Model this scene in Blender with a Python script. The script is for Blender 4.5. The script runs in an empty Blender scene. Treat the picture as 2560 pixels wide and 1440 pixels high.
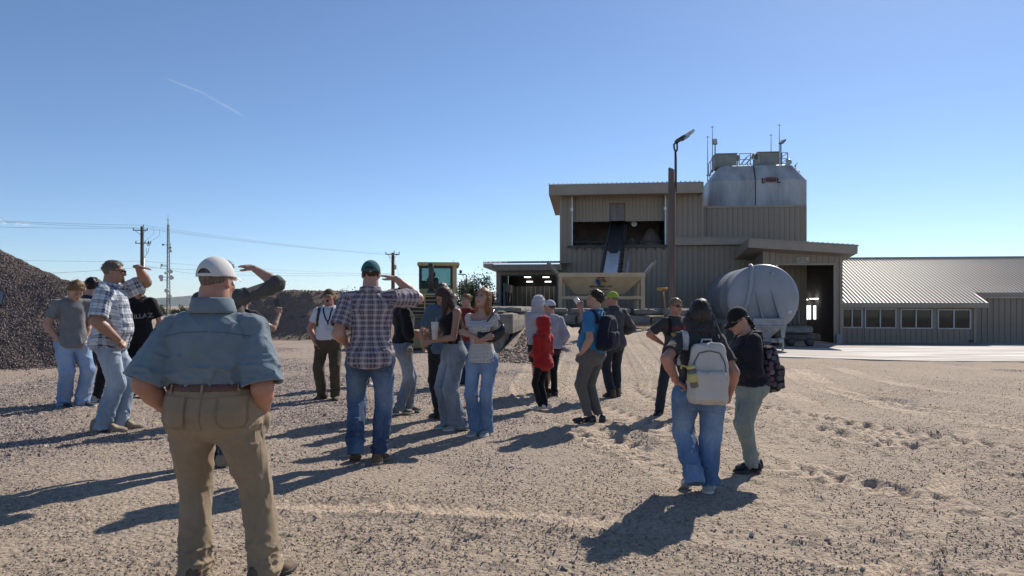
import bpy, math, random
import numpy as np
from mathutils import Vector, Matrix

# ---------------------------------------------------------------- camera, sky, sun, exposure
SC = bpy.context.scene
COL = SC.collection
F, CX, HZ, CH = 1707.0, 1280.0, 765.0, 1.5      # focal length in photo pixels, centre column, horizon row, eye height
cam_d = bpy.data.cameras.new('camera')
cam_d.sensor_width = 36.0
cam_d.lens = 36.0 * F / 2560.0
cam_d.shift_y = (HZ - 720.0) / 2560.0
cam_d.clip_start, cam_d.clip_end = 0.1, 60000.0
cam = bpy.data.objects.new('camera', cam_d)
cam.location = (0, 0, CH)
cam.rotation_euler = (math.radians(90), 0, 0)
COL.objects.link(cam)
SC.camera = cam

SUN_EL, SUN_AZ = math.radians(37.5), math.radians(32.5)    # azimuth measured from +Y (view axis) towards +X
W = bpy.data.worlds.new('World')
SC.world = W
W.use_nodes = True
wn = W.node_tree
sky = wn.nodes.new('ShaderNodeTexSky')
sky.sky_type = 'NISHITA'
sky.sun_disc = False
sky.sun_elevation = SUN_EL
sky.sun_rotation = SUN_AZ
sky.altitude = 1300
sky.air_density = 0.9
sky.dust_density = 0.3
sky.ozone_density = 4.5
wn.links.new(sky.outputs[0], wn.nodes['Background'].inputs[0])
wn.nodes['Background'].inputs[1].default_value = 0.088

sun_d = bpy.data.lights.new('sun', 'SUN')
sun_d.energy = 4.0
sun_d.angle = math.radians(0.53)
sun_d.color = (1.0, 0.93, 0.83)
sun = bpy.data.objects.new('sun', sun_d)
sdir = Vector((math.sin(SUN_AZ) * math.cos(SUN_EL), math.cos(SUN_AZ) * math.cos(SUN_EL), math.sin(SUN_EL)))
sun.rotation_euler = sdir.to_track_quat('Z', 'Y').to_euler()
sun.location = sdir * 100
COL.objects.link(sun)
SC.view_settings.view_transform = 'Standard'
SC.view_settings.look = 'None'
SC.view_settings.gamma = 1.0
SC.view_settings.exposure = 0.55
SC.view_settings.use_curve_mapping = False
SC.cycles.use_denoising = True
SC.cycles.max_bounces = 6
SC.cycles.diffuse_bounces = 3
SC.cycles.transparent_max_bounces = 12

R = random.Random(11)
NP = np.random.RandomState(5)
rad = math.radians

def gz(x, y):
    """height of the yard: it falls gently to the right and away"""
    return -0.025 * np.clip(x, -8, 14) - 0.008 * np.clip(np.asarray(y, float) - 15.0, 0, 30)

def P(px, py, Y):
    """world point seen at photo pixel (px, py) at distance Y"""
    return ((px - CX) * Y / F, Y, CH - (py - HZ) * Y / F)

def on_ground(px, py):
    Y = 8.0
    for _ in range(40):
        Y = (CH - float(gz((px - CX) * Y / F, Y))) * F / (py - HZ)
    return (px - CX) * Y / F, Y, float(gz((px - CX) * Y / F, Y))

# ---------------------------------------------------------------- objects
def tag(o, label=None, cat=None, group=None, kind=None):
    for k, v in (('label', label), ('category', cat), ('group', group), ('kind', kind)):
        if v: o[k] = v
    return o

def thing(name, label, cat, loc=(0, 0, 0), rz=0.0, group=None):
    o = bpy.data.objects.new(name, None)
    o.empty_display_size = 0.2
    COL.objects.link(o)
    o.location = loc
    o.rotation_euler = (0, 0, rz)
    return tag(o, label, cat, group)

def link(name, me, mat=None, parent=None, loc=None, rot=None):
    o = bpy.data.objects.new(name, me)
    COL.objects.link(o)
    if mat is not None and not me.materials: me.materials.append(mat)
    if parent is not None: o.parent = parent
    if loc is not None: o.location = loc
    if rot is not None: o.rotation_euler = rot
    return o

def copy_tree(o, parent=None):
    c = o.copy()
    COL.objects.link(c)
    if parent is not None: c.parent = parent
    for ch in list(o.children): copy_tree(ch, c)
    return c

def np_mesh(name, V, Q, smooth=True):
    """numpy arrays to a mesh; Q is an (n,3) or (n,4) index array"""
    me = bpy.data.meshes.new(name)
    V = np.asarray(V, np.float32); Q = np.asarray(Q, np.int32)
    n, k = Q.shape
    me.vertices.add(len(V)); me.vertices.foreach_set('co', V.ravel())
    me.loops.add(n * k); me.loops.foreach_set('vertex_index', Q.ravel())
    me.polygons.add(n)
    me.polygons.foreach_set('loop_start', np.arange(0, n * k, k, dtype=np.int32))
    me.polygons.foreach_set('use_smooth', np.full(n, smooth, dtype=bool))
    me.update(calc_edges=True)
    return me

class MB:
    """collects simple solids, builds them as ONE mesh"""
    def __init__(s): s.v, s.f, s.sm = [], [], []
    def add(s, vs, fs, smooth=False):
        b = len(s.v)
        s.v += [tuple(v) for v in vs]
        for f in fs:
            s.f.append(tuple(b + i for i in f)); s.sm.append(smooth)
        return s
    def box(s, x0, x1, y0, y1, z0, z1, bev=0.0):
        if bev > 0:
            pts = []
            c = ((x0 + x1) / 2, (y0 + y1) / 2, (z0 + z1) / 2)
            h = ((x1 - x0) / 2, (y1 - y0) / 2, (z1 - z0) / 2)
            idx = {}
            for sx in (-1, 1):
                for sy in (-1, 1):
                    for sz in (-1, 1):
                        for ax in range(3):
                            q = [sx * (h[0] - bev), sy * (h[1] - bev), sz * (h[2] - bev)]
                            q[ax] += (sx, sy, sz)[ax] * bev
                            idx[(sx, sy, sz, ax)] = len(pts)
                            pts.append((c[0] + q[0], c[1] + q[1], c[2] + q[2]))
            fs = []
            for ax in range(3):
                a, b_ = (ax + 1) % 3, (ax + 2) % 3
                for sg in (-1, 1):
                    def k(u, v):
                        t = [0, 0, 0]; t[ax] = sg; t[a] = u; t[b_] = v
                        return idx[(t[0], t[1], t[2], ax)]
                    q = [k(-1, -1), k(1, -1), k(1, 1), k(-1, 1)]
                    fs.append(q if sg > 0 else q[::-1])
            for ax in range(3):          # edges along ax
                a, b_ = (ax + 1) % 3, (ax + 2) % 3
                for u in (-1, 1):
                    for v in (-1, 1):
                        def k(w, which):
                            t = [0, 0, 0]; t[ax] = w; t[a] = u; t[b_] = v
                            return idx[(t[0], t[1], t[2], which)]
                        q = [k(-1, a), k(1, a), k(1, b_), k(-1, b_)]
                        fs.append(q[::-1] if u * v > 0 else q)
            for sx in (-1, 1):
                for sy in (-1, 1):
                    for sz in (-1, 1):
                        q = [idx[(sx, sy, sz, i)] for i in range(3)]
                        fs.append(q if sx * sy * sz > 0 else q[::-1])
            return s.add(pts, fs)
        vs = [(x, y, z) for z in (z0, z1) for y in (y0, y1) for x in (x0, x1)]
        return s.add(vs, [(0, 2, 3, 1), (4, 5, 7, 6), (0, 1, 5, 4), (2, 6, 7, 3), (0, 4, 6, 2), (1, 3, 7, 5)])
    def hexa(s, b, t):
        """b: 4 bottom points, t: 4 top points, both counter-clockwise from above"""
        return s.add(list(b) + list(t), [(3, 2, 1, 0), (4, 5, 6, 7), (0, 1, 5, 4), (1, 2, 6, 5), (2, 3, 7, 6), (3, 0, 4, 7)])
    def plate(s, pts, d):
        """a polygon thickened by the vector d"""
        n = len(pts)
        q = [Vector(p) + Vector(d) for p in pts]
        fs = [tuple(range(n - 1, -1, -1)), tuple(range(n, 2 * n))] + [(i, (i + 1) % n, n + (i + 1) % n, n + i) for i in range(n)]
        nrm = (Vector(pts[1]) - Vector(pts[0])).cross(Vector(pts[2]) - Vector(pts[1]))
        if nrm.dot(Vector(d)) < 0: fs = [f[::-1] for f in fs]
        return s.add(list(pts) + q, fs)
    def tube(s, pts, r, n=8, caps=True, smooth=True):
        pts = [Vector(p) for p in pts]
        m = len(pts)
        rs = r if isinstance(r, (list, tuple)) else [r] * m
        up = None; vs = []
        for i, p in enumerate(pts):
            d = (pts[min(i + 1, m - 1)] - pts[max(i - 1, 0)]).normalized()
            if up is None or abs(up.dot(d)) > 0.99:
                up = Vector((0, 0, 1)) if abs(d.z) < 0.9 else Vector((1, 0, 0))
            a = d.cross(up).normalized(); b = a.cross(d).normalized(); up = b
            for k in range(n):
                t = 2 * math.pi * k / n
                vs.append(p + (a * math.cos(t) + b * math.sin(t)) * rs[i])
        fs = [(i * n + k, i * n + (k + 1) % n, (i + 1) * n + (k + 1) % n, (i + 1) * n + k) for i in range(m - 1) for k in range(n)]
        fs = [f[::-1] for f in fs]
        s.add(vs, fs, smooth)
        if caps:
            b0 = len(s.v) - len(vs)
            s.f.append(tuple(b0 + k for k in range(n))); s.sm.append(False)
            s.f.append(tuple(b0 + (m - 1) * n + k for k in range(n - 1, -1, -1))); s.sm.append(False)
        return s
    def beam(s, p0, p1, w, h, up=(0, 0, 1)):
        p0, p1 = Vector(p0), Vector(p1)
        d = (p1 - p0).normalized(); up = Vector(up)
        if abs(d.dot(up)) > 0.98: up = Vector((0, 1, 0))
        a = d.cross(up).normalized() * w / 2; b = a.cross(d).normalized() * h / 2
        return s.hexa([p0 - a - b, p0 + a - b, p1 + a - b, p1 - a - b], [p0 - a + b, p0 + a + b, p1 + a + b, p1 - a + b])
    def lathe(s, prof, n=32, axis='z', c=(0, 0, 0), smooth=True):
        vs = []
        for (r, t) in prof:
            for k in range(n):
                a = 2 * math.pi * k / n
                u, v = r * math.cos(a), r * math.sin(a)
                vs.append((c[0] + u, c[1] + v, c[2] + t) if axis == 'z' else ((c[0] + v, c[1] + t, c[2] + u) if axis == 'y' else (c[0] + t, c[1] + u, c[2] + v)))
        m = len(prof)
        fs = [(i * n + k, i * n + (k + 1) % n, (i + 1) * n + (k + 1) % n, (i + 1) * n + k) for i in range(m - 1) for k in range(n)]
        s.add(vs, fs, smooth)
        b0 = len(s.v) - len(vs)
        s.f.append(tuple(b0 + k for k in range(n - 1, -1, -1))); s.sm.append(False)
        s.f.append(tuple(b0 + (m - 1) * n + k for k in range(n))); s.sm.append(False)
        return s
    def ball(s, c, r, n=10, m=7):
        r = (r, r, r) if not isinstance(r, (tuple, list)) else r
        vs = [(c[0], c[1], c[2] - r[2])]
        for i in range(1, m):
            t = math.pi * i / m
            for k in range(n):
                a = 2 * math.pi * k / n
                vs.append((c[0] + r[0] * math.sin(t) * math.cos(a), c[1] + r[1] * math.sin(t) * math.sin(a), c[2] - r[2] * math.cos(t)))
        vs.append((c[0], c[1], c[2] + r[2]))
        fs = [(0, 1 + (k + 1) % n, 1 + k) for k in range(n)]
        for i in range(m - 2):
            b = 1 + i * n
            fs += [(b + k, b + (k + 1) % n, b + n + (k + 1) % n, b + n + k) for k in range(n)]
        b = 1 + (m - 2) * n
        fs += [(b + k, b + (k + 1) % n, len(vs) - 1) for k in range(n)]
        return s.add(vs, fs, True)
    def mesh(s, name):
        me = bpy.data.meshes.new(name)
        me.from_pydata(s.v, [], s.f)
        me.polygons.foreach_set('use_smooth', s.sm)
        me.update()
        return me
    def build(s, name, mat, parent=None, loc=None, rot=None):
        return link(name, s.mesh(name), mat, parent, loc, rot)

# ---------------------------------------------------------------- materials
MATS = {}
def nodes_of(name):
    m = bpy.data.materials.new(name)
    m.use_nodes = True
    return m, m.node_tree.nodes, m.node_tree.links, m.node_tree.nodes['Principled BSDF']

def mat(name, rgb, rough=0.7, metal=0.0, var=0.12, vs=3.0, bump=0.0, bs=60.0, spec=0.5, coords='Object', dirt=None, emit=None, trans=0.0, sheen=0.0, stretch=None):
    if name in MATS: return MATS[name]
    m, N, L, b = nodes_of(name)
    b.inputs['Roughness'].default_value = rough
    b.inputs['Metallic'].default_value = metal
    b.inputs['Specular IOR Level'].default_value = spec
    if sheen: b.inputs['Sheen Weight'].default_value = sheen
    if trans: b.inputs['Transmission Weight'].default_value = trans
    tc = N.new('ShaderNodeTexCoord')
    src = tc.outputs[coords]
    if stretch:
        mp = N.new('ShaderNodeMapping'); mp.inputs['Scale'].default_value = stretch
        L.new(src, mp.inputs[0]); src = mp.outputs[0]
    nz = N.new('ShaderNodeTexNoise'); nz.inputs['Scale'].default_value = vs; nz.inputs['Detail'].default_value = 6; nz.inputs['Roughness'].default_value = 0.65
    L.new(src, nz.inputs['Vector'])
    ramp = N.new('ShaderNodeValToRGB')
    d = dirt or tuple(c * (1 - 2.2 * var) for c in rgb)
    ramp.color_ramp.elements[0].position = 0.3; ramp.color_ramp.elements[0].color = (*d, 1)
    ramp.color_ramp.elements[1].position = 0.62; ramp.color_ramp.elements[1].color = (*[min(1, c * (1 + 0.6 * var)) for c in rgb], 1)
    L.new(nz.outputs['Fac'], ramp.inputs[0]); L.new(ramp.outputs[0], b.inputs['Base Color'])
    if bump > 0:
        n2 = N.new('ShaderNodeTexNoise'); n2.inputs['Scale'].default_value = bs; n2.inputs['Detail'].default_value = 4
        L.new(src, n2.inputs['Vector'])
        bp = N.new('ShaderNodeBump'); bp.inputs['Strength'].default_value = bump; bp.inputs['Distance'].default_value = 0.02
        L.new(n2.outputs['Fac'], bp.inputs['Height']); L.new(bp.outputs[0], b.inputs['Normal'])
    if emit:
        b.inputs['Emission Color'].default_value = (*emit[0], 1); b.inputs['Emission Strength'].default_value = emit[1]
    MATS[name] = m
    return m

def mathn(N, L, op, a, b=None):
    n = N.new('ShaderNodeMath'); n.operation = op
    for i, x in enumerate((a, b)):
        if x is None: continue
        if hasattr(x, 'links'): L.new(x, n.inputs[i])
        else: n.inputs[i].default_value = x
    return n.outputs[0]

def mixc(N, L, fac, a, b):
    n = N.new('ShaderNodeMix'); n.data_type = 'RGBA'
    for s, x in ((n.inputs[0], fac), (n.inputs[6], a), (n.inputs[7], b)):
        if hasattr(x, 'links'): L.new(x, s)
        else: s.default_value = x if not isinstance(x, tuple) else (*x[:3], 1)
    return n.outputs[2]
# ---------------------------------------------------------------- numpy noise
_tab = NP.rand(32, 32, 32).astype(np.float32)
def n3(p):
    """smooth periodic value noise in -1..1"""
    i = np.floor(p).astype(np.int64); f = (p - i).astype(np.float32); f = f * f * (3 - 2 * f)
    x0, y0, z0 = (i[..., 0] & 31), (i[..., 1] & 31), (i[..., 2] & 31)
    x1, y1, z1 = (x0 + 1) & 31, (y0 + 1) & 31, (z0 + 1) & 31
    fx, fy, fz = f[..., 0], f[..., 1], f[..., 2]
    a = _tab[x0, y0, z0] * (1 - fx) + _tab[x1, y0, z0] * fx
    b = _tab[x0, y1, z0] * (1 - fx) + _tab[x1, y1, z0] * fx
    c = _tab[x0, y0, z1] * (1 - fx) + _tab[x1, y0, z1] * fx
    d = _tab[x0, y1, z1] * (1 - fx) + _tab[x1, y1, z1] * fx
    return 2 * ((a * (1 - fy) + b * fy) * (1 - fz) + (c * (1 - fy) + d * fy) * fz) - 1
def n2(x, y, s, z=0.0):
    return n3(np.stack([x * s, y * s, np.full_like(x, z)], -1))
def sst(a, b, x):
    t = np.clip((x - a) / (b - a), 0, 1)
    return t * t * (3 - 2 * t)

# ---------------------------------------------------------------- building frame: u along the front, w to the back
TH = rad(6.0)
B0 = ((1402 - CX) * 40.0 / F, 40.0)
def BW(u, w, z=0.0):
    return (B0[0] + u * math.cos(TH) + w * math.sin(TH), B0[1] - u * math.sin(TH) + w * math.cos(TH), z)
def BL(px, py, w):
    """u and z of the point of the plane w = const seen at a photo pixel"""
    k = (px - CX) / F
    u = (k * (B0[1] + math.cos(TH) * w) - B0[0] - math.sin(TH) * w) / (math.cos(TH) + math.sin(TH) * k)
    Y = B0[1] - u * math.sin(TH) + w * math.cos(TH)
    return u, CH - (py - HZ) * Y / F
def to_B(x, y):
    dx, dy = x - B0[0], y - B0[1]
    return dx * math.cos(TH) - dy * math.sin(TH), dx * math.sin(TH) + dy * math.cos(TH)

# ---------------------------------------------------------------- ground
def ramp_z(x, y):
    xr = x - 0.05 - 0.1045 * (y - 19.5)
    t = sst(13.5, 29.0, y)
    side = np.where(y > 19.3, sst(-0.55, -0.25, xr), sst(-2.2, 0.3, xr)) * (1 - sst(5.7, 6.9, xr))
    h = 0.80 * t * side
    tb = np.clip((y - 18.3) / 9.5, 0, 1)
    h = h + 0.5 * tb * np.clip(1 - xr / 1.5, 0, 1) * np.where(y > 19.3, sst(-0.55, -0.25, xr), sst(-0.9, 0.0, xr))
    back = sst(29.4, 30.2, y) * (1 - sst(35.5, 37.0, y)) * sst(-1.0, -0.4, xr) * (1 - sst(7.4, 8.0, xr))
    return h * (1 - sst(34, 37, y)) + back * 0.55

def pile_noise(x, y): return 0.05 * n2(x, y, 2.2) + 0.025 * n2(x, y, 6.0, 3.0)

TRACKS = []
def track(pts, w, lug, depth, chev=0.0, lh=0.011):
    P_ = np.array(pts, float); out = []
    for i in range(len(P_) - 1):
        p0, p1, p2, p3 = P_[max(i - 1, 0)], P_[i], P_[i + 1], P_[min(i + 2, len(P_) - 1)]
        for t in np.linspace(0, 1, 14, endpoint=False):
            out.append(0.5 * ((2 * p1) + (-p0 + p2) * t + (2 * p0 - 5 * p1 + 4 * p2 - p3) * t * t + (-p0 + 3 * p1 - 3 * p2 + p3) * t ** 3))
    TRACKS.append((np.array(out), w, lug, depth, chev, lh))
for off in (0.9, 1.7, 2.9, 3.7, 4.6):
    track([(0.05 + off + 0.1045 * (y - 19.5) + 0.05 * math.sin(y * 0.6 + off), y) for y in (29, 26, 23, 20, 17, 14.5)] +
          [(off * 0.9 - 0.55, 12), (off * 1.05 - 0.3, 9.5), (off * 1.3 + 0.1, 7.2), (off * 1.7 + 0.9, 5.2)], 0.5, 0.30, 0.03, 0.2, 0.022)
track([(-0.6, 3.2), (0.35, 3.35), (1.3, 3.0), (2.4, 2.5)], 0.3, 0.085, 0.012, 0.1)
track([(3.0, 3.0), (2.2, 3.9), (1.2, 4.5), (-0.2, 4.9), (-1.6, 5.0)], 0.26, 0.08, 0.01, 0.1)
track([(7.5, 3.6), (5.0, 4.2), (3.6, 5.2), (3.0, 7.0), (3.2, 10), (4.5, 14), (7.5, 19)], 0.4, 0.15, 0.014, 0.12)
track([(9.5, 5.4), (6.0, 6.2), (4.2, 8.0), (4.0, 11), (5.5, 16)], 0.4, 0.15, 0.014, 0.12)
track([(10.5, 4.4), (7.4, 5.0), (5.2, 6.6), (4.6, 9), (5.2, 13)], 0.5, 0.16, 0.014, 0.12)
track([(13, 7.0), (9.0, 7.8), (6.6, 9.6), (6.4, 13), (8.0, 19)], 0.5, 0.18, 0.014, 0.12)
track([(16, 11.0), (11.0, 12), (8.6, 14.5), (9.4, 20)], 0.5, 0.2, 0.016, 0.12)
track([(6.5, 2.9), (4.4, 3.3), (2.4, 4.6), (1.4, 6.6), (1.0, 9.5)], 0.4, 0.14, 0.012, 0.12)
track([(12, 9.0), (8.0, 10.2), (6.2, 13), (7.5, 19)], 0.4, 0.2, 0.016, 0.12)
track([(-1.5, 2.6), (0.4, 2.8), (1.9, 3.6), (3.5, 5.6), (6, 9)], 0.22, 0.07, 0.009, 0.06)

def gravel_amount(x, y):
    g = sst(0.9, -2.2, x - 0.25 * (y - 6) + 1.3 * n2(x, y, 0.35, 7.7)) * (0.35 + 0.65 * sst(-0.35, 0.35, n2(x, y, 0.8, 2.2)))
    g = g * sst(4.2, 6.8, y + n2(x, y, 0.6, 9.0))
    g = np.maximum(g, 0.85 * sst(0.45, 0.7, n2(x, y, 0.75, 15.5)) * sst(30, 20, y))
    return np.clip(g, 0, 1)

def ground_detail(x, y):
    """small relief on top of gz; returns height and the amount of gravel"""
    fade = (1 - sst(26, 60, y)) * (1 - sst(20, 34, np.abs(x)))
    global TRK
    TRK = np.zeros(len(x))
    h = 0.02 * n2(x, y, 0.55) + 0.012 * n2(x, y, 1.7, 4.0)
    near = 1 - sst(9, 18, y)
    m = n2(x, y, 0.9, 12.0)
    h = h + near * (0.005 * n2(x, y, 5.0, 1.0) + 0.0035 * n2(x, y, 13.0, 5.0))
    clod = np.clip(n2(x, y, 15.0, 8.0) - 0.42 + 0.25 * m, 0, 1)
    h = h + (1 - sst(14, 26, y)) * 0.045 * clod * sst(-.1, .4, n2(x, y, 0.8, 44.0))
    streak = n2(x * 0.55 + y * 0.25, y * 2.2 - x * 0.35, 2.6, 21.0)
    h = h + near * 0.006 * np.clip(np.abs(streak) * -2 + 0.7, -0.6, 0.7)
    for pts, w, lug, depth, chev, lh in TRACKS:
        lo, hi = pts.min(0) - 0.5, pts.max(0) + 0.5
        sel = np.where((x > lo[0]) & (x < hi[0]) & (y > lo[1]) & (y < hi[1]))[0]
        if not len(sel): continue
        seg = np.linalg.norm(np.diff(pts, axis=0), axis=1); cum = np.concatenate([[0], np.cumsum(seg)])
        for ch in np.array_split(sel, max(1, len(sel) // 20000)):
            q = np.stack([x[ch], y[ch]], 1)
            d2 = ((q[:, None, :] - pts[None]) ** 2).sum(-1)
            j = d2.argmin(1); jj = np.clip(j, 0, len(pts) - 2)
            tdir = (pts[jj + 1] - pts[jj]); tdir /= np.linalg.norm(tdir, axis=1, keepdims=True)
            rel = q - pts[jj]
            along = (rel * tdir).sum(1); lat = rel[:, 0] * tdir[:, 1] - rel[:, 1] * tdir[:, 0]
            s = cum[jj] + along
            inside = sst(w * 0.62, w * 0.46, np.abs(lat)) * (np.abs(along) < 0.4)
            wear = 0.35 + 0.65 * sst(-0.4, 0.3, n2(q[:, 0], q[:, 1], 1.1, 30.0))
            lugs = sst(-0.2, 0.5, np.sin(2 * math.pi * (s + chev * np.abs(lat) / w * 2) / lug))
            rim = np.exp(-((np.abs(lat) - w * 0.6) / 0.05) ** 2)
            TRK[ch] = np.maximum(TRK[ch], wear * inside * (0.55 + 0.45 * lugs))
            h[ch] += 1.7 * wear * (-depth * inside + lh * 1.3 * lugs * inside + 0.012 * rim * (np.abs(along) < 0.4))
    return h * fade

def axis(vals): return np.unique(np.round(np.array(vals), 4))
def grow(a, b, d0, k):
    out = [a]; d = d0
    while out[-1] < b: out.append(out[-1] + d); d *= k
    return out
xs = np.arange(-6.4, 8.2, 0.034)
xs = np.concatenate([-np.array(grow(6.4, 9000, 0.05, 1.045))[::-1], xs, np.array(grow(8.2, 9000, 0.05, 1.045))])
yy = [1.6]
while yy[-1] < 40: yy.append(yy[-1] + 0.0042 * yy[-1] + 0.008)
ys = np.concatenate([-np.array(grow(-1.6, 40, 0.5, 1.4))[::-1], np.array(yy[1:]), np.array(grow(yy[-1], 12000, 0.5, 1.09))[1:]])
xs, ys = axis(xs), axis(ys)
X, Y = np.meshgrid(xs, ys)
x, y = X.ravel(), Y.ravel()
au, aw = to_B(x, y)
AP_U0, AP_W0 = 7.6, to_B(9.1, 24.0)[1]         # left end and front edge of the concrete apron
on_apron = (au > AP_U0) & (aw > AP_W0)
z = gz(x, y) + ramp_z(x, y) + np.where(on_apron, -0.06, ground_detail(x, y))
z = np.where(y > 60, z * (1 - sst(60, 300, y)) - 0.9 * sst(60, 300, y) + 1.0 * n2(x, y, 0.004) * sst(150, 900, y), z)
trk = TRK.copy()
nx, ny = len(xs), len(ys)
ii = (np.arange(ny - 1)[:, None] * nx + np.arange(nx - 1)[None]).ravel()
g_me = np_mesh('ground', np.stack([x, y, z], 1), np.stack([ii, ii + 1, ii + nx + 1, ii + nx], 1))
ga = g_me.attributes.new('gravel', 'FLOAT', 'POINT')
ga.data.foreach_set('value', (gravel_amount(x, y) * (1 - .7 * trk)).astype(np.float32))
ga = g_me.attributes.new('track', 'FLOAT', 'POINT')
ga.data.foreach_set('value', trk.astype(np.float32))

def dirt_mat(name, tan, grey, use_attr=True, spots=True):
    m, N, L, b = nodes_of(name)
    tc = N.new('ShaderNodeTexCoord'); o = tc.outputs['Object']
    def noise(s, det=6, r=0.6):
        n = N.new('ShaderNodeTexNoise'); n.inputs['Scale'].default_value = s; n.inputs['Detail'].default_value = det; n.inputs['Roughness'].default_value = r
        L.new(o, n.inputs['Vector']); return n.outputs['Fac']
    def ramp(f, *st):
        r = N.new('ShaderNodeValToRGB')
        while len(r.color_ramp.elements) < len(st): r.color_ramp.elements.new(0.5)
        for e, (p, c) in zip(r.color_ramp.elements, st): e.position = p; e.color = (*c, 1)
        L.new(f, r.inputs[0]); return r.outputs[0]
    sc = lambda c, k: tuple(v * k for v in c)
    big = ramp(noise(0.45), (0.3, sc(tan, 0.66)), (0.5, tan), (0.7, sc(tan, 1.22)))
    fine = ramp(noise(26, 8, 0.75), (0.36, sc(tan, 0.42)), (0.5, tan), (0.66, sc(tan, 1.4)))
    c = mixc(N, L, 0.72, big, fine)
    vo = N.new('ShaderNodeTexVoronoi'); vo.inputs['Scale'].default_value = 30; L.new(o, vo.inputs['Vector'])
    peb = ramp(vo.outputs['Color'], (0.1, sc(grey, 0.5)), (0.5, grey), (0.9, sc(grey, 1.7)))
    if use_attr:
        at = N.new('ShaderNodeAttribute'); at.attribute_name = 'gravel'
        gm = mathn(N, L, 'MULTIPLY', at.outputs['Fac'], 0.85)
        c = mixc(N, L, gm, c, peb)
        at2 = N.new('ShaderNodeAttribute'); at2.attribute_name = 'track'
        c = mixc(N, L, mathn(N, L, 'MULTIPLY', at2.outputs['Fac'], 0.85), c, sc(tan, 1.38))
    if spots:      # small dark stones and crumbs lying in the dirt
        vs_ = N.new('ShaderNodeTexVoronoi'); vs_.inputs['Scale'].default_value = 17; L.new(o, vs_.inputs['Vector'])
        r1 = ramp(vs_.outputs['Distance'], (0.15, (1, 1, 1)), (0.27, (0, 0, 0)))
        r2 = ramp(noise(3.1), (0.42, (0, 0, 0)), (0.56, (1, 1, 1)))
        f = mathn(N, L, 'MULTIPLY', r1, r2); f = mathn(N, L, 'MULTIPLY', f, 0.7)
        c = mixc(N, L, f, c, sc(grey, 0.42))
        v3 = N.new('ShaderNodeTexVoronoi'); v3.inputs['Scale'].default_value = 48; L.new(o, v3.inputs['Vector'])
        r3 = ramp(v3.outputs['Distance'], (0.16, (1, 1, 1)), (0.3, (0, 0, 0)))
        r4 = ramp(noise(5.3), (0.42, (0, 0, 0)), (0.58, (1, 1, 1)))
        f3 = mathn(N, L, 'MULTIPLY', mathn(N, L, 'MULTIPLY', r3, r4), 0.6)
        c = mixc(N, L, f3, c, sc(grey, 0.5))
    L.new(c, b.inputs['Base Color'])
    b.inputs['Roughness'].default_value = 0.95; b.inputs['Specular IOR Level'].default_value = 0.15
    h = mathn(N, L, 'ADD', noise(45, 8, 0.75), mathn(N, L, 'MULTIPLY', vo.outputs['Distance'], -0.9))
    bp = N.new('ShaderNodeBump'); bp.inputs['Strength'].default_value = 0.8; bp.inputs['Distance'].default_value = 0.02
    L.new(h, bp.inputs['Height']); L.new(bp.outputs[0], b.inputs['Normal'])
    return m
TAN, GREY = (0.395, 0.314, 0.238), (0.285, 0.232, 0.205)
ground = link('ground', g_me, dirt_mat('yard dirt', TAN, GREY))
tag(ground, 'pale tan dirt yard with tyre tracks and patches of pinkish gravel', kind='structure')

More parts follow.
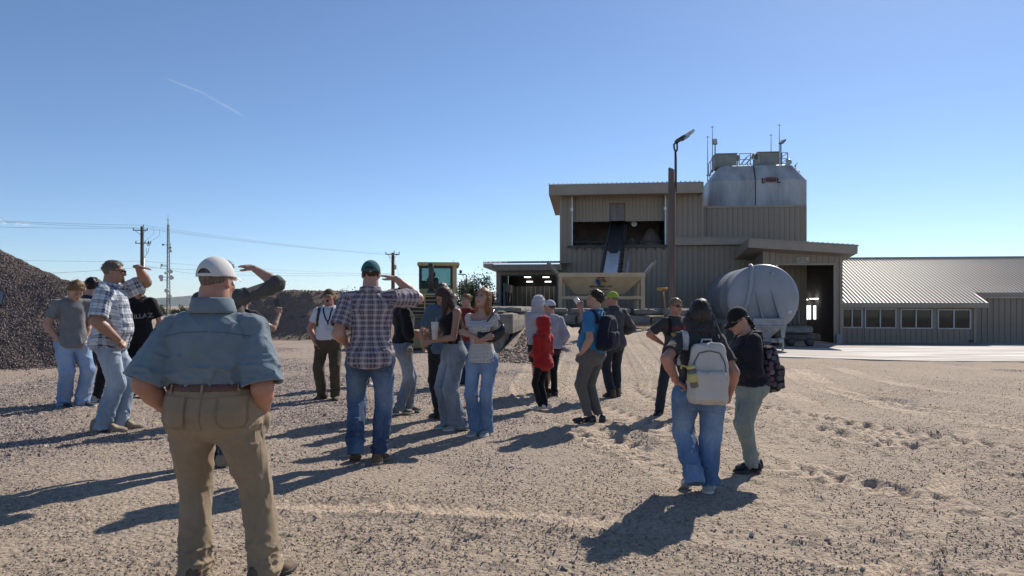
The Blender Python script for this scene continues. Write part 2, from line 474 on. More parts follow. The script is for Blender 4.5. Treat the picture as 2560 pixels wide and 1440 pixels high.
# ---------------------------------------------------------------- loose stones (geometry nodes; the stone is made inside the node tree)
def stones(name, pts, scale, m, label, parent=None, seed=0):
    me = bpy.data.meshes.new(name)
    pts = np.asarray(pts, np.float32)
    me.vertices.add(len(pts)); me.vertices.foreach_set('co', pts.ravel())
    a = me.attributes.new('sz', 'FLOAT', 'POINT'); a.data.foreach_set('value', np.asarray(scale, np.float32))
    o = link(name, me, None, parent)
    ng = bpy.data.node_groups.new(name, 'GeometryNodeTree')
    ng.interface.new_socket('Geometry', in_out='INPUT', socket_type='NodeSocketGeometry')
    ng.interface.new_socket('Geometry', in_out='OUTPUT', socket_type='NodeSocketGeometry')
    N, L = ng.nodes, ng.links
    gi, go = N.new('NodeGroupInput'), N.new('NodeGroupOutput')
    outs = []
    for k in range(3):
        ico = N.new('GeometryNodeMeshIcoSphere'); ico.inputs['Radius'].default_value = 1.0; ico.inputs['Subdivisions'].default_value = 1
        sp = N.new('GeometryNodeSetPosition'); rv = N.new('FunctionNodeRandomValue'); rv.data_type = 'FLOAT_VECTOR'
        rv.inputs[0].default_value = (-0.28,) * 3; rv.inputs[1].default_value = (0.28,) * 3; rv.inputs['Seed'].default_value = k * 7 + 3
        L.new(ico.outputs[0], sp.inputs['Geometry']); L.new(rv.outputs[0], sp.inputs['Offset'])
        sm = N.new('GeometryNodeSetMaterial'); sm.inputs['Material'].default_value = m
        L.new(sp.outputs[0], sm.inputs['Geometry']); outs.append(sm.outputs[0])
    ip = N.new('GeometryNodeInstanceOnPoints')
    g2i = N.new('GeometryNodeGeometryToInstance')
    for s in reversed(outs): L.new(s, g2i.inputs[0])
    L.new(gi.outputs[0], ip.inputs['Points']); L.new(g2i.outputs[0], ip.inputs['Instance'])
    ip.inputs['Pick Instance'].default_value = True
    rr = N.new('FunctionNodeRandomValue'); rr.data_type = 'FLOAT_VECTOR'; rr.inputs[0].default_value = (0, 0, 0); rr.inputs[1].default_value = (6.28,) * 3; rr.inputs['Seed'].default_value = seed
    L.new(rr.outputs[0], ip.inputs['Rotation'])
    na = N.new('GeometryNodeInputNamedAttribute'); na.data_type = 'FLOAT'; na.inputs[0].default_value = 'sz'
    rs = N.new('FunctionNodeRandomValue'); rs.data_type = 'FLOAT_VECTOR'; rs.inputs[0].default_value = (0.7, 0.6, 0.45); rs.inputs[1].default_value = (1.25, 1.0, 0.8); rs.inputs['Seed'].default_value = seed + 1
    vm = N.new('ShaderNodeVectorMath'); vm.operation = 'SCALE'
    L.new(rs.outputs[0], vm.inputs[0]); L.new(na.outputs[0], vm.inputs['Scale'])
    L.new(vm.outputs[0], ip.inputs['Scale']); L.new(ip.outputs[0], go.inputs[0])
    md = o.modifiers.new('stones', 'NODES'); md.node_group = ng
    return tag(o, label, kind='stuff')

def stone_mat(name, rgb, spread=0.5):
    m, N, L, b = nodes_of(name)
    oi = N.new('ShaderNodeObjectInfo'); r = N.new('ShaderNodeValToRGB')
    st = [(0.0, tuple(c * (1 - spread) for c in rgb)), (0.5, rgb), (1.0, tuple(min(0.8, c * (1 + spread)) for c in rgb))]
    r.color_ramp.elements.new(0.5)
    for e, (p, c) in zip(r.color_ramp.elements, st): e.position = p; e.color = (*c, 1)
    L.new(oi.outputs['Random'], r.inputs[0]); L.new(r.outputs[0], b.inputs['Base Color'])
    b.inputs['Roughness'].default_value = 0.85; b.inputs['Specular IOR Level'].default_value = 0.3
    return m
def gzz(x, y): return gz(x, y) + ramp_z(x, y) + ground_detail(x, y)
n = 260000
yy_ = 2.3 + 20 * NP.rand(n) ** 2.0
xx_ = (NP.rand(n) * 2 - 1) * (0.82 * yy_ + 0.8)
ga_ = gravel_amount(xx_, yy_)
keep = NP.rand(n) < np.where(ga_ > 0.3, ga_, 0.06 + 0.25 * sst(0.1, 0.6, n2(xx_, yy_, 0.9, 12.0)))
xx_, yy_, ga_ = xx_[keep], yy_[keep], ga_[keep]
sz_ = 0.0035 + 0.008 * NP.rand(len(xx_)) ** 2.6 + 0.004 * ga_
sz_ *= np.where(NP.rand(len(xx_)) < 0.012, 2.2, 1.0)
zz_ = gzz(xx_, yy_); k_ = NP.rand(len(xx_)) > 1.5 * TRK
xx_, yy_, sz_, zz_ = xx_[k_], yy_[k_], sz_[k_], zz_[k_]
stones('gravel', np.stack([xx_, yy_, zz_ + sz_ * 0.15], 1), sz_, stone_mat('yard stones', (0.30, 0.25, 0.215), 0.6),
       'loose pinkish grey gravel strewn over the dirt yard')

n = 150000
yy_ = 2.3 + 15 * NP.rand(n) ** 1.7
xx_ = (NP.rand(n) * 2 - 1) * (0.80 * yy_ + 0.8)
k_ = NP.rand(n) < sst(-.55, .35, n2(xx_, yy_, 1.3, 51.0) + .4 * n2(xx_, yy_, 4.0, 52.0))
xx_, yy_ = xx_[k_], yy_[k_]
sz_ = 0.003 + 0.0065 * NP.rand(len(xx_)) ** 2.4
zz_ = gzz(xx_, yy_); k_ = NP.rand(len(xx_)) > 1.5 * TRK
xx_, yy_, sz_, zz_ = xx_[k_], yy_[k_], sz_[k_], zz_[k_]
stones('dirt_crumbs', np.stack([xx_, yy_, zz_ + sz_ * 0.25], 1), sz_, stone_mat('dirt crumbs', (0.335, 0.268, 0.205), 0.45),
       'small crumbs of tan dirt lying all over the yard', seed=31)

# ---------------------------------------------------------------- piles
def heap(name, x0, x1, y0, y1, step, hf, m, label, cat, kind=None):
    gx, gy = np.meshgrid(np.arange(x0, x1, step), np.arange(y0, y1, step))
    a, c = gx.ravel(), gy.ravel()
    h = hf(a, c)
    me = np_mesh(name, np.stack([a, c, gz(a, c) + h], 1), (lambda nn, mm: np.stack([(i_ := (np.arange(mm - 1)[:, None] * nn + np.arange(nn - 1)[None]).ravel()), i_ + 1, i_ + nn + 1, i_ + nn], 1))(gx.shape[1], gx.shape[0]))
    o = link(name, me, m)
    return tag(o, label, cat, kind=kind)
def cone(x, y, cx, cy, h, r, p=1.0): return h * np.clip(1 - (np.hypot(x - cx, y - cy) / r) ** p, -0.3, 1)
def dark_pile(x, y):
    wob = 0.3 * n2(x, y, 0.45, 3.3)
    hx = np.interp(x + 0.5 * wob, [-21, -19, -15, -13.4, -12.4, -11.5, -10.65, -9.9, -9.2, -8.4, -7.6, -6.5], [.4, 1.8, 3.5, 3.0, 2.55, 2.14, 1.88, 1.42, .85, .2, -.4, -1.0])
    d = np.sqrt((y - 16.6 + 0.4 * wob) ** 2 + 0.10)
    return hx - 0.76 * d + 0.24 + pile_noise(x, y) + 0.05 * np.abs(n2(x * 1.0, y * 0.35, 1.8, 8.0))
dark = mat('dark crushed stone', (0.14, 0.108, 0.095), 0.9, var=0.3, vs=14, bump=0.9, bs=38, spec=0.2)
hp = heap('gravel_pile', -21, -6.2, 11.8, 24, 0.09, dark_pile, dark, 'tall pile of dark reddish brown crushed stone at the left edge', 'gravel pile')
n = 150000
px_ = -16.5 + 10.2 * NP.rand(n); py_ = 12 + 7 * NP.rand(n)
h_ = dark_pile(px_, py_); k_ = h_ > -0.02 - 0.55 * NP.rand(n) ** 5; h_ = np.maximum(h_, -.004)
px_, py_, h_ = px_[k_], py_[k_], h_[k_]
s_ = 0.010 + 0.016 * NP.rand(len(px_)) ** 1.6
stones('stones', np.stack([px_, py_, gz(px_, py_) + h_ + 0.004], 1), s_, stone_mat('dark pile stones', (0.19, 0.146, 0.127), 0.7), 'dark reddish crushed stones of the pile', parent=hp, seed=5)

def dirt_berm(x, y):
    cx = np.clip(x, -10.9, -9.5)
    d = np.hypot((x - cx) * 0.72, y - 31.5)
    h = 2.3 * sst(1.0, 0.0, (d - 0.9) / 3.3) * (1 + 0.02 * n2(x, y, 0.5))
    h = np.minimum(h, 2.08 + 0.08 * n2(x, y, 0.7, 5.0) + 0.02 * (x + 11))
    er = n2(x, y, 1.6, 9.0) + 0.5 * n2(x, y, 3.6, 2.0)
    lump = np.clip(n2(x, y, 2.6, 6.0) - 0.35, 0, 1) * sst(-13.5, -11.5, x) * sst(-8.6, -10.2, x)
    return h + (0.10 * er + 0.45 * lump) * sst(0.1, 0.9, h) * sst(2.5, 1.6, h) - 0.03
heap('dirt_berm', -18, -4.5, 26.6, 37, 0.09, dirt_berm, dirt_mat('berm dirt', (0.25, 0.188, 0.143), (0.23, 0.18, 0.15), False, False),
     'long brown dirt berm with an eroded face behind the group', 'dirt pile')
n = 4200
bx_, by_ = -15 + 9 * NP.rand(n), 27.3 + 4.2 * NP.rand(n)
hb_ = dirt_berm(bx_, by_); kb_ = hb_ > 0.05
stones('clods', np.stack([bx_, by_, gz(bx_, by_) + hb_], 1)[kb_], (0.02 + 0.05 * NP.rand(n) ** 3)[kb_], stone_mat('berm clods', (0.19, 0.145, 0.115), 0.4), 'clods of brown dirt on the berm face', parent=bpy.data.objects['dirt_berm'], seed=9)

# spill of crushed rock along the foot of the block wall, beside the ramp
n = 9000
sx_, sy_ = -0.7 + 2.9 * NP.rand(n), 17.0 + 12 * NP.rand(n)
xr_ = sx_ - 0.05 - 0.1045 * (sy_ - 19.5)
k_ = (xr_ > np.where(sy_ > 19.4, 0.02, -0.9)) & (xr_ < 1.0 + 0.4 * NP.rand(n))
sx_, sy_ = sx_[k_], sy_[k_]
stones('rock_spill', np.stack([sx_, sy_, gzz(sx_, sy_) + 0.012], 1), 0.014 + 0.035 * NP.rand(len(sx_)) ** 2, stone_mat('spill stones', (0.33, 0.26, 0.20), 0.6), 'tan crushed rock spilled along the concrete block wall', seed=12)

# ---------------------------------------------------------------- concrete apron before the office
m, N, L, b = nodes_of('apron concrete')
tc = N.new('ShaderNodeTexCoord')
mp = N.new('ShaderNodeMapping'); mp.inputs['Rotation'].default_value = (0, 0, 0.25); mp.inputs['Scale'].default_value = (0.12, 1.1, 1)
L.new(tc.outputs['Object'], mp.inputs[0])
nz = N.new('ShaderNodeTexNoise'); nz.inputs['Scale'].default_value = 1.6; nz.inputs['Detail'].default_value = 7; nz.inputs['Distortion'].default_value = 0.6
L.new(mp.outputs[0], nz.inputs['Vector'])
rp = N.new('ShaderNodeValToRGB')
for e, (p_, c_) in zip(rp.color_ramp.elements, ((0.44, (0.24, 0.20, 0.165)), (0.60, (0.52, 0.49, 0.45)))): e.position = p_; e.color = (*c_, 1)
L.new(nz.outputs['Fac'], rp.inputs[0]); L.new(rp.outputs[0], b.inputs['Base Color']); b.inputs['Roughness'].default_value = 0.8
us, ws = np.linspace(AP_U0, 45, 40), np.linspace(AP_W0, 12.0, 30)
U, Wg = np.meshgrid(us, ws)
ax_ = B0[0] + U * math.cos(TH) + Wg * math.sin(TH); ay_ = B0[1] - U * math.sin(TH) + Wg * math.cos(TH)
az_ = gz(ax_, ay_) + 0.035
V = np.stack([ax_.ravel(), ay_.ravel(), az_.ravel()], 1); nn = len(us)
Q = (np.arange(29)[:, None] * nn + np.arange(nn - 1)[None]).ravel(); Q = np.stack([Q, Q + 1, Q + nn + 1, Q + nn], 1)
lowv = V[:nn] - [0, 0, 0.15]; lowl = V[0::nn] - [0, 0, 0.15]
nv = len(V); nr = len(lowl)
Q = np.concatenate([Q, np.stack([np.arange(nn - 1) + nv, np.arange(nn - 1) + nv + 1, np.arange(nn - 1) + 1, np.arange(nn - 1)], 1),
                    np.stack([(np.arange(nr - 1) + 1) * nn, nv + nn + np.arange(nr - 1) + 1, nv + nn + np.arange(nr - 1), np.arange(nr - 1) * nn], 1)])
tag(link('concrete_apron', np_mesh('concrete_apron', np.concatenate([V, lowv, lowl]), Q, False), m), 'bright concrete slab with dirty wheel marks before the office', kind='structure')

# ---------------------------------------------------------------- far land
def ridge(name, y, x0, x1, hf, m, label):
    n_ = 160
    xx = np.linspace(x0, x1, n_); Vv = []
    for t in np.linspace(0, 1, 8):
        Vv.append(np.stack([xx, np.full(n_, y + 1800 * t), -6 + hf(xx) * math.sin(math.pi * min(0.5, t * 0.5) ) * (1 + 0.12 * n2(xx, np.full(n_, t * 900.), 0.004))], 1))
    Vv = np.concatenate(Vv); i_ = (np.arange(7)[:, None] * n_ + np.arange(n_ - 1)[None]).ravel()
    tag(link(name, np_mesh(name, Vv, np.stack([i_, i_ + 1, i_ + n_ + 1, i_ + n_], 1)), m), label, kind='structure')
fk = 9000 / F
ridge('hills', 9000, -9500, 9000, lambda a: 12 + 150 * np.clip(np.exp(-((a + 5100) / 1100) ** 2) + 0.42 * np.exp(-((a + 2700) / 1100) ** 2) + 0.05 + 0.12 * n2(a, a * 0, 0.0011), 0.1, 2),
      mat('far woodland', (0.065, 0.085, 0.07), 0.95, var=0.3, vs=0.01), 'low blue wooded hills far across the plain')
# ---------------------------------------------------------------- buildings (local axes: x along the front, y to the back)
SID = mat('tan metal siding', (0.30, 0.245, 0.19), 0.45, var=0.13, vs=1.3, spec=0.4, bump=0.03, bs=3, stretch=(1, 1, .12))
SID2 = mat('upper tan siding', (0.35, 0.288, 0.225), 0.45, var=0.13, vs=1.3, spec=0.4, bump=0.03, bs=3, stretch=(1, 1, .12))
TRIM = mat('tan trim', (0.32, 0.262, 0.205), 0.45, var=0.06, vs=1.5)
SOFF = mat('soffit panel', (0.42, 0.36, 0.28), 0.5, var=0.05)
ROOFM = mat('galvalume roof', (0.33, 0.305, 0.285), 0.6, 0.15, var=0.12, vs=0.5, stretch=(1, 0.1, 0.1))
ROOFD = mat('roof rib', (0.34, 0.32, 0.30), 0.5, 0.25, var=0.1)
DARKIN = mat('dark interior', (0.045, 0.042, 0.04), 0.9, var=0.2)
INWALL = mat('interior wall', (0.20, 0.19, 0.175), 0.8, var=0.12, vs=1.0)
STEEL = mat('galvanised steel', (0.42, 0.43, 0.43), 0.45, 0.6, var=0.15, vs=4)
DSTEEL = mat('dark steel', (0.075, 0.072, 0.072), 0.5, 0.4, var=0.2)
CONC = mat('block concrete', (0.235, 0.212, 0.185), 0.92, var=0.2, vs=2.4, bump=0.45, bs=22, spec=0.2)
LAMP = mat('lit ceiling lamp', (0.9, 0.9, 0.85), 0.5, emit=((1.0, 0.96, 0.88), 4.0))
GLASS = None
def glass_mat(f_=.45, tc_=(0.55, 0.6, 0.6)):
    m, N, L, b = nodes_of('window glass')
    b.inputs['Base Color'].default_value = (0.03, 0.035, 0.04, 1); b.inputs['Roughness'].default_value = 0.04
    b.inputs['Specular IOR Level'].default_value = 0.8
    tr = N.new('ShaderNodeBsdfTransparent'); tr.inputs[0].default_value = (*tc_, 1)
    mx = N.new('ShaderNodeMixShader'); mx.inputs[0].default_value = f_
    L.new(tr.outputs[0], mx.inputs[1]); L.new(b.outputs[0], mx.inputs[2])
    L.new(mx.outputs[0], N['Material Output'].inputs[0])
    return m
GLASS = glass_mat()

def bthing(name, label, cat, u=0.0, w=0.0, z=0.0, group=None):
    return thing(name, label, cat, BW(u, w, z), -TH, group)

SIDE_ME = {}
def siding(root, u0, u1, w, z0, z1, pitch=0.29, m=None, name='siding_panel', zf=None):
    """a wall of ribbed sheets, each sheet a part; root-local coordinates; zf(u) gives a sloping top"""
    m = m or SID
    n = max(1, round((u1 - u0) / pitch)); p = (u1 - u0) / n
    for i in range(n):
        a = u0 + i * p
        za, zb = (zf(a), zf(a + p)) if zf else (z1, z1)
        key = (round(p, 3), round(za - z0, 2), round(zb - z0, 2), m.name)
        if key not in SIDE_ME:
            q = MB(); r = 0.028
            prof = [(0, 0), (0.018, -r), (0.05, -r), (0.068, 0), (p - 0.004, 0)]
            top = [za - z0 + (zb - za) * t / p for t, _ in prof]
            vs = [(t, d, 0) for t, d in prof] + [(t, d, tp) for (t, d), tp in zip(prof, top)]
            vs += [(t, 0.03, 0) for t in (0, p - 0.004)] + [(0, 0.03, top[0]), (p - 0.004, 0.03, top[-1])]
            q.add(vs, [(j, j + 1, j + 6, j + 5) for j in range(4)] + [(5, 6, 7, 8, 9, 13, 12), (10, 11, 4, 3, 2, 1, 0), (11, 10, 12, 13), (10, 0, 5, 12), (4, 11, 13, 9)])
            SIDE_ME[key] = q.mesh(name); SIDE_ME[key].materials.append(m)
        link(name, SIDE_ME[key], None, root, (a, w, z0))

def sidewall(root, u, w0, w1, z0, z1, m=None, pitch=0.3, name='side_panel', out=-1):
    m = m or SID
    n = max(1, round((w1 - w0) / pitch)); p = (w1 - w0) / n
    q = MB().box(-0.015, 0.015, 0, p - 0.005, 0, z1 - z0)
    q.box(*((-0.045, -0.016) if out < 0 else (0.016, 0.045)), 0.02, 0.06, 0.002, z1 - z0 - 0.002)
    me = q.mesh(name); me.materials.append(m)
    for i in range(n): link(name, me, None, root, (u, w0 + i * p, z0))

# ---- main plant building
ZB = -0.9
u_r, z_tr = BL(1757, 455, -0.9)
plant = bthing('plant_building', 'tall tan metal sided plant building with a conveyor running into its upper opening', 'building')
uo0, zo1 = BL(1428, 553, 0.0); uo1, zo0 = BL(1665, 612, 0.0); zp1 = BL(1428, 486, 0)[1]
ul = 0.0; ur = BL(1757, 500, 0.0)[0]
z_top = 8.05
siding(plant, 0.0, uo0, 0.0, ZB, z_top)                                   # left strip
siding(plant, uo0, uo1, 0.0, ZB, zo0)                                     # under the opening
siding(plant, uo1, ur, 0.0, ZB, z_top)                                    # right of the opening
ud0, zd1 = BL(1523, 508, 0.35); ud1, zd0 = BL(1563, 551, 0.35)
siding(plant, uo0 + 0.05, ud0, 0.35, zo1, z_top - 0.05, pitch=0.2, m=SID2)   # recessed light panels above the opening
siding(plant, ud1, uo1 - 0.05, 0.35, zo1, z_top - 0.05, pitch=0.2, m=SID2)
siding(plant, ud0, ud1, 0.35, zd1, z_top - 0.05, pitch=0.2, m=SID2)
MB().box(ud0, ud1, 0.5, 0.53, zd0, zd1).box(ud0 + 0.25, ud0 + 0.4, 0.46, 0.49, zd0, zd1).box(ud0 + 0.55, ud0 + 0.62, 0.46, 0.49, zd0, zd1).build('strip_curtain', mat('strip curtain', (0.20, 0.17, 0.16), 0.4, var=0.2, vs=6, stretch=(1, 1, 0.1)), plant)
MB().box(uo0 - 0.06, uo0, -0.06, 0.4, zo0, z_top).box(uo1, uo1 + 0.06, -0.06, 0.4, zo0, z_top).box(uo0 - 0.06, uo1 + 0.06, -0.06, 0.36, z_top, z_top + 0.12).build('opening_trim', TRIM, plant)
MB().box(uo0 - 0.2, uo1 + 0.12, -0.14, 0.1, zo0 - 0.14, zo0 - 0.002).build('opening_sill', DSTEEL, plant)
for i in range(11):
    MB().box(0, 0.07, -0.16, -0.03, -0.14, 0).build('sill_bracket', DSTEEL, plant, (uo0 + 0.25 + i * (uo1 - uo0 - 0.4) / 10, 0, zo0 - 0.145))
for uu in (uo0 + 0.02, uo1 - 0.08):      # pale door tracks
    MB().box(uu, uu + 0.07, -0.1, -0.05, zo0 - 0.1, z_top - 0.05).box(uu - 0.06, uu + 0.1, -0.12, -0.04, z_top - 1.0, z_top - 0.85).build('door_track', mat('pale track', (0.62, 0.62, 0.62), 0.4, 0.3), plant)
# room behind the opening
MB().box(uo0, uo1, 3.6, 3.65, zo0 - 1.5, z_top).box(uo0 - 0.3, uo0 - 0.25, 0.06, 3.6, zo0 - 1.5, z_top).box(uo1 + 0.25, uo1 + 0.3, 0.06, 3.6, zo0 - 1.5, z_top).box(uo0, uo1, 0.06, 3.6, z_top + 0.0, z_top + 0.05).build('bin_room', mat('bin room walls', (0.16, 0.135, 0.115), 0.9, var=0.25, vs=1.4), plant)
MB().box(uo0, uo1, 0.06, 3.58, zo0 - 1.5, zo0 - 1.45).build('room_floor', DARKIN, plant)
q = MB()
for uu in np.linspace(uo0 + 0.3, uo1 - 0.3, 7): q.box(uu, uu + 0.07, 1.2, 1.27, zo0 - 1.4, zo0 + 0.5)
q.box(uo0, uo1, 1.2, 1.25, zo0 + 0.3, zo0 + 0.36); q.build('guard_rail', DSTEEL, plant)
def sand(cx, r, h, nm):
    pr = [(max(.01, r * t), h * (.5 + .5 * math.cos(math.pi * t ** .9))) for t in np.linspace(0, 1, 9)][::-1]
    MB().lathe(pr, 28, 'z', (cx, 2.0, zo0 - 0.9)).build(nm, mat('heaped sand', (0.24, 0.205, 0.165), 0.95, var=0.15, vs=3, bump=0.4, bs=20), plant)
sand(BL(1627, 600, 2.0)[0], 1.7, 2.1, 'sand_heap'); sand(BL(1578, 600, 2.0)[0], 1.2, 1.55, 'sand_heap')
# roof, fascia and the deep soffit on the left
uA, zA = BL(1372, 463, -1.0); uB, zB_ = BL(1759, 455, -1.0)
fz = 0.55
MB().box(uA, uB, -1.03, -1.0, zA - fz, zA).build('fascia', TRIM, plant)
MB().box(uA + 0.02, uB, -1.07, -1.032, zA - fz - 0.03, zA - fz + 0.02).build('fascia_lip', TRIM, plant)
MB().box(uB - 0.03, uB, -0.99, 8, zA - fz, zA).build('fascia', TRIM, plant)
nr = 34
me = MB().box(0, (uB - uA) / nr - 0.01, -1.05, 8.0, 0, 0.03).box(0, 0.05, -1.05, 8.0, 0.031, 0.09).mesh('roof_panel'); me.materials.append(ROOFD)
for i in range(nr): link('roof_panel', me, None, plant, (uA + i * (uB - uA) / nr, 0, zA + 0.004))
ns = 26
for i in range(ns):
    w0 = -0.98 + i * 9.0 / ns
    MB().box(uA + 0.03, uB - 0.05 if w0 < -0.3 else -0.02, 0, 9.0 / ns - 0.03, 0, 0.02).box(uA + 0.03, -0.02, 9.0 / ns - 0.05, 9.0 / ns - 0.02, -0.02, -0.001).build('soffit_board', SOFF, plant, (0, w0, zA - fz + 0.03))
MB().box(uA, uA + 0.03, -0.99, 8.0, zA - fz, zA).build('fascia', TRIM, plant)
sidewall(plant, 0.0, 0.05, 8.0, ZB, z_top)
MB().box(-0.06, 0.10, -0.06, -0.03, ZB, z_top).build('corner_trim', TRIM, plant)
MB().box(ur - 0.08, ur + 0.03, -0.06, -0.03, ZB, z_top).build('corner_trim', TRIM, plant)
MB().box(0.02, ur, -0.02, 0.0, z_top, zA - fz + 0.03).build('header', TRIM, plant)
MB().box(0.05, ur - 0.05, 8.0, 8.05, ZB, zA - 0.1).build('rear_wall', SID, plant)
MB().box(ur - 0.03, ur, 0.04, 8.0, ZB, zA - 0.05).build('end_wall', SID, plant)
MB().box(uo1 - 0.05, uo1 + 0.03, -0.1, -0.06, ZB, zo0 - 0.2).build('downpipe', TRIM, plant, (-4.35, 0, 0))

# ---- annex on the right, carrying the silo
ann = bthing('annex_building', 'lower tan metal annex under the white silo', 'building')
u1a, z1a = BL(2013, 512, 0.6); u0a = ur + 0.02
siding(ann, u0a, u1a, 0.6, ZB, z1a - 0.1, pitch=0.29)
MB().box(u0a, u1a + 0.05, 0.53, 0.57, z1a - 0.12, z1a).build('parapet_trim', TRIM, ann)
MB().box(u1a - 0.02, u1a + 0.06, 0.52, 0.58, ZB, z1a - 0.12).build('corner_trim', TRIM, ann)
MB().box(u0a, u1a, 0.62, 7.5, z1a - 0.1, z1a - 0.03).build('roof', ROOFM, ann)
MB().box(u0a, u1a, 7.4, 7.5, ZB, z1a - 0.12).build('rear_wall', SID, ann)
MB().box(u1a - 0.05, u1a, 0.66, 7.38, ZB, z1a - 0.12).build('end_wall', SID, ann)
ul0, zl1 = BL(1686, 595, -0.5); ul1, zl0 = BL(1872, 611, -0.5)
MB().box(ul0 + 0.02, ul1, -0.52, -0.5, zl0, zl1).build('fascia', TRIM, ann)
MB().box(ul0, ul1, -0.56, 0.55, zl1 + 0.004, zl1 + 0.05).build('lower_roof', ROOFM, ann)
MB().box(ul0, ul1, -0.49, -0.06, zl0 + 0.02, zl0 + 0.05).build('soffit', SOFF, ann)
siding(ann, ur + 0.03, BL(1912, 700, -0.02)[0], -0.02, ZB, zl0)

# ---- white silo with its tower top
uc0, uc1 = BL(1760, 480, 4.0)[0], BL(1997, 480, 4.0)[0]
rs = (uc1 - uc0) / 2; ucs = (uc0 + uc1) / 2; zs0 = z1a - 0.25
zsh = BL(1997, 463, 4.0)[1]; zst = BL(1880, 427, 4.0)[1]; rt = (BL(1967, 430, 4)[0] - BL(1787, 430, 4)[0]) / 2
SILO = mat('silo white paint', (0.40, 0.415, 0.43), 0.45, var=0.10, vs=1.6, dirt=(0.24, 0.245, 0.25), stretch=(1, 1, 0.25))
silo = bthing('cement_silo', 'white round cement silo with sloping shoulders rising above the annex', 'silo', ucs, 4.0, zs0)
H1, H2 = zsh - zs0, zst - zs0
def oct_ring(r, n=48, fl=0.72):
    """round-cornered drum outline: flat front, rounded corners"""
    out = []
    for k in range(n):
        a = 2 * math.pi * k / n; c_, s_ = math.cos(a), math.sin(a)
        e = 2 / 9.0
        out.append((r * math.copysign(abs(c_) ** e, c_), r * fl * math.copysign(abs(s_) ** e, s_)))
    return out
q = MB(); nk = 48; vs = []
for r_, zz in ((rs, 0), (rs, H1), (rt * 1.0, H2), (rt * 0.9, H2 + 0.06)): vs += [(a, b_, zz) for a, b_ in oct_ring(r_)]
q.add(vs, [(i * nk + k, i * nk + (k + 1) % nk, (i + 1) * nk + (k + 1) % nk, (i + 1) * nk + k) for i in range(3) for k in range(nk)] + [tuple(range(3 * nk, 4 * nk))])
q.build('drum', SILO, silo)
fy = -rs * 0.72
MB().box(-0.03, 0.03, fy - 0.02, fy + 0.02, 0.05, H1 - 0.02).build('seam', DSTEEL, silo, (BL(1868, 470, 4)[0] - ucs, 0, 0))
MB().plate([(-0.03, fy - 0.015, H1), (0.03, fy - 0.015, H1), (0.03, -rt * 0.72 - 0.015, H2), (-0.03, -rt * 0.72 - 0.015, H2)], (0, -0.02, 0.02)).build('seam', DSTEEL, silo, (BL(1868, 470, 4)[0] - ucs, 0, 0))

def text_mesh(txt, size, depth=0.004, align='CENTER', bold=0.0):
    c = bpy.data.curves.new('t', 'FONT'); c.body = txt; c.size = size; c.extrude = depth; c.align_x = align; c.offset = bold; c.resolution_u = 3
    o = bpy.data.objects.new('t', c); COL.objects.link(o)
    dg = bpy.context.evaluated_depsgraph_get(); dg.update()
    me = bpy.data.meshes.new_from_object(o.evaluated_get(dg))
    bpy.data.objects.remove(o); me.materials.clear()
    return me
def text(name, txt, size, m, parent, loc, rot=(math.pi / 2, 0, 0), depth=0.004, align='CENTER', bold=0.0):
    return link(name, text_mesh(txt, size, depth, align, bold), m, parent, loc, rot)
INK = mat('black print', (0.03, 0.03, 0.032), 0.6, var=0.05)
RED = mat('faded red print', (0.26, 0.10, 0.105), 0.6, var=0.1)
lu = BL(1915, 450, 3.0)[0] - ucs; lz = BL(1915, 450, 2.0)[1] - zs0
q = MB(); q.add([(0.44 * math.cos(t), -0.012, 0.17 * math.sin(t)) for t in np.linspace(0, 2 * math.pi, 28, endpoint=False)] + [(0.44 * math.cos(t), 0.012, 0.17 * math.sin(t)) for t in np.linspace(0, 2 * math.pi, 28, endpoint=False)],
          [tuple(range(28))] + [(k, k + 28, (k + 1) % 28 + 28, (k + 1) % 28) for k in range(28)])
ys_ = fy * 1.0 - 0.02
q.build('logo_oval', RED, silo, (lu, ys_ + 0.0, lz))
text('logo_letters', 'iddel', 0.29, INK, silo, (lu, ys_ - 0.018, lz - 0.1), bold=0.012)
text('logo_letters', 'L', 0.42, INK, silo, (lu - 0.44, ys_ - 0.018, lz - 0.2), bold=0.015)
text('logo_letters', 'L', 0.42, INK, silo, (lu + 0.44, ys_ - 0.018, lz - 0.2), bold=0.015)

# tower top: filters, rails, lamps, rods (each a thing standing on the silo)
ztop = zst + 0.06
def top_u(px): return BL(px, 427, 4.0)[0]
GREYP = mat('grey filter paint', (0.25, 0.255, 0.235), 0.6, var=0.1, vs=2)
for (a, b_, py, lab) in ((1784, 1837, 389, 'left grey dust filter box on the white silo'), (1888, 1941, 385, 'right grey dust filter box on the white silo')):
    ua, ub = top_u(a), top_u(b_); hh = BL(a, py, 4.0)[1] - ztop
    t = bthing('dust_filter', lab, 'filter', (ua + ub) / 2, 4.0, ztop, 'dust filters on the silo'); hw = (ub - ua) / 2
    MB().box(-hw, hw, -0.6, 0.6, 0.08, hh - 0.05, 0.03).build('housing', GREYP, t)
    MB().box(-hw - 0.03, hw + 0.03, -0.64, 0.64, hh - 0.05, hh).build('lid', GREYP, t)
    MB().box(-hw + 0.08, hw - 0.08, -0.625, -0.601, 0.3, hh - 0.3).build('service_door', GREYP, t)
    MB().lathe([(hw * 0.9, 0), (hw * 0.9, 0.08)], 24).build('base_ring', GREYP, t)
    sg = 1 if a < 1850 else -1
    MB().lathe([(0.10, 0), (0.19, 0.05), (0.19, 0.22), (0.1, 0.26)], 16, 'x', (sg * hw if sg > 0 else -hw - 0.26, -0.2, hh - 0.22)).build('fan', GREYP, t)
    MB().tube([(sg * (hw + 0.13), -0.2, hh - 0.4), (sg * (hw + 0.13), -0.2, 0.05)], 0.03, 6).build('hose', DSTEEL, t)
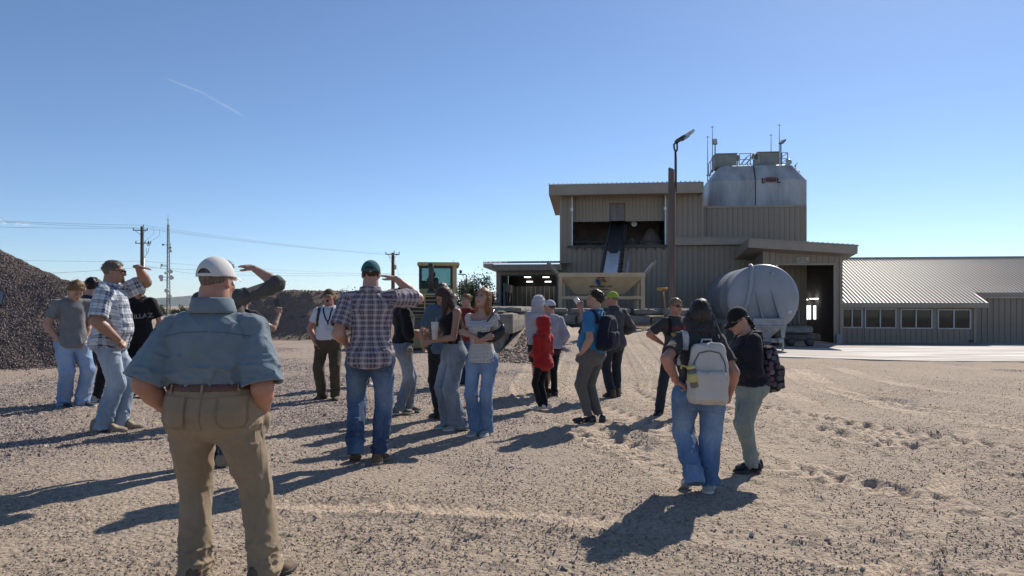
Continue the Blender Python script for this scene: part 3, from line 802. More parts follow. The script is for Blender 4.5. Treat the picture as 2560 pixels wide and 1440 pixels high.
def railing(label, pts, z0, hgt, group):
    t = thing('guard_railing', label, 'railing', (0, 0, 0), 0, group)
    t.location = BW(pts[0][0], pts[0][1], z0); t.rotation_euler = (0, 0, -TH)
    L_ = [(p[0] - pts[0][0], p[1] - pts[0][1], p[2] if len(p) > 2 else 0.0) for p in pts]
    for p in L_: MB().tube([(p[0], p[1], p[2]), (p[0], p[1], p[2] + hgt)], 0.03, 6).build('post', STEEL, t)
    for fr in (1.0, 0.55, 0.2):
        MB().tube([(p[0], p[1], p[2] + hgt * fr) for p in L_], 0.024, 6).build('rail', STEEL, t)
hr = BL(1850, 393, 4.0)[1] - ztop
railing('steel railing between the two dust filters on the silo', [(top_u(1839), 3.0), (top_u(1866), 3.0), (top_u(1887), 3.0)], ztop, hr, 'railings on the silo')
railing('steel railing right of the right dust filter', [(top_u(1943), 3.0), (top_u(1957), 3.0), (top_u(1958), 5.0)], ztop, hr, 'railings on the silo')
t0 = bthing('ladder_rail', 'slanting ladder rails at the left shoulder of the silo', 'ladder', top_u(1771), 3.2, BL(1771, 434, 4)[1], 'railings on the silo')
dz = BL(1783, 397, 4)[1] - BL(1771, 434, 4)[1]; du = top_u(1783) - top_u(1771)
for yo in (0, 0.7):
    MB().tube([(0, yo, -0.2), (0, yo, 0.6), (du, yo, dz + 0.1)], 0.03, 6).build('rail', STEEL, t0); MB().tube([(0.1, yo, -0.1), (du, yo, dz - 0.5)], 0.03, 6).build('rail', STEEL, t0)
for k in range(5):
    f_ = k / 4; MB().tube([(du * f_, 0, -0.1 + (dz - 0.4) * f_), (du * f_, 0.7, -0.1 + (dz - 0.4) * f_)], 0.02, 5).build('rung', STEEL, t0)
t0 = bthing('stair_rail', 'slanting stair rails between the dust filters', 'railing', top_u(1850), 3.4, ztop, 'railings on the silo')
du = top_u(1866) - top_u(1850)
for yo in (0, 0.6):
    for k in (0, 0.3): MB().tube([(k, yo, 0.05), (0 + k, yo, 0.3), (du + k, yo, hr)], 0.025, 6).build('rail', STEEL, t0)
t0 = bthing('side_platform', 'small steel platform with a slanting rail on the right silo shoulder', 'platform', top_u(1968), 3.4, BL(1975, 436, 4)[1], None)
MB().box(0.0, 0.42, -0.5, 0.5, -0.1, 0.0).build('deck', STEEL, t0); MB().box(0.28, 0.36, -0.4, -0.3, -0.5, -0.1).build('bracket', STEEL, t0)
MB().tube([(-0.1, -0.45, 0.02), (0.3, -0.45, 0.5)], 0.025, 6).build('rail', STEEL, t0); MB().tube([(0.2, -0.45, 0.0), (0.2, -0.45, 0.4)], 0.025, 6).build('post', STEEL, t0)

def flood_lamp(name, label, u, w, z0, zt, tilt, yaw, s=1.0, group=None):
    t = bthing(name, label, 'floodlight', u, w, z0, group)
    MB().tube([(0, 0, 0), (0, 0, zt - z0)], 0.055 * s, 8).build('mast', DSTEEL, t)
    hd = MB().box(-0.22 * s, 0.22 * s, -0.04, 0.04, 0, 0.62 * s, 0.01).build('head', DSTEEL, t, (0, 0, zt - z0), (tilt, 0, yaw))
    for k in range(2): MB().box(-0.18 * s, 0.18 * s, -0.052, -0.041, (0.05 + 0.29 * k) * s, (0.29 + 0.29 * k) * s).build('lens', mat('lamp lens', (0.55, 0.52, 0.48), 0.25, var=0.05), hd)
flood_lamp('roof_floodlight', 'square floodlight on a mast above the left dust filter', top_u(1787), 3.9, ztop + 0.0, BL(1787, 362, 4)[1], rad(-20), rad(5), 0.65, 'floodlights on the silo')
flood_lamp('roof_floodlight', 'tilted floodlight on a mast right of the right dust filter', top_u(1951), 3.9, ztop, BL(1951, 360, 4)[1], rad(-52), rad(-48), 0.7, 'floodlights on the silo')
for px, py, lab in ((1772, 343, 'short lightning rod at the left edge of the silo'), (1784, 318, 'tall lightning rod beside the left floodlight'), (1932, 338, 'short lightning rod above the right dust filter'), (1953, 313, 'tallest lightning rod beside the right floodlight')):
    t = bthing('lightning_rod', lab, 'lightning rod', top_u(px), 4.4, ztop - (0.6 if px < 1780 else 0), 'lightning rods on the silo')
    zz = BL(px, py, 4.4)[1] - t.location.z
    MB().tube([(0, 0, 0), (0, 0, zz * 0.6), (0, 0, zz)], [0.03, 0.022, 0.012], 6).build('rod', DSTEEL, t)
    MB().lathe([(0.02, -0.03), (0.1, 0.02), (0.02, 0.05)], 10, 'z', (0, 0, zz)).build('brush', STEEL, t)
MB().lathe([(0.16, 0), (0.19, 0.04), (0.15, 0.1)], 18, 'y').build('dish', SILO, tag(bthing('dish_antenna', 'small round dish on the right silo railing', 'antenna', top_u(1959), 2.9, BL(1959, 406, 3)[1]), None))
t0 = bthing('small_lamp', 'small pale lamp on an arm at the left silo shoulder', 'lamp', top_u(1766), 3.0, BL(1766, 438, 3)[1])
MB().box(-0.16, 0.1, -0.08, 0.08, -0.04, 0.04, 0.01).build('head', SILO, t0); MB().tube([(0, 0, -0.02), (0.15, 0.2, -0.5)], 0.02, 6).build('arm', DSTEEL, t0)

# ---- truck bay
bay = bthing('truck_bay', 'tan truck bay with a tall dark doorway and overhanging roof', 'building')
WB = -2.4
ub0 = BL(1909, 700, WB)[0]; ub1 = BL(2104, 700, WB)[0]
zb = -0.75
ue0, ze1 = BL(1997, 664, WB); ue1 = BL(2086, 664, WB)[0]
ue0 = BL(1938, 664, WB)[0]
ze1 = BL(1997, 663, WB)[1]
ru0, rz0 = BL(1872, 597, WB - 0.9); ru1, rz1 = BL(2144, 613, WB - 0.9)
def zroof(u): return rz0 + (rz1 - rz0) * (u - ru0) / (ru1 - ru0) - 0.42
siding(bay, ub0, ue0, WB, zb, 0, zf=zroof); siding(bay, ue1, ub1, WB, zb, 0, zf=zroof)
siding(bay, ue0, ue1, WB, ze1, 0, zf=zroof)
MB().box(ue0 - 0.05, ue0 + 0.06, WB - 0.07, WB - 0.035, zb, ze1).box(ue1 - 0.06, ue1 + 0.05, WB - 0.07, WB - 0.035, zb, ze1).box(ue0 - 0.05, ue1 + 0.05, WB - 0.07, WB - 0.035, ze1, ze1 + 0.1).build('door_frame', TRIM, bay)
MB().box(ub0 - 0.04, ub0 + 0.08, WB - 0.06, WB - 0.035, zb, zroof(ub0)).build('corner_trim', TRIM, bay); MB().box(ub1 - 0.1, ub1 + 0.03, WB - 0.06, WB - 0.035, zb, zroof(ub1)).build('corner_trim', TRIM, bay)
sidewall(bay, ub0, WB + 0.04, -0.06, zb, zroof(ub0) - 0.02)
DD = 9.0
sidewall(bay, ub1, WB + 0.04, DD, zb, zroof(ub1) - 0.02, out=1)
MB().box(ub0 + 0.06, ub1 - 0.06, DD, DD + 0.04, 1.6, 4.5).box(ub0 + 0.06, ub0 + 2.0, DD, DD + 0.04, zb, 1.6).build('rear_wall', DARKIN, bay)
# rear wall with daylight slots
z_a, z_b = BL(2020, 798, DD)[1], BL(2020, 764, DD)[1]
edges = [(2012, 2021), (2023, 2027), (2034.5, 2040)]
cuts = [ub0 + 2.0] + [v for e in edges for v in (BL(e[0], 780, DD)[0], BL(e[1], 780, DD)[0])] + [ub1 - 0.06]
q = MB()
for k in range(0, len(cuts), 2): q.box(cuts[k], cuts[k + 1], DD, DD + 0.04, zb, 1.6)
for k in range(1, len(cuts) - 1, 2): q.box(cuts[k], cuts[k + 1], DD, DD + 0.04, zb, z_a).box(cuts[k], cuts[k + 1], DD, DD + 0.04, z_b, 1.6)
q.build('rear_wall', DARKIN, bay)
MB().box(ub0 + 0.03, ub1 - 0.03, WB + 0.1, DD, 4.3, 4.35).build('ceiling', DARKIN, bay)
MB().box(ub0 + 0.04, ub0 + 0.08, WB + 0.1, DD, zb, 4.29).box(ub1 - 0.08, ub1 - 0.04, WB + 0.1, DD, zb, 4.29).build('inner_wall', DARKIN, bay)
for (p0, p1) in ((2012, 2021), (2023, 2027), (2034.5, 2040)):      # panes added to the right hand wall, glowing in place of daylight
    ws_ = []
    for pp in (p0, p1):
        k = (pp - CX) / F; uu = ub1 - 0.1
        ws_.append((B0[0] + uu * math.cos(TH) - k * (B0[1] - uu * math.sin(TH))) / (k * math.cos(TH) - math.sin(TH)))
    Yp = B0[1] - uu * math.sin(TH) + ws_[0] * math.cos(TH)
    MB().box(uu - 0.03, uu, min(ws_), max(ws_), CH - 33 * Yp / F, CH + 1 * Yp / F).build('glow_pane', mat('glowing pane', (.8, .85, .9), .3, emit=((.85, .93, 1.0), 1.6)), bay)
for (px, py, w_) in ((2010, 750, 2.6), (2035, 748, 1.2), (1935, 664, -1.4)):
    uu, zz = BL(px, py, w_); MB().box(-0.14, 0.14, -0.3, 0.3, 0, 0.05).build('ceiling_lamp', LAMP, bay, (uu, w_, zz))
q = MB(); uu, _ = BL(2078, 740, 1.0)
q.beam((uu, 1.0, 1.4), (uu + 0.35, 1.0, 3.1), 0.12, 0.12).beam((uu - 0.25, 1.0, 1.9), (uu + 0.5, 1.0, 2.4), 0.1, 0.1).beam((uu + 0.3, 1, -0.6), (uu + 0.3, 1, 3.4), 0.14, 0.14).build('machinery_frame', mat('dull machinery', (0.13, 0.13, 0.13), 0.6, 0.3), bay)
MB().beam((ue0 + 0.2, 1.5, 2.6), (ue1 - 0.3, 1.5, 2.9), 0.1, 0.16).build('overhead_beam', mat('dull machinery', (0, 0, 0)), bay)
# sloping roof: fascia, soffit, panels
wf, wr = WB - 0.9, -0.1
dback = 0.45
def rp(u, w, dz=0.0): return (u, w, rz0 + (rz1 - rz0) * (u - ru0) / (ru1 - ru0) - dback * (w - wf) / (wr - wf) * 0.9 + dz)
npan = 22
for i in range(npan):
    a, b_ = ru0 + (ru1 - ru0) * i / npan, ru0 + (ru1 - ru0) * (i + 1) / npan - 0.01
    MB().hexa([rp(a, wf, -0.05), rp(b_, wf, -0.05), rp(b_, wr, -0.05), rp(a, wr, -0.05)], [rp(a, wf), rp(b_, wf), rp(b_, wr), rp(a, wr)]).hexa([rp(a, wf, .001), rp(a + .05, wf, .001), rp(a + .05, wr, .001), rp(a, wr, .001)], [rp(a, wf, .06), rp(a + .05, wf, .06), rp(a + .05, wr, .06), rp(a, wr, .06)]).build('roof_panel', ROOFM, bay)
def fas(p, q_, h, d, nm='fascia'):
    MB().plate([Vector(p) + Vector((0, 0, -h)), Vector(q_) + Vector((0, 0, -h)), Vector(q_), Vector(p)], d).build(nm, TRIM, bay)
fas(rp(ru0, wf, -0.055), rp(ru1 - 0.02, wf, -0.055), 0.40, (0, -0.03, 0)); fas(rp(ru0, wf, 0.02), rp(ru1 + 0.04, wf, 0.02), 0.07, (0, -0.06, 0), 'drip_edge')
fas(rp(ru0, wf + 0.002, -0.055), rp(ru0, wr, -0.055), 0.40, (-0.03, 0, 0)); fas(rp(ru1 - 0.02, wf + 0.002, -0.055), rp(ru1 - 0.02, wr, -0.055), 0.3, (0.03, 0, 0))
MB().hexa([rp(ru0, wf, -.44), rp(ru1 - .03, wf, -.44), rp(ru1 - .03, wr, -.44), rp(ru0, wr, -.44)], [rp(ru0, wf, -.42), rp(ru1 - .03, wf, -.42), rp(ru1 - .03, wr, -.42), rp(ru0, wr, -.42)]).build('soffit', TRIM, bay)
us_, zs_ = BL(2006, 650, WB)
sg_ = bthing('bay_sign', 'small rectangular notice sign over the truck bay doorway', 'sign', us_, WB - 0.045, zs_)
MB().box(-0.3, 0.3, -0.012, 0.0, -0.14, 0.14).build('board', mat('sign board', (0.42, 0.41, 0.35), 0.6, var=0.08), sg_)
for k, tx in enumerate(('NO EXIT', 'DRIVE THRU')): text('lettering', tx, 0.095, INK, sg_, (0, -0.014, 0.03 - 0.12 * k), bold=0.002)
uu, zz = BL(2097, 845, WB - 0.2)
t0 = bthing('door_post', 'short grey post beside the truck bay doorway', 'post', uu, WB - 0.25, zb + 0.02)
MB().box(-0.14, 0.14, -0.05, 0.05, 0, 0.75, 0.01).build('post', mat('grey post', (0.33, 0.32, 0.32), 0.6), t0); MB().box(-0.17, 0.17, -0.08, 0.08, -0.1, 0.12).build('foot', TRIM, t0)

# ---- office with the long standing seam roof
off = bthing('office_building', 'long low tan office with a bright ribbed metal roof and four windows', 'building')
WO = -1.6
uo = ub1 + 0.05
ue, zeav = BL(2440, 764, WO - 0.5); u_end = BL(2760, 700, 0)[0]
zeav0 = BL(2120, 757, WO - 0.5)[1]
zr = BL(2300, 646, 4.5)[1]; WR = 4.5
zw = zeav0 - 0.26
uw1 = BL(2438, 800, WO)[0]
def wall_with(root, u0, u1, w, wins, z0, z1):
    cur = u0
    for (a, b_, c, d) in wins:
        siding(root, cur, a, w, z0, z1); siding(root, a, b_, w, z0, c); siding(root, a, b_, w, d, z1); cur = b_
    siding(root, cur, u1, w, z0, z1)
wpx = [(2104.5, 2155, 771, 820), (2161, 2240, 771, 821), (2250, 2330, 772, 822), (2343, 2426, 773, 823)]
wins = []
for (a, b_, t_, bo) in wpx:
    ua, zt_ = BL(a, t_, WO); ubb, zb_ = BL(b_, bo, WO); wins.append((ua, ubb, zb_, zt_))
wall_with(off, uo, uw1, WO, wins, zb, zw)
FRAME = mat('white window frame', (0.50, 0.505, 0.51), 0.4, var=0.04)
for (a, b_, c, d) in wins:
    fr = MB()
    fr.box(a, b_, WO - 0.06, WO + 0.04, c, c + 0.06).box(a, b_, WO - 0.06, WO + 0.04, d - 0.06, d).box(a, a + 0.06, WO - 0.06, WO + 0.04, c + 0.06, d - 0.06).box(b_ - 0.06, b_, WO - 0.06, WO + 0.04, c + 0.06, d - 0.06)
    mid = a + (b_ - a) * 0.49
    fr.box(mid - 0.03, mid + 0.03, WO - 0.07, WO + 0.04, c + 0.06, d - 0.06)
    f_ = fr.build('window', FRAME, off)
    for (p0, p1) in ((a + 0.06, mid - 0.03), (mid + 0.03, b_ - 0.06)):
        MB().box(p0, p1, WO - 0.005, WO + 0.005, c + 0.06, d - 0.06).build('pane', GLASS, f_)
# roof panels run from the eave up to the ridge
npan = 74; pw = (u_end - uo) / npan
def roof_me(z0, w0, nm):
    q = MB(); sl = (zr - z0) / (WR - w0)
    q.hexa([(0, w0, z0 - .04), (pw - .008, w0, z0 - .04), (pw - .008, WR, zr - .04), (0, WR, zr - .04)], [(0, w0, z0), (pw - .008, w0, z0), (pw - .008, WR, zr), (0, WR, zr)])
    q.hexa([(0, w0, z0 + .001), (.022, w0, z0 + .001), (.022, WR, zr + .001), (0, WR, zr + .001)], [(0, w0, z0 + .055), (.024, w0, z0 + .055), (.024, WR, zr + .055), (0, WR, zr + .055)])
    me = q.mesh(nm); me.materials.append(ROOFM); return me
w_f = WO - 0.5; w_b = -0.75
z_f = zeav0 + 0.0; z_b2 = z_f + (zr - z_f) * (w_b - w_f) / (WR - w_f)
m1, m2 = roof_me(z_f, w_f, 'roof_panel'), roof_me(z_b2, w_b, 'roof_panel')
for i in range(npan):
    uu = uo + i * pw
    link('roof_panel', m1 if uu < uw1 + 0.25 else m2, None, off, (uu, 0, 0))
uend1 = uo + pw * math.ceil((uw1 + 0.25 - uo) / pw)
MB().box(uo, u_end, WR - 0.08, WR + 0.2, zr - 0.02, zr + 0.09).build('ridge_cap', ROOFD, off)
MB().box(uo + 0.02, uend1, w_f - 0.03, w_f - 0.001, zeav0 - 0.26, zeav0 - 0.03).build('gutter', TRIM, off)
MB().box(uo + 0.02, uend1, w_f, WO - 0.03, zeav0 - 0.26, zeav0 - 0.235).build('soffit', TRIM, off)
MB().box(uend1, u_end, w_b - 0.03, w_b - 0.001, z_b2 - 0.3, z_b2 - 0.03).build('gutter', TRIM, off)
MB().plate([(uend1 - 0.02, w_f, zeav0 - 0.25), (uend1 - 0.02, w_b, zeav0 - 0.25), (uend1 - 0.02, w_b, z_b2 - 0.05), (uend1 - 0.02, w_f, zeav0 - 0.05)], (0.03, 0, 0)).build('end_board', TRIM, off)
siding(off, uw1 + 0.02, u_end, -0.5, zb, z_b2 - 0.3)
sidewall(off, uw1, WO + 0.03, -0.5, zb, zw, out=1)
MB().box(uw1 - 0.1, uw1 + 0.03, WO - 0.06, WO - 0.03, zb, zw).build('corner_trim', TRIM, off)
uu, zz = BL(2427, 852, WO); MB().box(uu - 0.1, uu + 0.08, WO - 0.06, WO - 0.03, zz - 0.07, zz + 0.06).build('vent', DSTEEL, off)
MB().box(uo + 0.05, u_end - 0.1, 3.5, 3.55, zb, zeav0 + 0.2).box(uo + 0.06, u_end - 0.1, WO + 0.5, 3.48, zb + 0.2, zb + 0.22).build('inner_room', INWALL, off)
q = MB()
for uu in np.arange(uo + 1.0, uw1 - 1, 1.7): q.box(uu, uu + 0.9, WO + 0.9, WO + 1.5, zb + 0.22, zb + 0.95).box(uu + 0.2, uu + 0.6, WO + 1.0, WO + 1.1, zb + 0.97, zb + 1.3)
q.build('desk', DARKIN, off)
q = MB(); uu = wins[3][0]
q.box(uu + 0.6, uu + 1.7, WO + 0.7, WO + 1.2, wins[3][2] - 0.2, wins[3][2] + 0.42, 0.03).build('yellow_standin', mat('yellow stand-in', (0.5, 0.27, 0.06), 0.6), off)  # yellow box added to imitate a machine mirrored in the pane

# ---- open garage on the left
gar = bthing('garage_building', 'open fronted tan garage with a metal roof left of the plant', 'building')
WG = -0.4
g0, g1 = BL(1242, 700, WG)[0], -0.02
d0, zd = BL(1253, 690, WG); d1 = BL(1391, 690, WG)[0]
gf0, gzt = BL(1208, 659, WG - 0.9); zf0 = BL(1208, 668, WG - 0.9)[1]; zfb = BL(1300, 673, WG - 0.9)[1]
siding(gar, g0, d0, WG, ZB, zfb); siding(gar, d0, d1, WG, zd, zfb, pitch=0.25); siding(gar, d1, g1, WG, ZB, zfb)
MB().box(d0 - 0.04, d0 + 0.03, WG - 0.07, WG - 0.035, ZB, zd).box(d0 - 0.04, d1 + 0.04, WG - 0.07, WG - 0.035, zd, zd + 0.07).box(d1 - 0.03, d1 + 0.04, WG - 0.07, WG - 0.035, ZB, zd).build('door_frame', DSTEEL, gar)
siding(gar, g0 - 0.1, g1 + 0.1, WG - 0.86, zfb, gzt - 0.05, pitch=0.22)
MB().box(g0 - 0.12, g1 + 0.12, WG - 0.9, WG - 0.03, zfb - 0.06, zfb - 0.01).build('soffit', TRIM, gar)
MB().box(gf0, g0 - 0.13, WG - 0.88, 5.5, zf0, gzt - 0.01).build('eave_board', TRIM, gar)
MB().box(g0 - 0.42, g0 - 0.13, WG - 0.86, 5.4, zfb + 0.05, zf0 - 0.01).build('eave_bracket', TRIM, gar)
npan = 18; gw = (0.55 - gf0) / npan; z_k = BL(1300, 654, 5)[1]
me = MB().hexa([(0, WG - 0.95, gzt), (gw - .01, WG - 0.95, gzt), (gw - .01, 5.5, z_k - .03), (0, 5.5, z_k - .03)], [(0, WG - 0.95, gzt + .04), (gw - .01, WG - 0.95, gzt + .04), (gw - .01, 5.5, z_k), (0, 5.5, z_k)]).hexa(
    [(0, WG - 0.95, gzt + .041), (.06, WG - 0.95, gzt + .041), (.06, 5.5, z_k + .001), (0, 5.5, z_k + .001)], [(.01, WG - 0.95, gzt + .1), (.05, WG - 0.95, gzt + .1), (.05, 5.5, z_k + .06), (.01, 5.5, z_k + .06)]).mesh('roof_panel')
me.materials.append(ROOFM)
for i in range(npan): link('roof_panel', me, None, gar, (gf0 + i * gw, 0, 0.004))
sidewall(gar, g0, WG + 0.03, 5.4, ZB, gzt - 0.06)
zin = BL(1330, 716, 5.3)[1]
MB().box(g0 + 0.05, g1, 5.35, 5.4, zin, gzt - 0.1).build('upper_wall', DARKIN, gar)
siding(gar, g0 + 0.05, g1, 5.3, ZB, zin, pitch=0.3, m=INWALL, name='inner_panel')
MB().box(g0 + 0.04, g1, WG + 0.06, 5.3, gzt - 0.06, gzt - 0.03).build('ceiling', DARKIN, gar)
MB().box(g0 + 0.03, g0 + 0.05, WG + 0.1, 5.28, zin - 0.4, gzt - 0.1).build('upper_wall', DARKIN, gar)
pale = mat('pale interior partition', (0.42, 0.44, 0.46), 0.7, var=0.06)
uP = g0 + 0.35; MB().box(uP, uP + 0.05, WG + 0.3, 5.2, ZB, zin + 0.05).build('partition', pale, gar)
for k in range(3): MB().box(uP + 0.051, uP + 0.08, 0.6 + 1.4 * k, 1.2 + 1.4 * k, 1.2, 2.35).build('window', DARKIN, gar)
for (px, py, w_) in ((1319, 694, 3.2), (1365, 694, 3.2), (1324, 705, 4.8), (1370, 705, 4.8)):
    uu, zz = BL(px, py, w_); MB().box(-0.2, 0.2, -0.06, 0.06, 0, 0.05).build('ceiling_lamp', LAMP, gar, (uu, w_, zz))
q = MB(); uu = BL(1381, 760, 3.0)[0]; zz = BL(1381, 742, 3)[1]
q.tube([(uu, 3.0, ZB), (uu, 3.0, zz), (uu + 0.35, 3.0, zz)], 0.03, 6).build('pipe', DARKIN, gar)
# ---------------------------------------------------------------- hopper
CREAM = mat('cream machine paint', (0.56, 0.43, 0.26), 0.5, var=0.08, vs=1.2, dirt=(0.40, 0.31, 0.20))
def pl(px, py, Y): return Vector(P(px, py, Y))
YH = 31.5
hx0, _, hz1 = P(1395, 682, YH); hx1 = P(1613, 682, YH)[0]
hz0 = P(0, 692.5, YH)[2]
HW = (hx1 - hx0) / 2; hz_base = 0.95
hop = thing('feed_hopper', 'cream steel feed hopper on a frame with a round three coloured logo', 'hopper', ((hx0 + hx1) / 2, YH, hz_base), -TH * 0.6)
zt, zr_ = hz1 - hz_base, hz0 - hz_base
DP = 3.0
zb_ = P(0, 735, YH)[2] - hz_base
bx0, bx1 = P(1441, 735, YH)[0] - (hx0 + hx1) / 2, P(1563, 735, YH)[0] - (hx0 + hx1) / 2
q = MB()
outer_t = [(-HW + 0.12, 0.05, zr_), (HW - 0.12, 0.05, zr_), (HW - 0.12, DP, zr_), (-HW + 0.12, DP, zr_)]
outer_b = [(bx0, 0.55, zb_), (bx1, 0.55, zb_), (bx1, DP - 0.9, zb_), (bx0, DP - 0.9, zb_)]
vs = outer_b + outer_t + [(x_ * 0.97, y_ * 0.97 + 0.04, z_ + 0.02) for x_, y_, z_ in outer_b] + [(x_ * 0.985, y_ * 0.97 + 0.045, z_) for x_, y_, z_ in outer_t]
fs = []
for k in range(4):
    j = (k + 1) % 4
    fs += [(k, j, 4 + j, 4 + k), (8 + j, 8 + k, 12 + k, 12 + j), (4 + k, 4 + j, 12 + j, 12 + k), (j, k, 8 + k, 8 + j)]
q.add(vs, fs).build('bin', CREAM, hop)
q = MB().box(-HW, HW, -0.02, 0.1, zr_, zt).box(-HW, HW, DP - 0.05, DP + 0.07, zr_, zt).box(-HW, -HW + 0.12, 0.1, DP - 0.05, zr_, zt).box(HW - 0.12, HW, 0.1, DP - 0.05, zr_, zt)
q.build('rim', CREAM, hop)
lz = P(0, 740, YH)[2] - hz_base; lb = P(0, 748, YH)[2] - hz_base
for sx in (-1, 1):
    for yy_2 in (0.02, DP - 0.12):
        xx_2 = sx * (HW - 0.12)
        MB().box(xx_2 - 0.09, xx_2 + 0.09, yy_2, yy_2 + 0.16, -0.3, zr_).build('leg', CREAM, hop)
    MB().box(sx * (HW - 0.12) - 0.06, sx * (HW - 0.12) + 0.06, 0.18, DP - 0.12, lb, lz).build('side_beam', CREAM, hop)
    MB().beam((sx * (HW - 0.36), 0.35, -0.3), (sx * (HW - 0.26), 0.35, zr_ - 0.03), 0.1, 0.1).build('inner_post', CREAM, hop)
MB().box(-HW + 0.21, HW - 0.21, 0.0, 0.13, lb, lz).build('cross_beam', CREAM, hop)
MB().box(-HW + 0.21, HW - 0.21, DP - 0.12, DP, lb, lz).build('cross_beam', CREAM, hop)
cx0, cx1 = -0.1, 0.85
MB().hexa([(0.1, 0.6, lb - 0.42), (0.6, 0.6, lb - 0.42), (0.6, 1.5, lb - 0.42), (0.1, 1.5, lb - 0.42)], [(cx0 - .4, 0.5, lb - 0.01), (cx1, 0.5, lb - 0.01), (cx1, DP - 0.9, lb - 0.01), (cx0 - .4, DP - .9, lb - .01)]).build('chute', CREAM, hop)
q = MB().box(-0.7, HW - 0.25, 1.6, 2.2, -0.3, 0.42).box(0.2, 1.0, 0.9, 1.5, -0.2, 0.3); q.build('feeder', DSTEEL, hop)
WING = mat('grey wing plate', (0.33, 0.29, 0.24), 0.6, var=0.2, vs=5)
for sx in (-1, 1):
    dx = 0.5; dz_ = 0.54
    a = Vector((sx * (HW - 0.02), 0.0, zt - 0.01)); c_ = Vector((sx * (HW - 0.02 + dx), 0.0, zt + dz_))
    MB().plate([a, c_, c_ + Vector((0, DP, 0)), a + Vector((0, DP, 0))], (sx * 0.05, 0, -0.045)).beam(a + Vector((0, -0.03, -.02)), c_ + Vector((0, -0.03, 0)), 0.05, 0.11).build('wing', WING, hop)
a = Vector((-HW + 0.1, DP, zt - 0.01)); MB().plate([a, a + Vector((2 * HW - .2, 0, 0)), a + Vector((2 * HW - 0.2, 0.25, 0.2)), a + Vector((0, 0.25, 0.2))], (0, 0.05, -0.02)).build('wing', WING, hop)
# logo on the sloping front (front face leans back going down)
slope = math.atan2(0.5, zr_ - zb_)
lr = Matrix.Rotation(math.pi / 2 + slope, 4, 'X')
def on_face(x, z, off=0.012):
    t = (zr_ - z) / (zr_ - zb_); return (x, 0.05 + 0.5 * t - off, z)
fs_ = F / YH
lx, lzz = P(1503, 702, YH)[0] - (hx0 + hx1) / 2, P(1503, 700.5, YH)[2] - hz_base
def arc(name, a0, a1, m):
    q = MB(); n = 10; r0, r1 = 0.10, 0.26
    vs = []
    for k in range(n + 1):
        a = rad(a0 + (a1 - a0) * k / n)
        for r in (r0, r1):
            for d in (0.0, 0.012): vs.append(Vector(on_face(lx + r * math.cos(a), lzz + r * 0.95 * math.sin(a), 0.004 + d)))
    q.add(vs, [(4 * k + 1, 4 * k + 3, 4 * k + 7, 4 * k + 5) for k in range(n)] + [(4 * k + 2, 4 * k + 6, 4 * k + 7, 4 * k + 3) for k in range(n)] + [(4 * k, 4 * k + 1, 4 * k + 5, 4 * k + 4) for k in range(n)] + [(0, 2, 3, 1), (4 * n, 4 * n + 1, 4 * n + 3, 4 * n + 2)])
    q.build(name, m, hop)
arc('logo_arc', 35, 150, mat('red print', (0.36, 0.055, 0.05), 0.6, var=0.05)); arc('logo_arc', 165, 268, mat('blue print', (0.03, 0.08, 0.24), 0.6, var=0.05)); arc('logo_arc', 275, 350, mat('yellow print', (0.50, 0.34, 0.07), 0.6, var=0.05))
rot = (math.pi / 2 + slope * 0.0 + slope, 0, 0)
def face_text(t, size, x, z, m=INK, bold=0.003):
    o = text('logo_lettering', t, size, m, hop, on_face(x, z, 0.02), (math.pi / 2 + slope, 0, 0), 0.003, 'CENTER', bold)
face_text('XCEL', 0.17, lx + 0.05, lzz - 0.06, bold=0.006)
tz = P(0, 717, YH)[2] - hz_base
face_text('MACHINERY LTD', 0.135, lx, tz - 0.02, bold=0.004)
face_text('excelmachinery.com', 0.085, lx, tz - 0.13, bold=0.003)

# ---------------------------------------------------------------- conveyor from the hopper up into the plant
BELT = mat('conveyor belt', (0.055, 0.055, 0.06), 0.45, var=0.15, vs=2)
BELTL = mat('glint bright trough', (0.88, 0.87, 0.84), 0.42, 0.75, var=0.08, vs=2)  # lower run: near white, the sun glint is put into its colour
p0, p1 = Vector(P(1526, 688, 33.2)), Vector(P(1546, 556, 41.6))
cl = (p1 - p0); Lc = cl.length
conv = thing('belt_conveyor', 'inclined trough belt conveyor climbing from the hopper into the plant opening', 'conveyor', p0)
d = cl.normalized(); sd = d.cross(Vector((0, 0, 1))).normalized(); up = sd.cross(d).normalized()
def trough(t0, t1, m, nm, lift=0.0):
    q = MB(); prof = [(-0.33, 0.17), (-0.16, 0.0), (0.16, 0.0), (0.33, 0.17)]
    vs = []
    for t in (t0, t1):
        for a, h in prof: vs.append(d * (t * Lc) + sd * a + up * (h + lift))
        for a, h in prof: vs.append(d * (t * Lc) + sd * a + up * (h + lift - 0.03))
    q.add(vs, [(k, k + 1, 8 + k + 1, 8 + k) for k in range(3)] + [(4 + k + 1, 4 + k, 12 + k, 12 + k + 1) for k in range(3)] + [(0, 8, 12, 4), (3, 7, 15, 11), (0, 4, 5, 1), (1, 5, 6, 2), (2, 6, 7, 3), (8, 9, 13, 12), (9, 10, 14, 13), (10, 11, 15, 14)])
    return q.build(nm, m, conv)
trough(-0.02, 0.36, BELTL, 'bright_trough'); trough(0.362, 1.0, BELT, 'belt', 0.0)
for s in (-1, 1):
    MB().beam(sd * 0.4 * s - up * 0.12, sd * 0.4 * s - up * 0.12 + d * Lc, 0.06, 0.16).build('side_rail', DSTEEL, conv)
ni = 17
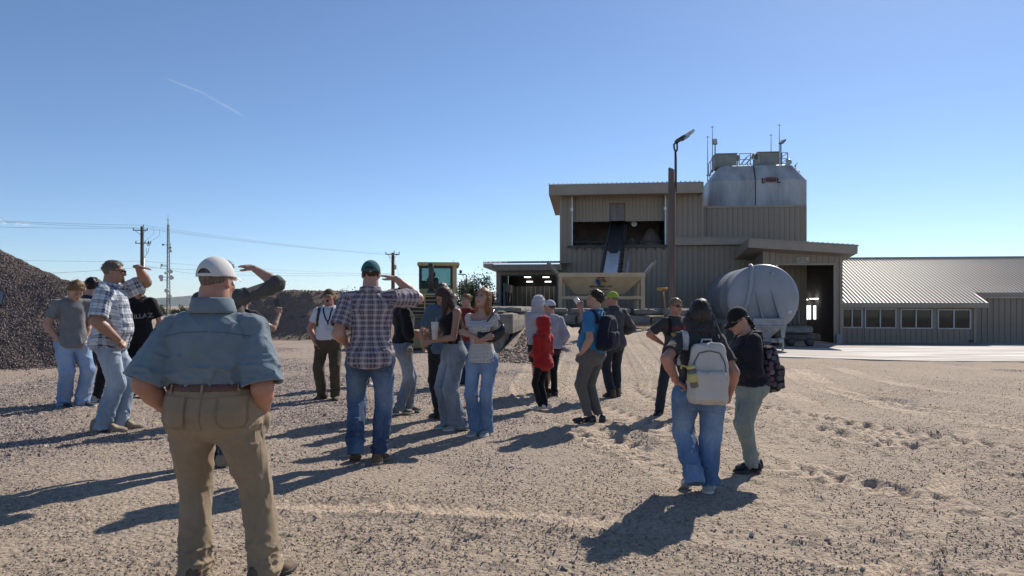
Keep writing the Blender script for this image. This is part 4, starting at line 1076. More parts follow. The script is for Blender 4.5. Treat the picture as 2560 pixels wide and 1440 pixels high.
for k in range(ni):
    b_ = d * (Lc * (k + 0.5) / ni)
    MB().tube([b_ - sd * 0.5 - up * 0.1, b_ - sd * 0.4 + up * 0.19], 0.035, 6).tube([b_ + sd * 0.5 - up * 0.1, b_ + sd * 0.4 + up * 0.19], 0.035, 6).tube([b_ - sd * 0.52 - up * 0.1, b_ + sd * 0.52 - up * 0.1], 0.03, 6).build('idler', DSTEEL, conv)
    MB().lathe([(0.03, -0.02), (0.085, 0), (0.085, 0.07), (0.03, 0.09)], 10, 'x', b_ - sd * 0.56 - up * 0.08).lathe([(0.03, -0.02), (0.085, 0), (0.085, 0.07), (0.03, 0.09)], 10, 'x', b_ + sd * 0.46 - up * 0.08).build('roller_end', DSTEEL, conv)
MB().tube([sd * 0.8 + d * 0.2 + up * 0.1, sd * 0.8 + d * 3.2 + up * 0.1], 0.06, 8).tube([sd * 0.8 + d * 0.4 - up * 0.3, sd * 0.8 + d * 0.4 + up * 0.1], 0.03, 6).build('side_pipe', STEEL, conv)
MB().lathe([(0.3, -0.5), (0.3, 0.5)], 18, 'x', d * Lc - up * 0.2).build('head_pulley', DSTEEL, conv)
mo = d * (Lc * 0.97) + sd * 0.85
MB().box(mo.x - 0.18, mo.x + 0.18, mo.y - 0.3, mo.y + 0.3, mo.z - 0.05, mo.z + 0.35, 0.05).lathe([(0.17, 0), (0.17, 0.4)], 14, 'y', (mo.x, mo.y - 0.6, mo.z - 0.1)).build('drive_motor', STEEL, conv)

# ---------------------------------------------------------------- concrete blocks
def rough_block(seed, lx, ly, lz, rough=0.02, top=0.0):
    r = random.Random(seed); q = MB()
    nx_, ny_, nz_ = max(3, int(lx / 0.18)), max(3, int(ly / 0.22)), 3
    def pt(i, j, k):
        x_, y_, z_ = lx * i / nx_, ly * j / ny_, lz * k / nz_
        e = sum((i in (0, nx_), j in (0, ny_), k in (0, nz_)))
        s = 0.03 if e >= 2 else 0.0
        f = lambda c, a, n_: c + (s if a == 0 else -s if a == n_ else 0)
        rr = random.Random(seed * 1000003 + i * 7919 + j * 104729 + k * 1299709)
        tz = (rr.uniform(-top, top * 0.5) if k == nz_ else 0)
        return (f(x_, i, nx_) + rr.uniform(-rough, rough), f(y_, j, ny_) + rr.uniform(-rough, rough), f(z_, k, nz_) + rr.uniform(-rough, rough) * 0.7 + tz)
    idx = {}
    def g(i, j, k):
        if (i, j, k) not in idx: idx[(i, j, k)] = len(q.v); q.v.append(pt(i, j, k))
        return idx[(i, j, k)]
    def quad(*c): q.f.append(tuple(g(*t) for t in c)); q.sm.append(False)
    for i in range(nx_):
        for j in range(ny_):
            quad((i, j, 0), (i, j + 1, 0), (i + 1, j + 1, 0), (i + 1, j, 0)); quad((i, j, nz_), (i + 1, j, nz_), (i + 1, j + 1, nz_), (i, j + 1, nz_))
        for k in range(nz_):
            quad((i, 0, k), (i + 1, 0, k), (i + 1, 0, k + 1), (i, 0, k + 1)); quad((i, ny_, k), (i, ny_, k + 1), (i + 1, ny_, k + 1), (i + 1, ny_, k))
    for j in range(ny_):
        for k in range(nz_):
            quad((0, j, k), (0, j, k + 1), (0, j + 1, k + 1), (0, j + 1, k)); quad((nx_, j, k), (nx_, j + 1, k), (nx_, j + 1, k + 1), (nx_, j, k + 1))
    return q
nblk = 0
def block(px, py, pz, lx, ly, lz, label, rz=-TH, rough=0.006, top=0.0, group='stacked concrete blocks'):
    global nblk; nblk += 1
    o = rough_block(nblk, lx, ly, lz, rough, top).build('concrete_block', CONC, None, (px, py, pz), (0, 0, rz))
    return tag(o, label, 'concrete block', group)
# left wall: right faces lie on a plane that recedes with the building
def lw(s, right, z, lx, ly, lz, label, **k):
    x0 = 0.05 + 0.1045 * (s - 19.5) + right
    block(x0 - lx * math.cos(TH), s + lx * math.sin(TH), z, lx, ly, lz, label, **k)
lw(19.5, 0.0, 0.69, 1.2, 1.75, 0.60, 'smooth concrete block at the near end of the left wall, upper course')
lw(19.4, -0.34, 0.06, 1.2, 1.2, 0.62, 'concrete block at the near end of the left wall, lower course')
for k, s in enumerate((20.62, 21.84, 23.06)): lw(s, -0.33 + 0.03 * k, 0.07, 1.2, 1.2, 0.61, ('nearest', 'middle', 'farthest')[k] + ' lower concrete block of the left wall half buried in crushed rock')
for k, s in enumerate((21.27, 23.04, 24.81, 26.58)): lw(s, 0.0 + 0.01 * k, 0.69, 1.0, 1.75, 0.585, ('first', 'second', 'third', 'farthest')[k] + ' upper concrete block of the left wall under the cap slabs')
for k, s in enumerate((21.6, 23.0, 24.6, 26.1)): lw(s, 0.06, 1.28, 1.5 if k == 0 else 1.2, 1.35 if k < 2 else 1.45, 0.2, 'rough broken concrete slab capping the left wall, ' + ('nearest', 'second', 'third', 'farthest')[k] + ' one', rough=0.022, top=0.02, group='slabs capping the left wall')
t = rough_block(77, 0.3, 0.5, 0.07, 0.004).build('concrete_key', CONC, None, (-0.5, 19.75, 1.292), (0, 0, -TH)); tag(t, 'raised concrete key on top of the near wall block', 'concrete key')
# row at the head of the ramp
bs = 28.9
def row(px0, px1, py0, py1, label, ly=0.7, **k):
    x0, _, z1 = P(px0, py0, bs); x1, _, z0 = P(px1, py1, bs)
    block(x0, bs + (2.5 - x0) * 0.06, z0, x1 - x0, ly, z1 - z0, label, rz=-rad(3.4), group='blocks across the head of the ramp', **k)
row(1338, 1420, 770, 783, 'top course concrete block at the left end of the ramp head', rough=0.012)
row(1426, 1510, 770.5, 784, 'top course concrete block under the left hopper leg', rough=0.012)
row(1512, 1577, 771, 785, 'top course concrete block behind the man in the green cap', rough=0.012, top=0.02)
row(1583.5, 1661, 772, 787, 'top course rough topped concrete block under the right hopper leg', rough=0.016, top=0.06)
row(1338, 1440, 786, 812, 'lower course concrete block at the left of the ramp head', rough=0.01)
row(1442, 1540, 787, 812, 'lower course concrete block in the middle of the ramp head', rough=0.01)
row(1542, 1624, 788, 812, 'lower course concrete block right of the middle of the ramp head', rough=0.01)
row(1626, 1690, 791, 815, 'low set concrete block at the right of the ramp head', rough=0.01, ly=0.6)
x0, _, z1 = P(1663, 770, 28.0); x1, _, z0 = P(1738, 792, 28.0)
o = rough_block(55, x1 - x0, 0.8, z1 - z0, 0.05, 0.07).build('boulder_slab', CONC, None, (x0, 28.0, z0), (0, 0, -TH)); tag(o, 'thick rough concrete slab at the foot of the lamp post', 'concrete slab')
for k, (s, zz) in enumerate(((26.4, 0.2), (24.9, 0.05), (23.4, -0.1))):
    xw = 6.55 + 0.1045 * (s - 28)
    block(xw, s, zz - 0.25, 0.7, 1.45, 1.0, 'concrete block along the right side of the ramp, ' + ('far', 'middle', 'near')[k] + ' one', rough=0.012, group='blocks along the right side of the ramp')

# ---------------------------------------------------------------- lamp post and yellow bar
YL = 29.6
WOOD = mat('weathered post', (0.165, 0.135, 0.115), 0.85, var=0.2, vs=3, bump=0.3, bs=18, stretch=(1, 1, 0.08))
lx0, _, lzt = P(1678, 423, YL)
post = thing('lamp_post', 'thick weathered post carrying a dark steel mast with a tilted area light', 'lamp post', (lx0, YL, 0.9))
MB().hexa([(-.135, -.135, -.4), (.135, -.135, -.4), (.135, .135, -.4), (-.135, .135, -.4)], [(-.1, -.12, lzt - .9 + .06), (.1, -.12, lzt - .9 - .03), (.1, .12, lzt - .9 - .03), (-.1, .12, lzt - .9 + .06)]).build('post', WOOD, post)
mz0, mz1 = P(0, 480, YL)[2] - 0.9, P(0, 378, YL)[2] - 0.9
mx = P(1688.5, 400, YL)[0] - lx0
MB().tube([(mx, -0.05, mz0), (mx, -0.05, mz1)], 0.055, 10).build('mast', DSTEEL, post)
MB().tube([(mx - 0.06, -0.15, -0.4), (mx - 0.06, -0.15, mz0 + 0.2)], 0.025, 8).build('conduit', mat('rusty conduit', (0.22, 0.15, 0.11), 0.7), post)
def Lp(px, py): v = Vector(P(px, py, YL)); return (v.x - lx0, -0.05, v.z - 0.9)
MB().tube([Lp(1688.5, 380), Lp(1685, 372), Lp(1684, 362), Lp(1687, 359), Lp(1691, 357)], 0.042, 8).tube([Lp(1688.5, 382), Lp(1692.5, 374), Lp(1692, 362), Lp(1693, 354)], 0.04, 8).build('yoke', DSTEEL, post)
def head_box(pa, pb, wd, y0, y1, m, nm, bev=0.015):
    a, b_ = Vector(Lp(*pa)), Vector(Lp(*pb))
    MB().beam(a + Vector((0, (y0 + y1) / 2 + 0.05, 0)), b_ + Vector((0, (y0 + y1) / 2 + 0.05, 0)), y1 - y0, wd, up=(-0.5, 0, 0.87)).build(nm, m, post)
head_box((1690, 355), (1707, 344.5), 0.15, -0.26, 0.16, DSTEEL, 'driver_box'); head_box((1703, 346.5), (1731, 329.5), 0.1, -0.3, 0.2, DSTEEL, 'lamp_head')
LENS = mat('lamp lens', (0, 0, 0))
for a, b_ in (((1709.5, 343.5), (1718.5, 338)), ((1720, 337), (1729.5, 331.2))): head_box(a, b_, 0.085, -0.33, -0.301, LENS, 'lens')
head_box((1706, 352), (1722, 342), 0.025, -0.2, 0.1, DSTEEL, 'cooling_fin')
YEL = mat('yellow paint', (0.50, 0.30, 0.06), 0.55, var=0.12, vs=6)
bxp = Vector(P(1668, 771, 28.6))
t = thing('yellow_bar', 'yellow tee shaped bar on a thin handle leaning on the lamp post', 'tool', bxp)
tp = Vector(P(1666, 724, 29.3)) - bxp
MB().tube([(0, 0.3, -0.1), tp + Vector((0, .55, 0))], 0.03, 8).build('handle', YEL, t)
MB().lathe([(0.03, -0.37), (0.065, -0.35), (0.065, 0.38), (0.03, 0.40)], 12, 'x', (tp.x + 0.08, tp.y + .55, tp.z + 0.03)).build('head', YEL, t)

# ---------------------------------------------------------------- horizontal cement tank
YT = 29.0
c0 = Vector(P(1908, 747, YT)); rt_ = 86 * YT / F
TANK = mat('white tank paint', (0.29, 0.31, 0.345), 0.42, var=0.05, vs=0.7, dirt=(0.235, 0.248, 0.272))
tank = thing('storage_tank', 'big white horizontal cement tank on a steel stand before the truck bay', 'tank', (c0.x, c0.y, float(gz(c0.x, c0.y)) + 0.035), -TH - rad(1.5))
zc = c0.z - tank.location.z; TL = 6.3
prof = [(0.02, -0.36), (0.35 * rt_, -0.33), (0.62 * rt_, -0.26), (0.84 * rt_, -0.15), (0.96 * rt_, -0.06), (rt_, 0.02), (rt_ + 0.012, 0.06), (rt_ + 0.012, 0.12), (rt_, 0.14), (rt_, 1.9), (rt_ + 0.008, 1.93), (rt_ + 0.008, 1.97), (rt_, 2.0), (rt_, TL), (0.96 * rt_, TL + 0.1), (0.62 * rt_, TL + 0.3), (0.02, TL + 0.4)]
MB().lathe(prof, 72, 'y', (0, 0, zc)).build('shell', TANK, tank)
def head_y(x, z): 
    r = min(math.hypot(x, z) / rt_, 1); return float(np.interp(r, [0, .35, .62, .84, .96, 1], [-.36, -.33, -.26, -.15, -.06, .02]))
for x0_, xb in ((-0.42, -0.16), (0.22, 0.56)):      # slanting stiffener fins on the end
    z1_, z0_ = 0.42, -0.92
    pts = [(x0_, head_y(x0_, z1_) - 0.01, zc + z1_), (xb, head_y(xb, z0_) - 0.42, zc + z0_), (xb, head_y(xb, z0_) + 0.1, zc + z0_), (x0_, head_y(x0_, z1_) + 0.1, zc + z1_)]
    MB().plate(pts, (0.06, 0, 0)).build('fin', TANK, tank)
pipe = [(-0.5, 0.15, zc + rt_ * 0.98), (-0.5, -0.18, zc + rt_ * 0.94), (-0.54, -0.36, zc + rt_ * 0.78), (-0.60, -0.42, zc + 0.5), (-0.74, -0.42, zc - 0.2), (-0.92, -0.36, zc - 0.95)]
MB().tube(pipe, 0.075, 12).build('fill_pipe', TANK, tank)
MB().lathe([(0.07, -0.05), (0.1, 0.0), (0.07, 0.04)], 14, 'y', (0.33, head_y(0.33, 1.05) - 0.02, zc + 1.05)).build('gauge', TANK, tank)
zf1, zf2 = P(0, 796, YT - .6)[2] - tank.location.z, P(0, 813, YT - .6)[2] - tank.location.z
FR = mat('white frame paint', (0.36, 0.365, 0.37), 0.5, var=0.12, vs=3, dirt=(0.25, 0.245, 0.235))
fx0, fx1 = P(1893, 0, YT - .7)[0] - c0.x - 0.05, P(1967, 0, YT - .7)[0] - c0.x
MB().box(fx0, fx1, -0.75, -0.3, zf2 - 0.02, zf1, 0.02).build('bolster', FR, tank)
MB().box(fx0 - 0.03, fx1 + 0.03, -0.79, -0.2, zf2 - 0.08, zf2 - 0.021).build('flange', FR, tank)
zcb = P(0, 850, YT - .6)[2] - tank.location.z
MB().hexa([(fx0 + .5, -.45, zcb), (fx0 + .64, -.45, zcb), (fx0 + .64, .1, zcb), (fx0 + .5, .1, zcb)], [(fx0, -.72, zf2 - .085), (fx1 - .12, -.72, zf2 - .085), (fx1 - .12, .8, zf2 - .085), (fx0, .8, zf2 - .085)]).build('discharge_cone', FR, tank)
for sx in (fx1 - 0.06, fx0 - 0.5):
    for yy_2 in (-0.55, 3.2, 5.6):
        MB().hexa([(sx - .06, yy_2 - .06, .52), (sx + .06, yy_2 - .06, .52), (sx + .06, yy_2 + .06, .52), (sx - .06, yy_2 + .06, .52)], [(sx - .13, yy_2 - .1, zf2 + .1), (sx + .13, yy_2 - .1, zf2 + .1), (sx + .13, yy_2 + .1, zf2 + .1), (sx - .13, yy_2 + .1, zf2 + .1)]).tube([(sx, yy_2, 0), (sx, yy_2, .53)], .045, 10).build('leg', FR, tank)
MB().box(fx0 - 0.6, fx0 - 0.4, -0.4, 5.8, zf2 - .05, zf1 - 0.1).box(fx1 - 0.2, fx1, -0.15, 5.8, zf2 - .05, zf1 - .1).build('skid_rail', FR, tank)
MB().tube([(fx0 + 0.3, -0.5, zcb - 0.02), (fx0 + 1.08, -0.5, zcb - 0.02)], 0.09, 12).lathe([(0.13, 0), (0.13, 0.04)], 14, 'x', (fx0 + 0.72, -0.5, zcb - 0.02)).lathe([(0.02, -0.02), (0.115, -0.01), (0.115, 0.1)], 16, 'y', (fx0 + 1.1, -0.62, zcb - 0.02)).build('outlet_pipe', FR, tank)
PALE = mat('pale stencil', (0.72, 0.72, 0.72), 0.6, var=0.05)
text('stencil_number', '20', 0.19, PALE, tank, (1.02, head_y(1.02, -.6) - 0.035, zc - 0.62), (math.pi / 2 + 0.15, 0, 0.35), bold=0.003)
text('stencil_number', '(13)', 0.16, PALE, tank, (-rt_ * 0.90 - 0.02, 0.75, zc - 0.60), (math.pi / 2 - 0.3, 0, -math.pi / 2), bold=0.003)
MB().lathe([(0.05, 0), (0.5, 0.03), (0.55, 0.12), (0.55, 0.32), (0.2, 0.36)], 22, 'x', (fx1 + 0.2, 2.6, 0.55)).build('wheel', DSTEEL, tank)

# blower machine beyond the tank, before the truck bay doorway
YM = 33.5
mc = Vector(P(1995, 850, YM)); mg = float(gz(mc.x, mc.y)) + 0.035
mach = thing('pump_machine', 'dark grey pump unit with upright pipes between the white tank and the bay doorway', 'machine', (mc.x, mc.y, mg), -TH)
MG = mat('grey pump paint', (0.20, 0.20, 0.19), 0.5, 0.2, var=0.2, vs=3)
MB().box(-0.75, 0.6, -0.4, 0.5, 0.62, 0.98, 0.08).build('body', MG, mach); MB().box(-0.8, 0.95, -0.36, 0.46, 0.3, 0.6, 0.03).build('base', DSTEEL, mach)
for xx_2 in (-0.62, -0.42, -0.22, 0.02): MB().tube([(xx_2, 0, 0.97), (xx_2, 0, 1.75 + 0.1 * xx_2)], 0.06, 8).build('pipe', MG, mach)
MB().tube([(-0.62, 0, 1.7), (-0.4, 0, 1.86), (0.02, 0, 1.76)], 0.06, 8).build('pipe', MG, mach)
for xx_2 in (-0.45, 0.45): MB().lathe([(0.05, -0.02), (0.18, 0), (0.21, 0.05), (0.21, 0.18), (0.18, 0.22)], 18, 'y', (xx_2, -0.4, 0.21)).build('wheel', DSTEEL, mach)

# ---------------------------------------------------------------- wheel loader (seen from behind)
YW = 23.0
lc = Vector(P(1083, 884, YW)); lg = float(gz(lc.x, lc.y))
LPX = F / YW
ld = thing('wheel_loader', 'dusty yellow wheel loader seen from behind with a black exhaust stack', 'loader', (lc.x, lc.y, lg), rad(6))
YLW = mat('loader yellow', (0.50, 0.37, 0.15), 0.5, var=0.12, vs=2.0, dirt=(0.36, 0.29, 0.17))
CGREY = mat('counterweight grey', (0.075, 0.075, 0.075), 0.6, var=0.25, vs=3)
TYRE = mat('tyre rubber', (0.028, 0.027, 0.026), 0.9, var=0.3, vs=5, dirt=(0.07, 0.06, 0.05))
def lz_(py): return CH - (py - HZ) / LPX - lg
def lx_(px): return (px - 1083) / LPX
q = MB().box(-0.98, 0.80, 0.0, 1.5, lz_(794), lz_(733), 0.08); q.build('hood', YLW, ld)
MB().box(-0.96, 0.42, -0.005, 0.02, lz_(790), lz_(738)).build('grille_opening', DARKIN, ld)
for k in range(6): MB().box(-0.98, 0.45, -0.05, -0.006, lz_(788 - 9.2 * k), lz_(786.3 - 9.2 * k)).build('grille_bar', YLW, ld)
MB().box(-0.30, -0.26, -0.06, -0.051, lz_(790), lz_(738)).build('grille_post', YLW, ld)
MB().box(-1.12, 1.0, -0.25, 0.9, lz_(835), lz_(796), 0.06).build('counterweight', CGREY, ld)
MB().box(0.42, 0.47, -0.26, -0.251, lz_(818), lz_(805)).box(0.66, 0.86, -0.26, -0.251, lz_(823), lz_(800)).build('reflector', FRAME, ld)
MB().box(-0.9, 0.85, 0.1, 4.4, lz_(872), lz_(838), 0.05).build('chassis', YLW, ld)
MB().box(-0.12, 0.12, -0.42, -0.2, lz_(866), lz_(842), 0.02).build('tow_hitch', YLW, ld)
MB().box(0.35, 0.72, -0.006, -0.001, lz_(745.5), lz_(739)).build('hood_label', FRAME, ld)
r_w = 0.72
for sx in (-1, 1):
    for yy_2 in (0.95, 3.9):
        wx = sx * 1.02
        w_ = MB().lathe([(0.3, -0.27), (r_w - 0.1, -0.27), (r_w, -0.2), (r_w, 0.2), (r_w - 0.1, 0.27), (0.3, 0.27)], 40, 'x', (0, 0, 0)).build('wheel', TYRE, ld, (wx, yy_2, r_w))
        MB().lathe([(0.05, -0.2), (0.38, -0.22), (0.4, 0.0), (0.38, 0.22), (0.05, 0.2)], 24, 'x').build('rim', YLW, w_)
        lug = MB()
        for k in range(22):
            a = 2 * math.pi * k / 22; 
            for s2 in (-1, 1):
                o_ = Matrix.Rotation(a + s2 * 0.07, 3, 'X')
                c8 = [Vector((s2 * x_, y_, z_)) for z_ in (r_w - 0.02, r_w + 0.035) for x_, y_ in ((0.02, -0.03), (0.26, -0.075), (0.26, 0.0), (0.02, 0.045))]
                lug.hexa([o_ @ v for v in c8[:4]], [o_ @ v for v in c8[4:]])
        lug.build('tread', TYRE, w_)
    MB().box(sx * 1.02 - 0.3, sx * 1.02 + 0.3, 0.15, 1.75, lz_(803), lz_(799), 0.01).build('fender', YLW, ld)
# cab
cz0, cz1, czr = lz_(728), lz_(658), lz_(655.5)
cx0_, cx1_ = lx_(1044), lx_(1132); cy0, cy1 = 1.55, 3.05
MB().box(cx0_ - 0.06, lx_(1152) , cy0 - 0.1, cy1 + 0.15, cz1, cz1 + 0.13, 0.03).build('roof', YLW, ld)
MB().box(cx0_ + 0.02, cx1_ + 0.15, cy0, cy1, lz_(740), cz0).build('cab_base', YLW, ld)
MB().box(cx0_ + 0.02, cx1_ + 0.15, cy0 - 0.02, cy0 + 0.06, cz0, cz0 + 0.12).build('rear_sill', YLW, ld)
RUB = mat('window rubber', (0.02, 0.02, 0.022), 0.5)
q = MB()
for a, b_ in ((cx0_, cx0_ + 0.1), (cx1_ - 0.06, cx1_ + 0.02)): q.box(a, b_, cy0 - 0.01, cy0 + 0.05, cz0 + 0.121, cz1)
q.box(cx0_ + 0.101, cx1_ - 0.061, cy0 - 0.01, cy0 + 0.05, cz1 - 0.06, cz1 - 0.001)
for a in (cx0_, cx1_ + 0.1): q.box(a, a + 0.07, cy1 - 0.06, cy1, cz0, cz1)
q.build('window_seal', RUB, ld)
MB().box(cx1_ + 0.021, cx1_ + 0.17, cy0 - 0.005, cy0 + 0.12, cz0 + 0.121, cz1 - 0.001).build('rear_pillar', YLW, ld)
CABG = glass_mat(.12, (.62, .74, .74))
MB().box(cx0_ + 0.1, cx1_ - 0.06, cy0 + 0.02, cy0 + 0.03, cz0 + 0.12, cz1 - 0.06).build('rear_window', CABG, ld)
MB().box(cx0_ + 0.07, cx1_ + 0.1, cy1 - 0.035, cy1 - 0.025, cz0, cz1).build('front_window', CABG, ld)
MB().box(cx1_ + 0.14, cx1_ + 0.15, cy0 + 0.12, cy1 - 0.06, cz0 - 0.2, cz1).build('side_window', CABG, ld); MB().box(cx0_ + 0.03, cx0_ + 0.04, cy0 + 0.06, cy1 - 0.06, cz0, cz1).build('side_window', CABG, ld)
MB().box(-0.25, 0.18, 2.0, 2.14, cz0 - 0.1, cz0 + 0.55, 0.06).box(-0.12, 0.06, 2.02, 2.12, cz0 + 0.56, cz0 + 0.76, 0.04).build('seat', RUB, ld)
MB().box(-0.55, -0.2, 2.6, 2.9, cz0, cz0 + 0.45, 0.05).build('console', RUB, ld)
ex = lx_(1077)
MB().tube([(ex, 1.0, lz_(734)), (ex, 1.0, lz_(672)), (ex, 1.0, lz_(664)), (ex - 0.03, 0.86, lz_(659))], [0.1, 0.095, 0.095, 0.085], 14).build('exhaust_stack', DSTEEL, ld)
MB().lathe([(0.16, 0), (0.16, 0.12)], 16, 'z', (ex, 1.0, lz_(734))).build('exhaust_collar', DSTEEL, ld)
MB().box(lx_(1153), lx_(1160), 2.2, 2.35, lz_(675), lz_(666), 0.02).build('work_light', RUB, ld)
mx0, mx1 = lx_(1150), lx_(1173)
MB().tube([(mx0, 2.7, lz_(676)), (mx1 - 0.05, 2.7, lz_(676)), (mx1, 2.7, lz_(678)), (mx1 + 0.01, 2.7, lz_(706)), (mx1 - 0.03, 2.7, lz_(709)), (mx0, 2.7, lz_(709))], 0.022, 6).build('mirror_frame', RUB, ld)
MB().tube([(mx0 + .05, 2.5, lz_(745)), (mx0 + 0.05, 2.5, lz_(700)), (mx0 + .12, 2.5, lz_(697)), (mx1 - 0.08, 2.5, lz_(697))], 0.02, 6).tube([(lx_(1161), 2.4, lz_(745)), (lx_(1161), 2.4, lz_(697))], 0.02, 6).tube([(mx0 + .05, 2.4, lz_(717)), (mx1 - 0.06, 2.4, lz_(717)), (mx1 - 0.02, 2.4, lz_(722)), (mx1 - 0.02, 2.4, lz_(745))], 0.02, 6).build('handrail', RUB, ld)
for k in range(4): MB().box(0.9, 1.3, 2.1, 2.35, 0.5 + 0.33 * k, 0.54 + 0.33 * k).build('step', RUB, ld)
MB().tube([(lx_(1137), 2.9, cz1 + 0.12), (lx_(1137), 2.9, lz_(636))], [0.012, 0.006], 5).build('aerial', RUB, ld)
MB().hexa([(-1.35, 5.2, .1), (1.35, 5.2, .1), (1.35, 6.4, .05), (-1.35, 6.4, .05)], [(-1.35, 5.0, 1.1), (1.35, 5.0, 1.1), (1.35, 5.2, 1.1), (-1.35, 5.2, 1.1)]).beam((-0.5, 4.0, 1.0), (-0.5, 5.2, 0.6), 0.15, 0.25).beam((0.5, 4.0, 1.0), (0.5, 5.2, 0.6), 0.15, 0.25).build('bucket', YLW, ld)

# ---------------------------------------------------------------- utility poles, wires, radio mast
POLE = mat('utility pole wood', (0.16, 0.11, 0.07), 0.9, var=0.2, vs=2, stretch=(1, 1, 0.1))
def utility_pole(px, pyt, Y, label, arms, s=1.0):
    x_, _, zt_ = P(px, pyt, Y); z0_ = float(gz(x_, Y)) - 0.3
    t = thing('utility_pole', label, 'utility pole', (x_, Y, z0_), 0, None)
    h_ = zt_ - z0_; k = Y / F
    MB().tube([(0, 0, 0), (0, 0, h_)], [5.6 * k, 3.9 * k], 12).build('shaft', POLE, t)
    for (dy, x0_, x1_) in arms:
        zz = h_ - dy * k
        MB().box(x0_ * k, x1_ * k, -5 * k, -3.6 * k, zz - 1.2 * k, zz + 1.2 * k).build('crossarm', POLE, t)
        MB().beam((x0_ * k * 0.75, -4.2 * k, zz), (0, -4.4 * k, zz - 13 * k), 0.8 * k, 0.8 * k).beam((x1_ * k * 0.75, -4.2 * k, zz), (0, -4.4 * k, zz - 13 * k), 0.8 * k, 0.8 * k).build('brace', DSTEEL, t)
        for xx_2 in (x0_ + 1, x1_ - 1): MB().lathe([(0.5 * k, 0), (1.3 * k, 1.2 * k), (0.8 * k, 2.4 * k), (1.5 * k, 3.4 * k), (0.4 * k, 5 * k)], 10, 'z', (xx_2 * k, -4.3 * k, zz + 1.2 * k)).build('insulator', DSTEEL, t)
    MB().lathe([(0.5 * k, 0), (1.3 * k, 1.2 * k), (0.8 * k, 2.4 * k), (1.5 * k, 3.4 * k), (0.4 * k, 5 * k)], 10, 'z', (3 * k, 0, h_)).build('insulator', DSTEEL, t)
    return t, h_, k
YP1, YP2 = 47.0, 78.0
t1, h1, k1 = utility_pole(355.5, 566, YP1, 'tall brown utility pole with cut-outs beside the radio mast', [(10, -21, 16)])
MB().box(-15 * k1, 24 * k1, -5 * k1, -3.8 * k1, h1 - 43.5 * k1, h1 - 41.5 * k1).build('crossarm', POLE, t1)
for xx_2 in (-14, 9, 17, 23): MB().tube([(xx_2 * k1, -4.4 * k1, h1 - 42 * k1), ((xx_2 + 1.5) * k1, -4.6 * k1, h1 - 36 * k1)], [1.3 * k1, 0.9 * k1], 8).build('insulator', DSTEEL, t1)
for xx_2 in (18, 22): MB().tube([((xx_2 + 2) * k1, -5 * k1, h1 - 37 * k1), (xx_2 * k1, -6 * k1, h1 - 49 * k1), ((xx_2 - 2) * k1, -6 * k1, h1 - 49.5 * k1), ((xx_2 - 1) * k1, -5 * k1, h1 - 40 * k1)], 0.5 * k1, 6).build('cutout', DSTEEL, t1)
MB().tube([(20 * k1, -5 * k1, h1 - 54 * k1), (17 * k1, -5 * k1, h1 - 66 * k1), (6 * k1, -3 * k1, h1 - 80 * k1)], 0.5 * k1, 6).tube([(14 * k1, -5 * k1, h1 - 54 * k1), (13.5 * k1, -5 * k1, h1 - 68 * k1)], 0.45 * k1, 6).tube([(11 * k1, -4 * k1, h1 - 36 * k1), (22 * k1, -4 * k1, h1 - 27 * k1), (31 * k1, -4 * k1, h1 - 18 * k1), (27 * k1, 0, h1 - 0 * k1)], 0.3 * k1, 5).tube([(26 * k1, -4 * k1, h1 - 36 * k1), (38 * k1, -4 * k1, h1 - 29 * k1), (46 * k1, -4 * k1, h1 - 22 * k1), (43 * k1, 0, h1 - 8 * k1)], 0.3 * k1, 5).build('jumper_wire', DSTEEL, t1)
MB().tube([(5 * k1, -2 * k1, 0), (5 * k1, -2 * k1, h1 - 80 * k1)], 1.6 * k1, 8).build('riser_pipe', STEEL, t1)
t2, h2, k2 = utility_pole(982.5, 632, YP2, 'distant utility pole with a transformer beyond the man in the teal cap', [(4, -18, 17)])
MB().lathe([(0.5 * k2, -6 * k2), (3 * k2, -5 * k2), (3 * k2, 5 * k2), (1 * k2, 6.5 * k2)], 12, 'z', (6 * k2, -2 * k2, h2 - 36 * k2)).build('transformer', STEEL, t2)
MB().tube([(-3 * k2, -4 * k2, h2 - 2 * k2), (-9 * k2, -4 * k2, h2 - 12 * k2), (-5 * k2, -4 * k2, h2 - 20 * k2), (-1 * k2, -2 * k2, h2 - 30 * k2)], 0.3 * k2, 5).tube([(3 * k2, -4 * k2, h2 - 8 * k2), (17 * k2, -10 * k2, h2 - 58 * k2)], 0.25 * k2, 5).build('jumper_wire', DSTEEL, t2)
WIRE = mat('overhead wire', (0.12, 0.12, 0.125), 0.6, 0.2)
def wire(pts, label, w=0.011):
    """pts: (px, py, Y) with a hanging curve through them"""
    W_ = [Vector(P(*p)) for p in pts]
    out = []
    for a, b_ in zip(W_[:-1], W_[1:]):
        for k in range(12):
            t = k / 12; v = a.lerp(b_, t); v.z -= 0.006 * (b_ - a).length * 4 * t * (1 - t); out.append(v)
    out.append(W_[-1]); o = out[0].copy()
    tag(MB().tube([v - o for v in out], w, 5).build('power_line', WIRE, None, o), label, 'wire', 'overhead wires')
wire([(-60, 549, 40), (358, 563, YP1), (1000, 632, 120)], 'highest overhead wire crossing the sky at the pole top', 0.008)
wire([(-60, 551, 40), (336, 569, YP1), (965, 636, YP2)], 'overhead wire on the left end of the upper crossarm', 0.008)
wire([(-60, 566, 40), (371, 570, YP1), (998, 638, YP2)], 'overhead wire on the right end of the upper crossarm', 0.008)
wire([(-60, 648, 45), (357, 653, YP1), (980, 684, YP2), (1060, 686, 90)], 'thin overhead wire at the middle of the tall pole', 0.007)
wire([(0, 690, 40), (120, 683, 42), (354, 668, YP1), (980, 684, YP2)], 'thick lower cable rising to the tall pole from behind the dark pile', 0.009)
wire([(360, 663, YP1), (480, 684, 52), (982, 686, YP2)], 'lower cable running right from the tall pole past the mast', 0.009)
